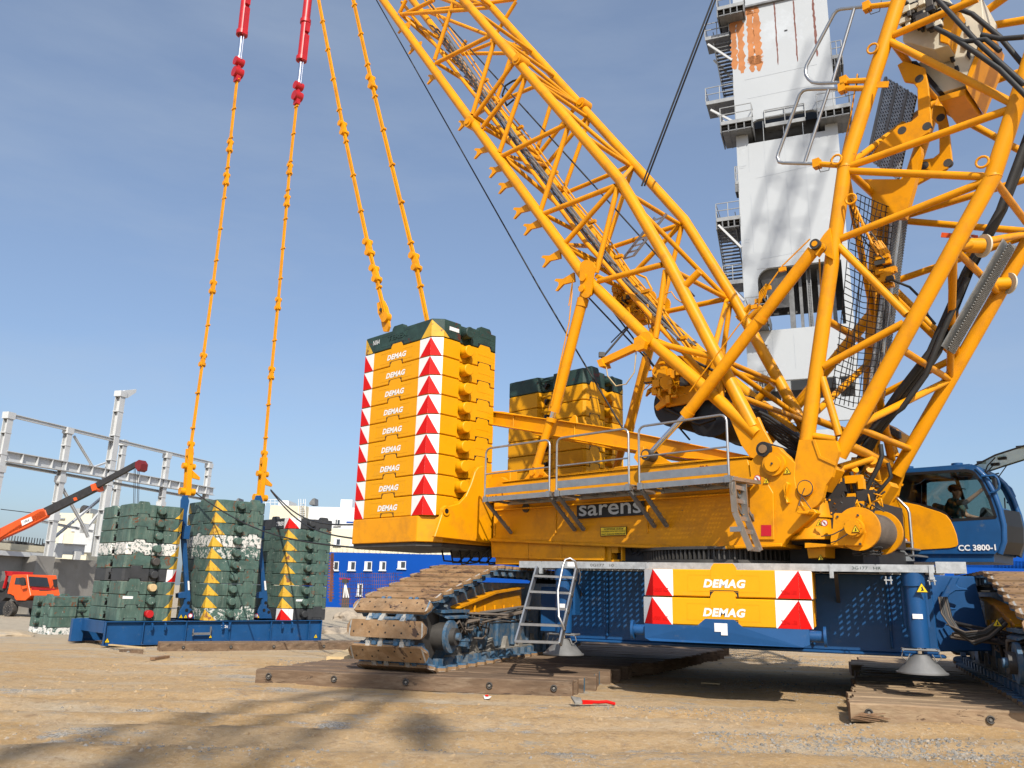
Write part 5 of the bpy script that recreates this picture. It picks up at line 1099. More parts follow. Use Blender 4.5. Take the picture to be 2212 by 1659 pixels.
# ================================================================= operator
def person():
    m=bpy.data.meshes.new('body'); bm=bmesh.new()
    hp_=toS(SP(2124,1052,2.12)); base=S(hp_[0]-.63,2.42,hp_[2]-.70)
    J={}
    def j(n,u,w_,z,r): J[n]=(bm.verts.new(base+U*u+W*w_+Z*z),r)
    j('pelvis',0,0,0,.14); j('waist',.0,0,.16,.13); j('chest',.03,0,.38,.15); j('neck',.06,0,.52,.055); j('chin',.09,0,.60,.065); j('head',.08,0,.68,.095); j('crown',.06,0,.77,.075); j('nose',.165,0,.655,.022)
    j('sh_r',.05,-.19,.46,.065); j('el_r',.30,-.26,.44,.048); j('wr_r',.52,-.26,.60,.034); j('palm_r',.58,-.26,.65,.034)
    j('sh_l',.05,.19,.46,.065); j('el_l',.16,.24,.24,.05); j('wr_l',.38,.16,.18,.034); j('palm_l',.45,.15,.19,.034)
    for s_,q in((-1,'r'),(1,'l')): j('hip_'+q,.04,.1*s_,-.02,.10); j('kn_'+q,.45,.13*s_,.06,.07); j('an_'+q,.55,.12*s_,-.34,.05); j('toe_'+q,.70,.12*s_,-.38,.04)
    for k in range(4): j('f%d'%k,.605+.01*k,-.295+.024*k,.685+.004*k,.011); j('g%d'%k,.645+.012*k,-.31+.033*k,.715-.01*(k==0),.010); j('h%d'%k,.675+.008*k,-.315+.036*k,.735-.02*(k in(0,3)),.008)
    j('t0',.60,-.215,.66,.012); j('t1',.635,-.19,.675,.010)
    E_=[('pelvis','waist'),('waist','chest'),('chest','neck'),('neck','chin'),('chin','head'),('head','crown'),('head','nose'),('chest','sh_r'),('sh_r','el_r'),('el_r','wr_r'),('wr_r','palm_r'),('chest','sh_l'),('sh_l','el_l'),('el_l','wr_l'),('wr_l','palm_l')]
    for q in'rl': E_+=[('pelvis','hip_'+q),('hip_'+q,'kn_'+q),('kn_'+q,'an_'+q),('an_'+q,'toe_'+q)]
    for k in range(4): E_+=[('palm_r','f%d'%k),('f%d'%k,'g%d'%k),('g%d'%k,'h%d'%k)]
    E_+=[('palm_r','t0'),('t0','t1')]
    for a,b in E_: bm.edges.new((J[a][0],J[b][0]))
    org=V((base.x,base.y,base.z-.4)); rr=[r for _,r in J.values()]
    for v in bm.verts: v.co-=org
    bm.to_mesh(m); bm.free(); m.materials.append(MAT['skin']); o=bpy.data.objects.new('person',m); o.location=org; C.objects.link(o)
    sk=o.modifiers.new('skin','SKIN'); sk.use_smooth_shade=True
    for i,r in enumerate(rr): m.skin_vertices[0].data[i].radius=(r,r)
    m.skin_vertices[0].data[0].use_root=True
    sd_=o.modifiers.new('sub','SUBSURF'); sd_.levels=1; sd_.render_levels=2
    tag(o,'operator in dark T-shirt and cap sitting in the blue cab, one arm stretched forward','person')
    c=M(); 
    def ell(m_,c0,rx,ry,rz_,mi=0,n=14):
        vs=[];fs=[]
        for i in range(n+1):
            a=math.pi*i/n
            for k in range(n): b=2*math.pi*k/n; vs.append(c0+U*rx*math.sin(a)*math.cos(b)+W*ry*math.sin(a)*math.sin(b)+Z*rz_*math.cos(a))
        for i in range(n):
            for k in range(n): fs.append((i*n+k,i*n+(k+1)%n,(i+1)*n+(k+1)%n,(i+1)*n+k))
        m_.add(vs,fs,mi,True)
    sh=M(); ell(sh,base+U*.01+Z*.10,.17,.20,.2); ell(sh,base+U*.03+Z*.34,.175,.23,.2); 
    for s_ in(-1,1): ell(sh,base+U*.06+W*.2*s_+Z*.45,.1,.1,.1)
    sh.tube(base+U*.05-W*.19+Z*.46,base+U*.17-W*.23+Z*.45,.085,.07,n=14); sh.tube(base+U*.05+W*.19+Z*.46,base+U*.11+W*.22+Z*.34,.085,.07,n=14); sh.build('shirt','shirt',o)
    h=M(); ell(h,base+U*.06+Z*.74,.115,.10,.085); h.prism([base+U*.14-W*.07+Z*.73,base+U*.25-W*.05+Z*.715,base+U*.25+W*.05+Z*.715,base+U*.14+W*.07+Z*.73],Z*.012); h.build('cap','hair',o)
    e=M(); 
    for s_ in(-1,1): ell(e,base+U*.165+W*.035*s_+Z*.69,.012,.014,.01,0,8); ell(e,base+U*.06+W*.095*s_+Z*.66,.025,.012,.035,1,8)
    e.bx(base+U*.155+Z*.615,.02,.06,.012,U,W,m=2); e.build('face',['black','skin','dark_red'],o)
person()
# ================================================================= pendant bars
def pendant(name,pts3,label,cols,steps,group,ends=None,red=None):
    """pts3: polyline of points; a pair of bars with clamps and pinned joints"""
    t=thing(name,label,'pendant',pts3[0],group)
    L=[0]
    for a,b in zip(pts3[:-1],pts3[1:]): L.append(L[-1]+(b-a).length)
    def at(s):
        for k in range(len(L)-1):
            if s<=L[k+1] or k==len(L)-2: return pts3[k].lerp(pts3[k+1],(s-L[k])/(L[k+1]-L[k]))
    tot=L[-1]; m=M(); sd_=W if abs((pts3[-1]-pts3[0]).normalized().dot(W))<.8 else U
    hw=cols
    joints=[0]+[s for s in steps if s<tot]+[tot]
    for a,b in zip(joints[:-1],joints[1:]):
        p,q=at(a),at(b); 
        for k in(-1,1): m.beam(p+U*hw*k,q+U*hw*k,hw*1.1,.06,side=U)
    m.build('link_bars','crane_yellow',t)
    c=M()
    k=1.1
    while k<tot:
        p=at(k); d=(at(min(tot,k+.1))-at(k-.1)).normalized(); c.beam(p-d*.035,p+d*.035,hw*4.2,.11,side=U); c.tube(p-U*hw*3.2,p+U*hw*3.2,.03,n=6); k+=1.45
    for s in joints[1:-1]:
        p=at(s); d=(at(min(tot,s+.1))-at(s-.1)).normalized()
        c.beam(p-d*.28,p+d*.28,hw*3.6,.12,side=U); 
        for z_ in(-.2,.2): c.tube(p+d*z_-W*.12,p+d*z_+W*.12,.10,n=12)
        c.beam(p-d*.24+U*hw*2.2,p+d*.24+U*hw*2.2,.05,.1,side=U)
    c.build('clamps','crane_yellow',t); return t,at,tot
w0=-2.0
p3=[SP(x,y,w0) for x,y in((834,690),(824,640),(799,548),(728,215),(688,0),(662,-140))]
t,at,tot=pendant('pendant_bar',p3,'yellow pendant hooked to the left corner of the tall near stack',.036,(1.6,2.6,7.5,15),'yellow pendants above the near stack')
m=M(); m.tube(p3[0]+Z*.05-W*.08,p3[0]+Z*.05+W*.08,.14,n=18); hk=[SP(x,y,w0) for x,y in((822,682),(830,672),(838,684),(840,705),(836,716),(828,716),(824,700))]; m.prism(hk,W*.07); m.prism([SP(x,y,w0) for x,y in((814,655),(826,648),(833,662),(836,676),(822,690),(816,676))],W*.09); m.tube(SP(825,670,w0)-W*.06,SP(825,670,w0)+W*.15,.05,n=12,m=1); m.build('hook_eye',['crane_yellow','dark_steel'],t)
p4=[SP(x,y,w0) for x,y in((923,695),(905,602),(868,440),(800,168),(763,0),(730,-150))]
t,at,tot=pendant('pendant_bar',p4,'yellow pendant ending on the right corner of the tall near stack',.036,(1.9,9,17),'yellow pendants above the near stack')
# the two long pendants that carry the tray
GR=rad(46); GQ=V((math.sin(GR),math.cos(GR),0)); GX=V((GQ.y,-GQ.x,0)); GA=V((-11.31,31.76,.33))
def GPn(x,y,off=-.9): return hit(x,y,GA-GX*off*-1,GX)
def gp(x,y): return hit(x,y,GA-GX*1.3,GX)
for xs,lab in (([(404,1062),(408,1000),(421,885),(444,740),(482,450),(512,172)],'long yellow pendant with a red strainer rising from the left blue arm of the tray'),([(562,1075),(570,990),(580,870),(606,600),(626,360),(641,222)],'long yellow pendant with a red strainer rising from the right blue arm of the tray')):
    P_=[gp(*q) for q in xs]; t,at,tot=pendant('tray_pendant',P_,lab,.055,(1.7,5.4,8.6,13.6,15.2),'long pendants above the tray')
    m=M(); a=P_[-1]; d=(P_[-1]-P_[-2]).normalized()
    m.beam(a-d*.1,a+d*.25,.30,.2,side=U); m.tube(a+d*.35-W*.2,a+d*.35+W*.2,.24,n=18); m.beam(a+d*.3,a+d*1.0,.16,.14,side=U); m.tube(a+d*.9-W*.2,a+d*.9+W*.2,.2,n=18)
    m.tube(a+d*2.3,a+d*6.6,.20,n=22); m.beam(a+d*2.2+U*.28,a+d*3.6+U*.28,.14,.2,side=U); m.beam(a+d*3.8+U*.25,a+d*4.3+U*.25,.14,.2,side=U); m.tube(a+d*2.3,a+d*2.5,.26,n=22); m.tube(a+d*4.4,a+d*4.6,.26,n=22); m.build('strainer','red_paint',t)
    m=M(); m.tube(a+d*.95,a+d*2.35,.10,n=18); m.tube(a+d*.95+U*.2,a+d*2.3+U*.2,.03,n=8); m.tube(a+d*1.0,a+d*1.15,.16,n=18); m.build('piston_rod','chrome',t)
    m=M(); b=P_[0]; e=(P_[1]-P_[0]).normalized(); 
    for k in(-1,1): m.beam(b-e*.15+U*.11*k,b+e*1.7+U*.11*k,.08,.2,side=U)
    m.tube(b-W*.3,b+W*.3,.14,n=16); m.tube(b+e*1.0-W*.25,b+e*1.0+W*.25,.12,n=16); m.prism([b+e*.55+GQ*.1,b+e*.85+GQ*.12,b+e*.60+GQ*.45,b+e*.50+GQ*.44],GX*.10); m.build('lower_clevis','crane_yellow',t)
# ================================================================= tray with green slabs
GROT=math.atan2(GX.y,GX.x)
def tp(x,y,off): return hit(x,y,GA+GX*off,GX)      # plane parallel to the tray front
FO=.28
ga=GPt=None
a=tp(230,1341,FO); b=tp(697,1341,FO); a.z=b.z=(a.z+b.z)/2; TZ=a.z; LQ=(b-a).dot(GQ)
tray=thing('ballast_tray','blue steel tray on the ground carrying the green counterweight slabs','tray',V((a.x,a.y,TZ-.82)))
m=M(); H_=.80; D_=2.9
for off in(0,-D_): # front and rear plate girders
    o_=a+GX*off
    m.ob(o_-GX*.26,GQ*LQ,GX*.26,Z*-.03,0); m.ob(o_-GX*.26-Z*(H_-.03),GQ*LQ,GX*.26,Z*-.03,0); m.ob(o_-GX*.14-Z*.03,GQ*LQ,GX*.02,Z*-(H_-.06),0)
    for k in range(6):
        f=(0,.15,.33,.53,.73,.93,1)[k]; m.ob(o_-GX*.12+GQ*(LQ*f)-Z*.03,GQ*.03,GX*.11,Z*-(H_-.06),0)
    m.ob(o_-GX*.12+GQ*(LQ-.03)-Z*.03,GQ*.03,GX*.11,Z*-(H_-.06),0)
for f in(0,.33,.66,.98): m.ob(a-GX*D_+GQ*(LQ*f),GX*(D_-.2),GQ*.14,Z*-.4,0)
m.ob(a-GX*2.7-GQ*.3,GX*.24,GQ*.4,Z*-.78,0); 
for f in(.18,.235,.49,.52,.78,.83): m.prism([a+GQ*(LQ*f)-Z*.05,a+GQ*(LQ*f)+GX*.10-Z*.10,a+GQ*(LQ*f)+GX*.08-Z*.30,a+GQ*(LQ*f)-Z*.36],GQ*.05,0)
m.build('girders',['crane_blue'],tray,.006)
m=M(); q=a+GQ*LQ*.40+GX*.02-Z*.45; m.bx(q,.05,.7,.08,GX,GQ); m.bx(q+GQ*.33+Z*.1,.05,.04,.3,GX,GQ); m.bx(q-GQ*.33+Z*.05,.05,.04,.25,GX,GQ); m.build('tow_bracket','alu',tray)
def twarn(c,s): 
    X,Y=GQ,Z; n=GX; m=M(); m.prism([c-X*s*.5-Y*s*.43,c+X*s*.5-Y*s*.43,c+Y*s*.43],n*.003,1); m.prism([c-X*s*.38-Y*s*.36+n*.003,c+X*s*.38-Y*s*.36+n*.003,c+Y*s*.30+n*.003],n*.003,0); m.prism([c-X*s*.08-Y*s*.28+n*.006,c+X*s*.08-Y*s*.28+n*.006,c+Y*s*.12+n*.006],n*.002,1); m.build('warning_sign',['sticker_yellow','black'],tray)
twarn(a+GQ*.15-GX*.115-Z*.62,.2); twarn(a+GQ*(LQ-.2)-GX*.115-Z*.62,.2); twarn(a+GQ*LQ*.44+GX*.05-Z*.55,.14)
text('7,2t',a+GQ*LQ*.51-GX*.115-Z*.22,GQ,Z,tray,width=.26,height=.12,mat='sticker_white',bold=.02)
# upright arms
for (xb,xt,lab) in((401,400,'a'),(569,560,'b')):
    m=M(); 
    def g_(x,y,off=-.55): return tp(x,y,off)
    dx=xb-401; k=1
    P_=[(385+dx,1336),(389+dx,1320),(398+dx,1305),(400+dx,1275),(387+dx,1290) if 0 else (399+dx,1250),(393+dx,1180),(390+dx,1120),(392+dx,1080),(396+dx,1070),(405+dx,1070),(409+dx,1082),(404+dx,1110),(404+dx,1180),(408+dx,1250),(412+dx,1290),(409+dx,1312),(416+dx,1318),(420+dx,1336)]
    if xb>500: P_=[(x-((1336-y)*.035),y) for x,y in P_]
    m.prism([g_(x,y) for x,y in P_],-GX*.09,0); m.prism([g_(x,y,-.75) for x,y in P_],-GX*.09,0)
    sh=(lambda y:(1336-y)*.035 if xb>500 else 0)
    m.prism([g_(x+dx-sh(y),y,-.5) for x,y in((386,1282),(402,1278),(402,1292),(386,1292))],-GX*.3,0)
    for (x,y) in((407,1302),(413,1322),(403,1318)): c=g_(x+dx-sh(y),y,-.54); m.tube(c,c+GX*.01,.06,n=12,m=1)
    m.bx(g_(400+dx-sh(1150),1150,-.5),.2,.3,.5,GX,GQ,m=0); m.prism([g_(x+dx-sh(y),y,-.53) for x,y in((405,1255),(409,1255),(410,1275),(406,1275))],GX*.01,2)
    m.build('lifting_arm',['crane_blue','black','sticker_white'],tray,.008)
    for q_ in(391,401): twarn(g_(q_+dx-(12 if xb>500 else 0),1331,-.5),.17)
    m=M(); c=g_(411+dx-(26 if xb>500 else 0),1330,-.5); m.tube(c,c+GX*.01,.09,n=16,m=0); m.tube(c,c+GX*.015,.065,n=16,m=1); m.build('prohibition_sign',['sticker_red','sticker_white'],tray)
def gslab(org,i,lab,grp,mir=False,bm='worn_green',kind='arrow',km=None,mk=('white_paint','marking_yellow'),name=None,rz=GROT):
    return slab(org+Z*(i*SH),rz,lab,grp,mir,kind,bm,km,mk,name)
zt=TZ+.004
# left stack, seen from its inner corner
pL=tp(367.7,1338,0); pL.z=zt; oL=pL-GX*2.5
colL=[('worn_green','red_paint','green slab with a bright red knob'),('worn_green',None,'green slab with a white paper label'),('worn_green','fresh_wood','green slab with a pale bare knob'),('slab_black',None,'black slab with a red and white corner'),('worn_green_rusty','dark_steel','green slab with rust along its lower edge'),('peeling_white','worn_green','slab almost covered in peeling white paint'),('worn_green',None,'plain green slab'),('worn_green_rusty',None,'green slab with a rusty corner'),('worn_green',None,'green slab with scratched white patches')]
for i,(bmn,km,l) in enumerate(colL):
    wh=bmn=='slab_black'; t=gslab(oL,i,f'{l}, {ORD[i]} from bottom of left stack','slabs in the left green stack',True,bmn,'arrow_white' if wh else 'arrow',km,('white_paint','red_marking') if wh else ('white_paint','marking_yellow'))
    if i==1: px('paper_label',M().ob((2.716,-1.85,.3),(0,.35,0),(0,0,.09),(.003,0,0)).mesh('label',['sticker_white']),t)
pM=tp(440,1338.6,0); pM.z=zt; oM=pM-GX*2.5
colM=['chipped_white','worn_green','worn_green','worn_green','worn_green_rusty','chipped_white','peeling_white','worn_green_rusty','worn_green','worn_green_rusty']
desc={'chipped_white':'green slab with flaking white paint','worn_green':'scratched green slab','worn_green_rusty':'rust patched green slab','peeling_white':'slab with white paint peeling off','slab_black':'black slab'}
for i,bmn in enumerate(colM): gslab(oM,i,f'{desc[bmn]} with yellow arrow, {ORD[i]} from bottom of the middle stack','slabs in the middle green stack',False,bmn,km='worn_green_rusty' if i in(3,4,5) else 'worn_green')
pR=tp(605.6,1338,0); pR.z=zt; oR=pR-GX*2.5
colR=['slab_black','worn_green','worn_green','worn_green_rusty','worn_green_rusty','worn_green','worn_green','worn_green_rusty','slab_black']
for i,bmn in enumerate(colR):
    bk=bmn=='slab_black'; l=('black slab with white lettering topping the right stack' if i==8 else 'black slab with a red and white arrow at the foot of the right stack') if bk else f'{desc[bmn]} with yellow arrow, {ORD[i]} from bottom of the right stack'
    t=gslab(oR,i,l,'slabs in the right green stack',False,bmn,'arrow_white' if bk else 'arrow',None,('white_paint','red_marking') if bk else ('white_paint','marking_yellow'),'TEREX' if i==8 else None)
    if i==1: px('paper_label',M().ob((2.716,.5,.28),(0,.32,0),(0,0,.08),(.003,0,0)).mesh('label',['sticker_white']),t)
# small stack at the far left
rz=rad(-125); X_=V((math.cos(rz),math.sin(rz),0)); Y_=V((-X_.y,X_.x,0)); cs=GP(101,1379,-.86)
oS=cs-X_*2.71-Y_*1.95
for i,bmn in enumerate(('peeling_white','worn_green','worn_green','worn_green_rusty')): gslab(oS,i,f'{desc[bmn]}, {ORD[i]} from bottom of the low stack before the truck','slabs in the low stack at the far left',False,bmn,'plain',None,rz=rz)
# guy ropes from the pendants to the crane
for a_,b_,lab in(((424,1066),(780,1150),'thin dark rope running from the left tray pendant towards the crane'),((585,1058),(780,1133),'upper of two thin ropes running from the right tray pendant towards the crane'),((585,1060),(780,1165),'lower of two thin ropes running from the right tray pendant towards the crane')):
    p=gp(*a_); q=SP(*b_,-1.5); 
    if a_[0]<500: q=SP(792,1185,-1.5)
    pts_=[p.lerp(q,k/12)-Z*(.5*math.sin(math.pi*k/12)) for k in range(13)]; m=M(); m.path(pts_,.025,6); o=m.build('guy_rope','rubber'); tag(o,lab,'rope','ropes between the tray and the crane')
# ================================================================= timber mats
def timber(p,q,wd,ht,m,mi,mend,ring=True,jit=.012):
    p,q=V(p),V(q); d=(q-p).normalized(); s_=d.cross(Z); n=8; vs=[]; L_=(q-p).length
    for k in range(n+1):
        c=p+d*(L_*k/n); jx=random.uniform(-jit,jit); jz=random.uniform(-jit,jit)*.6
        for a_,b_ in((-.5,0),(.5,0),(.5,.92),(.44,1),(-.44,1),(-.5,.92)): vs.append(c+s_*(wd*a_+jx)+Z*(ht*b_+jz*(1 if b_ else 0)))
    N6=6; fs=[]
    for k in range(n):
        for i in range(N6): fs.append((k*N6+i,k*N6+(i+1)%N6,(k+1)*N6+(i+1)%N6,(k+1)*N6+i))
    m.add(vs,fs,mi); m.add(vs[:N6],[tuple(range(N6))],mend); m.add(vs[-N6:],[tuple(reversed(range(N6)))],mend)
def mat_(org,ldir,wdir,length,nt,label,group,name='timber_mat',bolts=(.12,.38,.62,.88),tw=.30,ht=.24,z=0,front=True,cols=None,wm='wood'):
    t=thing(name,label,'timber mat',org,group)
    for k in range(nt):
        j0=random.uniform(-.08,.06) if k else 0; j1=random.uniform(-.09,.07) if k else 0
        m=M(); timber(org+wdir*(tw*(k+.5))+ldir*j0,org+wdir*(tw*(k+.5))+ldir*(length+j1),tw-.015,ht+random.uniform(-.008,.008),m,0,1 if not cols or k not in cols else 2)
        if k==0 and front:
            for f in bolts:
                c=org+ldir*(length*f)+Z*(ht*.52)-wdir*.0; nv=-wdir; m.tube(c+nv*-.02,c+nv*.012,.040,n=12,m=3); pts_=[c+nv*.02+ldir*.045*math.cos(rad(t_))+Z*.045*math.sin(rad(t_)) for t_ in range(0,331,30)]; m.path(pts_,.012,5,m=3); m.tube(c+nv*-.01,c+nv*.03,.018,n=8,m=4)
        m.build('timber',[wm,'wood_end','wood_blue','dark_steel','stone'],t)
    return t
F_a=GP(545,1476,0); F_b=GP(1230,1506,0); F_a.z=F_b.z=0; ml=(F_b-F_a).normalized(); LM=(F_b-F_a).length
mw=horiz(GP(1600,1392,.24)-GP(1230,1472,.24)); kk=0; org=V(F_a)
names=['nearest brown timber mat under the left track, with four ring bolts in its edge','second timber mat under the left track, with blue painted timber ends','third timber mat under the left track','fourth timber mat from the camera under the left track','fifth timber mat from the camera under the left track','sixth timber mat from the camera under the left track','seventh timber mat from the camera under the left track','farthest timber mat under the left track']
off=0
for i in range(8):
    n=5; sh=0 if i==0 else random.uniform(-.25,.12)
    mat_(F_a+mw*off+ml*sh,ml,mw,LM,n,names[i],'timber mats under the left track',cols=(2,4) if i==0 else (1,) if i==1 else None,bolts=(.055,.27,.50,.76,.955) if i==0 else (.2,.8)); off+=n*.30+.03
# right mats
R_a=GP(1836,1558,0); R_b=GP(2212,1581,0); R_a.z=R_b.z=0; rl=(R_b-R_a).normalized(); rw=horiz(GP(1841,1400,.24)-GP(1833,1512,.24)); off=0
rn=['nearest pale timber mat at the right edge, with a splintered corner','second timber mat under the right track','third timber mat under the right track','fourth timber mat from the camera under the right track','fifth timber mat from the camera under the right track','sixth timber mat from the camera under the right track','farthest timber mat under the right track']
for i in range(7): mat_(R_a+rw*off+rl*(0 if i==0 else random.uniform(-.1,.25)),rl,rw,5.6,5,rn[i],'timber mats under the right track',bolts=(.045,.31,.7),tw=.30,ht=.24,wm='wood_pale'); off+=5*.30+.03
m=M()
for k in range(7): p=R_a+rl*(.03+.02*k)+Z*(.05+.012*k)-rw*.02; m.beam(p,p+rl*random.uniform(.2,.4)+Z*random.uniform(-.06,.06)-rw*.02,.015,.012)
o=m.build('splinters','wood_end'); tag(o,'dark splinters at the broken corner of the nearest right mat','splinters')
# long timber lying in front of the tray
q0=GP(345,1404,-.5); q1=GP(790,1400,-.5); q0.z=gz(q0.x,q0.y)-.02; q1.z=q0.z
dd=horiz(q1-q0); t=mat_(q0,dd,V((-dd.y,dd.x,0)),(q1-q0).length+1,3,'long weathered timber mat lying on the sand in front of the blue tray','timber mats by the tray',bolts=(.09,.28,.46,.68,.9),ht=.28)
# ================================================================= steel frame of the hall under construction
FD=62.0; fdir=V((math.sin(rad(15)),math.cos(rad(15)),0)); fnm=V((fdir.y,-fdir.x,0)); fA=V((-.60*FD,FD,0))
def FP(x,y,off=0): return hit(x,y,fA+fnm*off,fnm)
sf=thing('unfinished_hall','light grey steel frame of a hall under construction behind the green slabs','steel frame',FP(110,1200)*1.0)
def fcol(xt,yt,xb,yb,wd,off=0,br=()):
    p=FP(xt,yt,off); q=FP(xb,yb,off); q=V((p.x,p.y,q.z)); m=M(); m.ibeam(q,p,wd,wd*.9,.05,fdir,0)
    L_=(p-q).length
    for k in range(6): z=q.z+L_*(.12+.15*k); m.bx(V((p.x,p.y,z)),wd*1.12,wd*1.0,.08,fdir,fnm)
    for f in br: z=q.z+L_*f; m.bx(V((p.x,p.y,z)),wd*1.35,wd*1.15,.5,fdir,fnm)
    return m.build('column','frame_grey',sf)
fcol(20,895,0,1215,.5,0,(.99,.62)); fcol(148,928,112,1203,.5,0,(.99,.6,.3)); fcol(262,845,224,1203,.62,0,(.98,.47)); fcol(268,950,236,1203,.5,-3,(.97,.3)); fcol(362,980,340,1203,.5,0,(.98,.5)); fcol(452,1002,440,1203,.5,0,(.98,.4))
def fbeam(a_,b_,wd,ht,off=0,ribs=0):
    p=FP(*a_,off);q=FP(*b_,off); q.z=p.z=(p.z+q.z)/2; m=M(); m.ibeam(p,q,wd,ht,.05,fnm,0)
    for k in range(1,ribs): m.bx(p.lerp(q,k/ribs),.05,wd,ht*.95,fdir,fnm)
    return m.build('beam','frame_grey',sf)
def fbeam2(a_,b_,wd,ht,off=0,ribs=0,name='beam'):
    p=FP(*a_,off);q=FP(*b_,off); m=M(); m.ibeam(p,q,wd,ht,.05,fnm,0)
    d=(q-p).normalized()
    for k in range(1,ribs): m.bx(p.lerp(q,k/ribs),.05,wd,ht*.95,d,fnm)
    return m.build(name,'frame_grey',sf)
fbeam2((18,896),(458,1001),.25,.28); fbeam2((10,985),(460,1062),.5,.78,.1,18); fbeam2((12,1002),(460,1082),.3,.22,-.6)
fbeam2((160,942),(200,1008),.16,.16,0,0,'brace'); fbeam2((228,1000),(200,1010),.16,.16,0,0,'brace'); fbeam2((135,1055),(182,1140),.2,.2,0,0,'brace'); fbeam2((244,1055),(112,1165),.2,.2,-1,0,'brace'); fbeam2((182,1140),(190,1160),.2,.2,0,0,'brace'); fbeam2((60,1120),(200,1148),.2,.2,-1,0,'brace'); fbeam2((182,1148),(220,1100),.2,.2,-1,0,'brace')
m=M(); m.prism([FP(x,y) for x,y in((262,845),(266,843),(280,842),(289,841),(288,848),(270,860),(262,858))],fnm*.3); m.build('bracket','frame_grey',sf)
m=M(); c=FP(182,1141,-.2); m.bx(c,.9,.1,.8,fdir,fnm); c=FP(198,1009,-.2); m.bx(c,.6,.1,.3,fdir,fnm,m=1); m.build('gusset_plate',['frame_grey','red_paint'],sf)
# concrete substructure
cw=thing('concrete_wall','grey concrete foundation wall with pedestals under the steel frame','wall',FP(60,1330,-1)*1.0)
m=M(); p=FP(-60,1189,-1.2);q=FP(190,1212,-1.2); zt_=FP(60,1200,-1.2).z; p.z=q.z=0
def cwall(x0,x1,yt,off,th,m,mi=0):
    a_=FP(x0,yt,off); b_=FP(x1,yt,off); z=a_.z; a_.z=b_.z=-1.2; m.ob(a_,b_-a_,-fnm*th,Z*(z+1.2),mi)
cwall(-120,80,1192,-.8,.8,m); cwall(80,120,1200,.4,2.2,m); cwall(120,260,1206,-2.6,.6,m); m.build('wall','concrete',cw)
m=M()
for x0,x1,yt,off in((-120,88,1187,-.7),): a_=FP(x0,yt,off);b_=FP(x1,yt,off); m.beam(a_,V((b_.x,b_.y,a_.z)),.9,.35,side=fnm)
m.build('edge_beam','frame_grey',cw)
m=M(); a_=FP(-30,1178,-3); b_=FP(95,1188,-3); m.beam(a_,b_,1.4,.5,side=fnm,m=0); 
for k in range(20): m.beam(a_.lerp(b_,k/20)+Z*.2,a_.lerp(b_,k/20)+Z*.9,.05,.05,m=1)
for k in range(30): m.bx(a_.lerp(b_,random.random())+Z*(.2+.15*random.random())+fnm*.3,.3+.8*random.random(),.3,.1+.3*random.random(),fdir,fnm,m=random.choice((1,2,2)))
m.build('parapet',['cream_shade','dark_steel','concrete'],cw)
m=M(); a_=FP(122,1185,-1.8);b_=FP(182,1188,-1.8); m.ibeam(a_,b_,.4,.9,.05,fnm); m.bx(FP(125,1190,-1.6),.8,.3,1.1,fdir,fnm); m.bx(FP(166,1200,-1.6),.6,.3,.7,fdir,fnm); m.build('support_girder','frame_grey',cw)
# ================================================================= buildings
bN=T*-1; BD=V((GP(740,1302,-.4).x,GP(740,1302,-.4).y,0))
bdir=V((math.sin(rad(91)),math.cos(rad(91)),0)); bnm=V((bdir.y,-bdir.x,0))
Bp=V((-21,112,0))
def BP(x,y,off=0): return hit(x,y,Bp+bnm*off,bnm)
def box_b(m,x0,y0,x1,y1,off,depth,mi=0,z0=None):
    a_=BP(x0,y1,off); b_=BP(x1,y1,off); t_=BP((x0+x1)/2,y0,off); z_lo=a_.z if z0 is None else z0; a_.z=b_.z=z_lo; m.ob(a_,b_-a_,-bnm*depth,Z*(t_.z-z_lo),mi)
hall=thing('factory_building','long cream and blue factory building with white window frames behind the slabs','building',BP(800,1302))
m=M(); box_b(m,560,1197,2500,1305,0,30,0,-1.2); m.build('blue_wall','facade_blue',hall)
m=M(); zc=BP(900,1197).z; 
a_=BP(560,1197,0);b_=BP(1400,1197,0); t_=BP(700,1141,0); m.ob(V((a_.x,a_.y,zc)),V((b_.x-a_.x,b_.y-a_.y,0)),-bnm*30,Z*(t_.z-zc),0); zc2=t_.z
m.build('cream_wall','cream',hall)
m=M(); t_=BP(740,1096,0); a_=BP(640,1141,0); b_=BP(1400,1141,0); m.ob(V((a_.x,a_.y,zc2)),V((b_.x-a_.x,b_.y-a_.y,0)),-bnm*30,Z*(t_.z-zc2),0); m.build('white_wall','facade_white',hall)
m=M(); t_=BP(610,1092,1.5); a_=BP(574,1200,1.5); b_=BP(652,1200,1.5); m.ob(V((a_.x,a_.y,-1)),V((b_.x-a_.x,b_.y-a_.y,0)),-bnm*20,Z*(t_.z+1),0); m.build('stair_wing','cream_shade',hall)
m=M(); a_=BP(1000,1197,0);b_=BP(2600,1197,0); t_=BP(2200,1150,0); m.ob(V((a_.x,a_.y,zc-.01)),V((b_.x-a_.x,b_.y-a_.y,0))*1.3,-bnm*28,Z*2.0,0); m.build('blue_extension','facade_blue',hall)
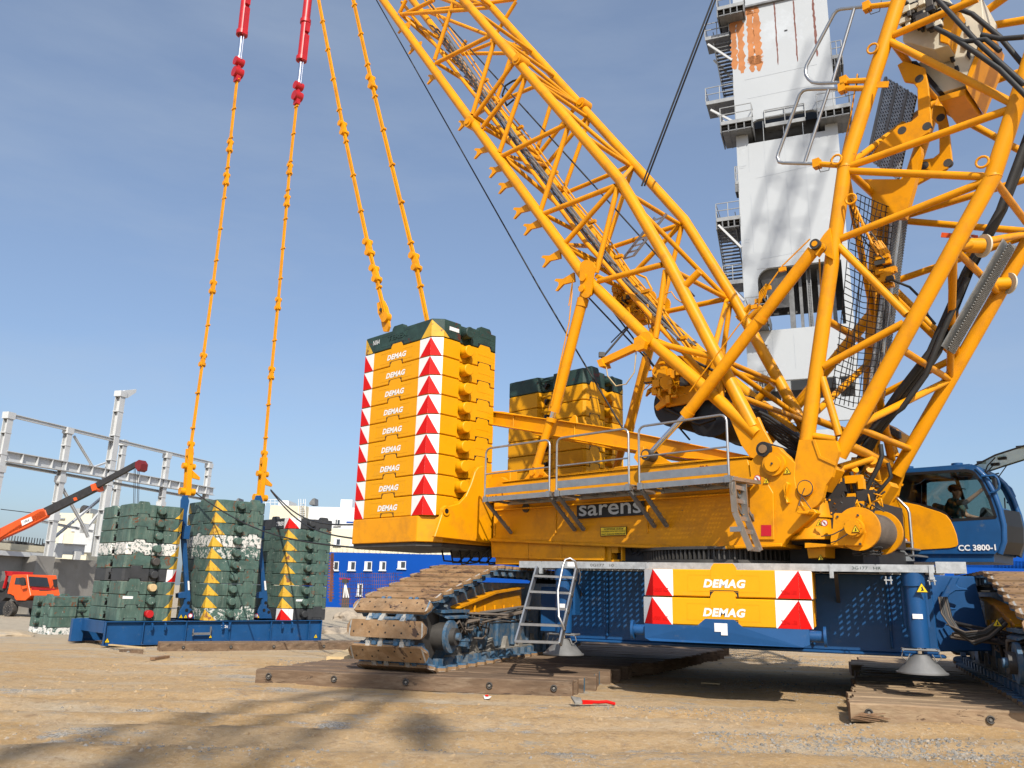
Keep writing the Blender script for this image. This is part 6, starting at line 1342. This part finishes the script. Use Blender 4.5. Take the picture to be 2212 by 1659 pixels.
def bwin(x0,y0,x1,y1,off=.05,par=None):
    m=M(); a_=BP(x0,y1,off); c_=BP(x1,y0,off); L_=(V((c_.x,c_.y,0))-V((a_.x,a_.y,0))).length; h_=c_.z-a_.z
    f=.09; m.ob(a_,bdir*L_,bnm*.12,Z*f); m.ob(a_+Z*(h_-f),bdir*L_,bnm*.12,Z*f); m.ob(a_+Z*f,bdir*f,bnm*.12,Z*(h_-2*f)); m.ob(a_+bdir*(L_-f)+Z*f,bdir*f,bnm*.12,Z*(h_-2*f)); m.ob(a_+bdir*(L_*.5-f*.5)+Z*f,bdir*f,bnm*.12,Z*(h_-2*f)); m.ob(a_-Z*.12-bdir*.1,bdir*(L_+.2),bnm*.22,Z*.10)
    o=m.build('window','facade_white',par or hall); g=M(); g.ob(a_+bdir*(L_*.42)+Z*f+bnm*.02,bdir*(L_*.58-f),bnm*.115,Z*(h_-2*f)); o2=M(); o2.ob(a_+bdir*f+Z*f+bnm*.02,bdir*(L_*.42-f),bnm*.06,Z*(h_-2*f)); o2.build('blind','facade_white',o); g.build('pane','window_glass',o)
def zE(x,y): return x*.2976+713,y*.2976+1097
for (x,y,w_,h_) in((20,390,42,62),(142,390,42,62),(260,390,42,62),(370,390,34,62),(502,388,46,52),(205,552,30,85)): 
    p=zE(x-12,y); q=zE(x+w_+4,y+h_); bwin(*p,*q)
for (x,y,w_,h_) in((26,224,54,48),(146,224,54,48),(260,224,54,48)): p=zE(x,y); q=zE(x+w_,y+h_); bwin(*p,*q)
p=zE(40,84);q=zE(78,125); bwin(*p,*q)
bwin(722,1122,730,1135); bwin(1040,1163,1052,1177)
m=M(); p=zE(82,580); q=zE(138,692); box_b(m,p[0],p[1],q[0],q[1],.1,.1,0,-.9); m.build('door','dark_steel',hall)
m=M(); box_b(m,748,1130,1060,1131.2,.06,.1,0,BP(900,1131).z-.12); m.build('blue_trim','facade_blue',hall)
# roof units and ladder cage
m=M(); box_b(m,601,1081,623,1092,0,4,0); box_b(m,735,1079,760,1096,-6,5,0); [q_.build('roof_unit','facade_white',hall) for q_ in m.pieces()]
m=M(); c=BP(520,1090,-2)
for (x0,x1,yt) in((506,516,1076),(668,680,1076)): m.prism([BP(x0,1090,0),BP(x0,1086,0),BP(x0+6,1078,0),BP(x1-2,yt,0),BP(x1,yt,0),BP(x1,1090,0)],-bnm*2,0)
[q_.build('roof_vent','tower_steel',hall) for q_ in m.pieces()]
m=M()
for k in range(9): y=1088+k*4.8; a_=BP(648,y,1.6); b_=BP(658,y,2.6); m.beam(a_,b_,.07,.07); 
for x in(645,650,656,660): m.beam(BP(x,1078,2.2),BP(x,1132,2.2),.07,.07)
for x0 in(574,584,594): m.beam(BP(x0,1079,0),BP(x0,1092,0),.06,.06)
for y in(1079,1085): m.beam(BP(572,y,0),BP(600,y,0),.06,.06)
m.build('ladder_cage','facade_white',hall)
# cream block at the left behind the frame
lb=thing('cream_building','cream gable wall with two small windows behind the steel frame','building',V((-38,86,-1)))
m=M(); P_=V((-34,88,0)); hp=lambda x,y,o=0: hit(x,y,P_+V((0,-o,0)),V((0,1,0)))
a_=hp(112,1175);b_=hp(200,1110); z1=hp(140,1108).z; m.ob(V((a_.x,88,-1.5)),V((b_.x-a_.x,0,0)),V((0,12,0)),Z*(z1+1.5)); m.build('wall','cream',lb)
for (x0,y0,x1,y1) in((127,1153,138,1175),(154,1136,164,1148)):
    m=M(); a_=hp(x0,y1,.05);c_=hp(x1,y0,.05); wd=c_.x-a_.x; ht=c_.z-a_.z
    for (xx,zz,ww,hh) in((0,0,wd,.12),(0,ht-.12,wd,.12),(0,.12,.12,ht-.24),(wd-.12,.12,.12,ht-.24),(wd/2-.06,.12,.12,ht-.24)): m.ob(V((a_.x+xx,88-.12,a_.z+zz)),V((ww,0,0)),V((0,.12,0)),Z*hh)
    o=m.build('window','facade_white',lb); g=M(); g.ob(V((a_.x+.12,87.93,a_.z+.12)),V((wd-.24,0,0)),V((0,.05,0)),Z*(ht-.24)); g.build('pane','window_glass',o)
m=M(); a_=hp(175,1152,.1); m.bx(V((hp(182,1160).x,87.9,hp(182,1162).z)),2.0,.2,3.0); m.build('roller_door','frame_grey',lb)
m=M(); 
for x0,x1,yt in((153,163,1096),(168,186,1096)): a_=hp(x0,1108);b_=hp(x1,yt); m.ob(V((a_.x,89,a_.z)),V((b_.x-a_.x,0,0)),V((0,3,0)),Z*(b_.z-a_.z))
m.tube(hp(180,1100,.2)+V((0,1,0)),hp(180,1100,-1),.45,n=16,m=1); m.beam(hp(122,1120,.15),hp(140,1120,.15),.1,.15); m.build('roof_unit',['galv','dark_steel'],lb)
# distant low buildings along the horizon at the left
lw_=thing('distant_shed','low pale shed roof behind the concrete wall at the far left','building',V((-80,130,-1)))
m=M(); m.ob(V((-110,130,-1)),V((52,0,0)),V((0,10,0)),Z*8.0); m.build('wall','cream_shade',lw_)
# ================================================================= white tower
tdir=N; tnm=-T; TP0=V((.33*52,52,0))
def TT(x,y,off=0): return hit(x,y,TP0+tnm*off,tnm)
tw=thing('white_tower','tall white plated shaft tower with rust streaks and outside stairs behind the crane','tower',V((TP0.x,TP0.y,-.5)))
xs_=lambda k,y:(1582+(y-20)*.0345 if k==0 else 1790+(y-0)*.0755)
def tpt(f,y,off=0): # point at fraction f across the face at picture height y (left edge line)
    a_=TT(xs_(0,400),400); b_=TT(xs_(1,400),400); return None
eL=TT(xs_(0,400),400); eR=TT(xs_(1,400),400); TWd=(V((eR.x,eR.y,0))-V((eL.x,eL.y,0))).dot(N); oT=V((eL.x,eL.y,0))
def zt_at(y,f=.5): # height of picture row y at fraction f across
    p=oT+N*TWd*f; lo,hi=-5,90
    for _ in range(40):
        mid=(lo+hi)/2; d=V((p.x,p.y,mid))-CAM; yy=829.5-FPX*d.dot(up)/d.dot(fw)
        if yy>y: lo=mid
        else: hi=mid
    return lo
def face(f0,f1,z0,z1,off,th,m,mi=0): m.ob(oT+N*TWd*f0+tnm*off+Z*z0,N*TWd*(f1-f0),-tnm*th,Z*(z1-z0),mi)
zA_=zt_at(290);zB_=zt_at(247); zO1=zt_at(572); zO0=zt_at(708); zLo=zt_at(818); zL2=zt_at(862); zTop=zt_at(-200); zDeck=zt_at(4)
DEP=6.5
m=M(); face(0,1,zO1,zA_-.25,0,.3,m); face(0,1,zB_,zDeck,0,.3,m); face(0,.12,zA_-.25,zB_,0,.3,m); face(.88,1,zA_-.25,zB_,0,.3,m)
face(0,.14,zLo,zO1,0,.3,m); face(.93,1,zLo,zO1,0,.3,m); face(.14,.93,zLo,zO0,0,.3,m); face(0,1,zL2-1.5,zL2,0,.3,m); 
for f in(0,.3,.55,.8,.96): face(f,f+.04,zL2,zLo,0,.3,m)
face(0,1,-1,zL2-2.0,-.3,.3,m)
# side and rear walls
m.ob(oT-tnm*.3+Z*zLo,-tnm*DEP,N*.3,Z*(zDeck-zLo)); m.ob(oT+N*(TWd-.3)-tnm*.3+Z*zLo,-tnm*DEP,N*.3,Z*(zDeck-zLo)); 
face(.02,.98,zO1,zDeck,-DEP,.3,m); face(.02,.98,zLo,zO0+.1,-DEP,.3,m); face(.02,.12,zO0,zO1,-DEP,.3,m); face(.92,.98,zO0,zO1,-DEP,.3,m)
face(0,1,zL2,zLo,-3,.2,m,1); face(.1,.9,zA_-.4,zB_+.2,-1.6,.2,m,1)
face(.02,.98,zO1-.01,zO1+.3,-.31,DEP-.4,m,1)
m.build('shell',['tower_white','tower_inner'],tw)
m=M(); 
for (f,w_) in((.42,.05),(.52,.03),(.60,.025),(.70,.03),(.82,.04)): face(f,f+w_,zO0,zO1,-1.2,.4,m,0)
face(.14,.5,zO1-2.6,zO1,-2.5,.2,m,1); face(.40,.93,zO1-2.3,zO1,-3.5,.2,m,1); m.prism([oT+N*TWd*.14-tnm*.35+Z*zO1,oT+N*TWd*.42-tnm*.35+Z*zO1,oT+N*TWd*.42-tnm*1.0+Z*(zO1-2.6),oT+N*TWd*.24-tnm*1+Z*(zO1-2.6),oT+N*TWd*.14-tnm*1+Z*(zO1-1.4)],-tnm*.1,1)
# rounded corner fillets of the openings
for (fc,zc_,sx,sz) in((.14,zO1,1,-1),(.12,zB_,1,-1),(.88,zB_,-1,-1)):
    R_=.9; c=oT+N*TWd*fc+Z*zc_; pts_=[c+tnm*-.02]+[c+N*sx*R_*(1-math.sin(rad(a_)))+Z*sz*R_*(1-math.cos(rad(a_)))-tnm*.02 for a_ in range(0,91,15)]; m.prism(pts_,-tnm*.25,2)
[q_.build('opening_frame',['tower_steel','tower_inner','tower_white'],tw) for q_ in m.pieces()]
# seams, rust, weld streaks
m=M()
def seam(f0,y0,f1,y1,w_=.03): 
    a_=oT+N*TWd*f0+Z*zt_at(y0,f0)+tnm*.006;b_=oT+N*TWd*f1+Z*zt_at(y1,f1)+tnm*.006; m.beam(a_,b_,w_,.01,side=(b_-a_).cross(tnm),m=0)
for f in(.28,.48,.67): seam(f,262+0,f,555); 
for f in(.12,): seam(f,276,f,370); seam(f,420,f,545)
seam(.18,385,.98,345); seam(.18,560,.98,525); seam(.12,173,.85,139); seam(.14,213,.9,180)
for f in(.25,.45,.66,.86): seam(f,722,f,795)
for (f0,y0,f1,y1) in((.02,360,.09,357),(.02,364,.07,362),(.03,518,.08,517),(.03,524,.08,523),(.93,328,.99,326)): seam(f0,y0,f1,y1,.06)
m.build('plate_seam',['seam'],tw)
def patch(cx_f,y0,y1,wd,m,seed,mi=0):
    r=random.Random(seed); n=26; z0=zt_at(y1,cx_f);z1=zt_at(y0,cx_f); Lp=[];Rp=[]
    for k in range(n+1):
        z=z0+(z1-z0)*k/n; e=min(1,min(k,n-k)/2.0+.35); Lp.append((-wd*(.5+.22*r.uniform(-1,1))*e,z)); Rp.append((wd*(.5+.22*r.uniform(-1,1))*e,z))
    for k in range(n):
        c=oT+N*TWd*cx_f+tnm*.004; m.prism([c+N*Lp[k][0]+Z*Lp[k][1],c+N*Rp[k][0]+Z*Rp[k][1],c+N*Rp[k+1][0]+Z*Rp[k+1][1],c+N*Lp[k+1][0]+Z*Lp[k+1][1]],-tnm*.003,mi)
m=M(); patch(.025,25,150,.45,m,1); patch(.10,28,158,.45,m,2); patch(.205,22,156,.42,m,3); patch(.275,15,154,.48,m,4); patch(.15,18,34,1.6,m,5); patch(.24,120,140,.9,m,6)
m.build('rust_patch',['rust_primer'],tw)
m=M(); patch(.47,3,140,.10,m,7); patch(.665,0,133,.10,m,8); patch(.86,-5,122,.16,m,9); patch(.57,64,68,.2,m,10,1)
for k in range(8): patch(.13+.03*(k%3)+.01*(k//3),745+8*(k//3),748+8*(k//3),.12,m,30+k,1)
m.build('weld_streak',['weld_rust','black'],tw)
# shaft top above the deck (mostly out of the picture)
m=M(); face(.03,.97,zDeck,zTop,-.6,.3,m); face(0,1,zDeck-.0,zDeck+.15,.2,1.4,m,1); m.build('upper_shell',['tower_white','tower_steel'],tw)
# platforms: (fraction start, fraction end, picture y, with rails)
def plat(f0,f1,y,depth,front,name='platform',lowbox=True,rail=1.1):
    m=M(); fm=(f0+f1)/2; z=zt_at(y,fm); o_=oT+N*TWd*f0+tnm*front+Z*z; L_=TWd*(f1-f0)
    m.ob(o_,N*L_,-tnm*depth,Z*-.12,0); m.ob(o_+tnm*.02,N*L_,-tnm*.08,Z*-.28,1)
    if lowbox:
        m.ob(o_-Z*.28-tnm*.3,N*L_,-tnm*(depth-.6),Z*-.08,0)
        for k in range(5): m.ob(o_+N*(L_*k/4-.04)-Z*.12,N*.08,-tnm*depth,Z*-.75,0)
        m.ob(o_-Z*.75+N*.1,N*(L_-.2),-tnm*depth,Z*-.08,0)
    for h_ in(.55,rail):
        m.beam(o_+Z*h_,o_+N*L_+Z*h_,.05,.05,m=1); m.beam(o_+Z*h_,o_+Z*h_-tnm*depth,.05,.05,m=1); m.beam(o_+N*L_+Z*h_,o_+N*L_+Z*h_-tnm*depth,.05,.05,m=1)
    n=max(2,int(L_/1.1)); 
    for k in range(n+1): m.beam(o_+N*(L_*k/n),o_+N*(L_*k/n)+Z*rail,.05,.05,m=1)
    return m.build(name,['tower_steel','rail_grey'],tw)
plat(-.14,.18,272,2.4,.9); plat(.82,1.13,243,2.4,.9); plat(-.12,.16,28,3,1.0); plat(.30,.70,262,1.0,.1,lowbox=False)
plat(-.24,0,468,2.6,0); plat(1.0,1.10,118,2,0); plat(-.30,0,214,2.2,0,lowbox=False); plat(-.28,-.02,75,2.0,0,lowbox=False); plat(-.03,.0,390,1,0); plat(-.2,0,605,2.0,0,lowbox=False); plat(0.03,.24,690,2.4,1.5); plat(.10,.2,840,1.5,.5,lowbox=False)
# stairs and struts on the left side
def stairs(x0,y0,x1,y1,w_=.9,n=15):
    m=M(); fA_=(x0-xs_(0,y0))/225.; fB_=(x1-xs_(0,y1))/225.
    a_=oT+N*TWd*fA_-tnm*.3; b_=oT+N*TWd*fB_-tnm*2.6; a_.z=zt_at(y0,0); b_.z=zt_at(y1,0)
    for q in(0,w_): m.beam(a_+N*q,b_+N*q,.06,.28,side=N); m.beam(a_+N*q+Z*1.0,b_+N*q+Z*1.0,.05,.05)
    for k in range(n): p=a_.lerp(b_,(k+.5)/n); m.ob(p,N*w_,-tnm*.26,Z*.05)
    return m.build('stair_flight',['tower_steel'],tw)
stairs(1540,80,1562,202,1.3,20); stairs(1543,480,1558,603,1.3,20)
m=M()
def strut(f0,y0,f1,y1,off=.0): m.beam(oT+N*TWd*f0+tnm*off+Z*zt_at(y0,0),oT+N*TWd*f1+tnm*off+Z*zt_at(y1,0),.14,.14)
strut(-.25,85,.0,130);strut(-.22,95,0,150,-1.5);strut(-.25,228,.0,265);strut(-.22,215,0,285,-1);strut(-.22,480,0,535);strut(-.2,485,0,520,-1.5);strut(-.17,605,0,650);strut(-.15,600,0,640,-1); m.build('stair_strut','frame_grey',tw)
m=M(); 
for k in range(26): z=zt_at(690,.62)+(zt_at(600,.62)-zt_at(690,.62))*k/26; m.beam(oT+N*TWd*.60-tnm*.9+Z*z,oT+N*TWd*.635-tnm*.9+Z*z,.05,.05)
for f in(.60,.635): m.beam(oT+N*TWd*f-tnm*.9+Z*zO0,oT+N*TWd*f-tnm*.9+Z*zO1,.07,.07)
m.build('cat_ladder','tower_steel',tw)
# ================================================================= truck crane
tk=thing('truck_crane','orange truck mounted crane with raised black and orange boom in front of the concrete wall','truck',V((-32,50,-.85)))
tx=V((math.sin(rad(114)),math.cos(rad(114)),0)); tn=V((tx.y,-tx.x,0))   # forward, and the side facing us
tO=GP(20,1331,-.82); TPl=tO
def KP(x,y,off=0): return hit(x,y,TPl-tn*off*-1,tn)
def kpr(m,pts_,off,th,mi=0): return m.prism([KP(x,y,off) for x,y in pts_],-tn*th,mi)
def zF(x,y): return x*.1985,y*.1985+1042.4
def fpl(pts_,m,pr,mi):
    P0_=KP(*zF(322,1150),0)+tx*pr; m.prism([hit(*zF(*q),P0_,tx) for q in pts_],-tx*.03,mi)
m=M(); body=[zF(*q) for q in((75,1215),(125,1010),(135,1002),(295,1000),(310,1120),(335,1230),(270,1285),(165,1285),(150,1235),(110,1215))]
kpr(m,body,0,2.3)
fr_=[KP(*zF(*q),0) for q in((295,1000),(310,1120),(335,1230),(325,1285))]
# front of the cab turned to the right
fb=[KP(*zF(*q),0) for q in((295,1000),(505,1015),(545,1130),(620,1150),(620,1235),(335,1235),(310,1120))]
m.build('cab',['orange_red'],tk,.03)
m=M(); kpr(m,[zF(*q) for q in((172,1035),(275,1038),(285,1115),(157,1108))],.02,.03); fpl([(312,1022),(515,1035),(538,1135),(324,1128)],m,.03,0); m.build('window','window_glass',tk)
PF_=KP(*zF(322,1150),0)
m=M(); fpl([(345,1135),(600,1155),(605,1225),(345,1228)],m,.02,0); m.build('grille_panel','red_paint',tk); m=M(); fpl([(430,1165),(560,1175),(560,1205),(430,1200)],m,.05,0); m.build('grille','truck_dark',tk)
m=M(); kpr(m,[zF(*q) for q in((210,1035),(245,1030),(262,1060),(262,1120),(215,1115))],.25,.1,0); fpl([(575,1055),(625,1050),(625,1140),(590,1140)],m,.1,0); fpl([(545,1130),(565,1050),(572,1050),(555,1135)],m,.1,1); kpr(m,[zF(*q) for q in((230,1130),(275,1120),(280,1150),(240,1158))],.2,.1,1); m.build('mirror',['truck_dark','orange_red'],tk)
def wheel(c,r,wd):
    w_=M(); w_.tube(c,c-tn*wd,r,n=28,m=0); w_.tube(c+tn*.01,c-tn*.02,r*.62,n=24,m=1); w_.tube(c+tn*.04,c,r*.28,n=14,m=1)
    for k in range(8): a_=2*math.pi*k/8; q=c+tn*.02+tx*r*.45*math.cos(a_)+Z*r*.45*math.sin(a_); w_.tube(q,q-tn*.02,r*.05,n=6,m=2)
    return w_.build('wheel',['tyre','truck_dark','stone'],tk)
c=KP(*zF(85,1375),.05); wheel(c,(KP(*zF(85,1290),0)-KP(*zF(85,1455),0)).length/2,.4); wheel(c-tn*2.0,.55,.4); wheel(c-tx*3.6,.55,.4); wheel(c-tx*4.9,.55,.4)
m=M(); kpr(m,[zF(*q) for q in((-300,1190),(60,1200),(130,1240),(185,1300),(185,1330),(165,1300),(120,1260),(60,1250),(20,1290),(-300,1290))],.08,.5,0); kpr(m,[zF(*q) for q in((180,1285),(560,1285),(600,1260),(600,1330),(400,1380),(190,1345))],-.1,1.9,0); kpr(m,[zF(*q) for q in((-400,1120),(60,1160),(70,1215),(-400,1260))],-.3,1.6,0); m.tube(KP(*zF(40,1120),-.2),KP(*zF(40,1120),-1.2),.35,n=16,m=0); m.build('chassis','truck_dark',tk)
m=M(); kpr(m,[zF(*q) for q in((25,1150),(62,1020),(55,970),(75,965),(80,985),(70,1030),(40,1150))],-.1,.15,0); kpr(m,[zF(*q) for q in((50,962),(135,968),(130,1015),(60,1012))],-.1,1.6,0); m.build('boom_rest','red_paint',tk)
# telescopic boom
m=M(); 
kpr(m,[(-60,1206),(0,1160),(85,1105),(97,1101),(101,1113),(99,1117),(60,1138),(0,1165),(-60,1200)],-.8,.3,0)
kpr(m,[(-60,1168),(0,1141),(80,1101),(93,1098),(100,1114),(97,1117),(0,1163),(-60,1192)],-.8,.3,0)
bmo=m.build('boom','orange_red',tk,.02)
m=M(); kpr(m,[(93,1098),(198,1047),(204,1061),(101,1113)],-.85,.25,0); kpr(m,[(200,1046),(292,997),(296,1006),(205,1056)],-.88,.2,0); m.build('boom_section','truck_dark',tk)
m=M(); kpr(m,[(195,1047),(204,1044),(208,1057),(199,1061)],-.78,.65,0); kpr(m,[(292,998),(300,993),(305,1001),(303,1014),(297,1018),(291,1008)],-.8,.6,1); kpr(m,[(158,1076),(163,1074),(165,1080),(160,1082)],-.76,.1,0); m.build('boom_head',['orange_red','dark_red'],tk)
m=M(); kpr(m,[(45,1125),(67,1116),(70,1125),(48,1136)],-.775,.02); nb_=m.build('name_plate','sticker_white',bmo)
dv=(KP(67,1116,-.77)-KP(45,1125,-.77)).normalized(); uv=(Z-dv*Z.dot(dv)).normalized(); c=KP(57.5,1125.5,-.76)
me=textmesh('KTA-18',width=.45,height=.16,mat='black',bold=.03,shear=.1); org_=wpos(bmo); nn_=dv.cross(uv)
for v in me.vertices: v.co=c-org_+dv*v.co.x+uv*v.co.y+nn_*(.0)
o=bpy.data.objects.new('lettering',me); C.objects.link(o); o.parent=bmo
m=M()
for x in(290,293,298,301): m.tube(KP(x,1012,-1),KP(x-3,1150,-1),.02,n=5)
m.tube(KP(2,1100,-1),KP(70,1108,-1),.03,n=5); m.build('hoist_rope','rubber',tk)
# ================================================================= rebar mesh, tripod, debris
m=M(); p=BP(735,1300,60); 
def RP(x,y): return hit(x,y,V((0,46,0)),V((0,1,0)))
for k in range(28): x=735+k*4.6; m.tube(RP(x,1236+(k%5)),RP(x,1308),.016,n=4)
for k in range(9): m.tube(RP(732,1240+8*k),RP(870,1238+8*k),.016,n=4)
o=m.build('rebar_mesh',['weld_rust']); tag(o,'rusty upright rebar mesh standing in front of the blue factory wall','mesh')
m=M()
for k in range(3): m.beam(RP(716+2*k,1195),RP(712+2*k,1300),.06,.06)
for k in range(16): m.beam(RP(708,1200+6*k),RP(721,1202+6*k),.05,.08)
o=m.build('steel_post','weld_rust'); tag(o,'rusty bundled steel post at the end of the rebar mesh beside the right green stack','post')
def TPd(x,y): return hit(x,y,V((0,38,0)),V((0,1,0)))
m=M(); 
for x in(742,748,753): m.tube(TPd(745.5,1258),TPd(x,1291),.035,n=6,m=0)
m.bx(TPd(745.5,1255),.25,.25,.18,m=1); m.bx(TPd(745.5,1251),.5,.2,.06,m=2)
o=m.build('survey_tripod',['sticker_white','dark_steel','red_paint']); tag(o,'white survey tripod with a red instrument in front of the rebar mesh','tripod')
def gpt(x,y,dz=0):
    p=GP(x,y,0)
    for _ in range(3): p=GP(x,y,gz(p.x,p.y))
    return V((p.x,p.y,groundz(p.x,p.y)+dz))
def lump(x,y,sx,sy,sz,lab,cat,mt,seed):
    r=random.Random(seed); c=gpt(x,y); bm=bmesh.new(); bmesh.ops.create_icosphere(bm,subdivisions=3,radius=1)
    for v in bm.verts: n=1+.35*mnoise.noise(v.co*1.6+V((seed,0,0)))+.12*mnoise.noise(v.co*5+V((seed,3,0))); v.co=V((v.co.x*sx*n,v.co.y*sy*n,max(-.1,v.co.z)*sz*n))
    me=bpy.data.meshes.new('lump'); bm.to_mesh(me); bm.free(); me.materials.append(MAT[mt]); o=bpy.data.objects.new(cat.replace(' ','_'),me); o.location=c; C.objects.link(o); tag(o,lab,cat)
lump(758,1340,1.6,1.2,.75,'pale heap of rubble left of the crane track behind the timber','rubble heap','pale_rubble',1)
lump(720,1368,1.2,1.0,.35,'low spread of pale rubble beside the blue tray','rubble patch','pale_rubble',5)
lump(10,1372,1.2,.8,.22,'low bank of sandy soil at the left edge','soil bank','site_dirt',8)
def plank(p,q,wd,ht,lab,mt='fresh_wood',nm='plank',lift=.01):
    a_=gpt(*p,lift);b_=gpt(*q,lift); m=M(); m.beam(a_+Z*ht/2,b_+Z*ht/2,wd,ht); o=m.build(nm,mt); tag(o,lab,'plank')
plank((724,1423),(768,1410),.5,.14,'pale board lying beside the left track','fresh_wood')
plank((237,1401),(310,1407),.14,.04,'thin broken lath lying on the sand before the tray','fresh_wood',lift=.12)
plank((270,1410),(296,1412),.35,.2,'short block of wood under the broken lath','wood')
plank((328,1432),(360,1430),.12,.05,'small dark stick on the gravel','wood_end')
plank((1628,1403),(1700,1404),.16,.03,'thin pale plank on the ground behind the weight bracket','fresh_wood')
plank((1515,1478),(1555,1480),.07,.02,'small pale lath on the sand under the weight bracket','fresh_wood')
plank((170,1385),(228,1388),1.0,.06,'flat boards under the left end of the blue tray','wood')
m=M(); a_=gpt(1238,1524,.04);b_=gpt(1328,1523,.03); d_=(b_-a_); s_=V((-d_.y,d_.x,0)).normalized()
m.prism([a_-s_*.09,a_+d_*.18-s_*.07+Z*.01,a_+d_*.22+s_*.07+Z*.05,a_+s_*.10+Z*.07],Z*.03,1)
m.path([a_+d_*.18+Z*.03,a_+d_*.4+Z*.03-s_*.02,a_+d_*.62+Z*.02+s_*.02,a_+d_*.8+Z*.03,b_],.024,7,m=0); m.prism([a_+d_*.2-s_*.05,a_+d_*.45-s_*.03,a_+d_*.45+s_*.02,a_+d_*.2+s_*.06],Z*.05,0)
o=m.build('hand_shovel',['red_marking','stone']); tag(o,'red handled tool with a grey blade lying on gravel before the left mat','tool')
m=M(); c=gpt(1047,1511,.01); m.prism([c,c+V((.07,.01,.01)),c+V((.1,.06,.03)),c+V((.04,.09,.02)),c+V((-.02,.05,.04))],Z*.008,0); m.bx(c+V((.03,.04,.05)),.05,.03,.02,m=1); o=m.build('litter',['sticker_white','red_marking']); tag(o,'crumpled red and white wrapper on the sand before the left mat','litter')
# ================================================================= second crane's boom, unseen: inferred and added to cast the soft shadows on the sand
def second():
    d=V((.186,-1.177,0)); tip=V((-1.75,15.4,0))+V((d.x*32,d.y*32,32)); basep=V((-13.7,-36,0)); t=thing('second_crane_boom','unseen lattice boom with a hanging hook block behind the photographer','boom',basep)
    a=(tip-basep); A=a.normalized(); s_=A.cross(Z).normalized(); n=s_.cross(A); m=M(); L_=a.length
    def wd(f): return .8*min(1,(1-f)*6+.25)
    for k in range(12):
        f0,f1=k/12,(k+1)/12
        for i,j in((-1,-1),(1,-1),(1,1),(-1,1)):
            p=basep+a*f0+s_*i*wd(f0)+n*j*wd(f0); q=basep+a*f1+s_*i*wd(f1)+n*j*wd(f1); m.tube(p,q,.125,n=8)
        p=basep+a*f0; q=basep+a*f1
        for j in(-1,1): m.tube(p-s_*wd(f0)+n*j*wd(f0),q+s_*wd(f1)+n*j*wd(f1),.075,n=6); m.tube(p+s_*j*wd(f0)-n*wd(f0),q+s_*j*wd(f1)+n*wd(f1),.075,n=6)
    m.build('lattice','crane_yellow',t)
    m=M(); m.bx(basep+Z*1.2,6,5,2.4); m.bx(basep+Z*.3,7,7,.6,m=1); m.build('base_machine',['crane_yellow','dark_steel'],t)
    h=M(); top=tip-Z*.3; hb=top-Z*4.0; h.bx(hb,.35,.7,1.0); h.tube(hb-V((.3,0,0)),hb+V((.3,0,0)),.42,n=20); h.path([hb-Z*.6,hb-Z*1.1,hb-Z*1.35+V((0,.25,0)),hb-Z*1.2+V((0,.45,0))],.1,8)
    for k in(-.25,.25): h.tube(top+V((0,k,0)),hb+V((0,k,0)),.03,n=6,m=1)
    h.build('hook_block',['crane_yellow','rubber'],t)
second()
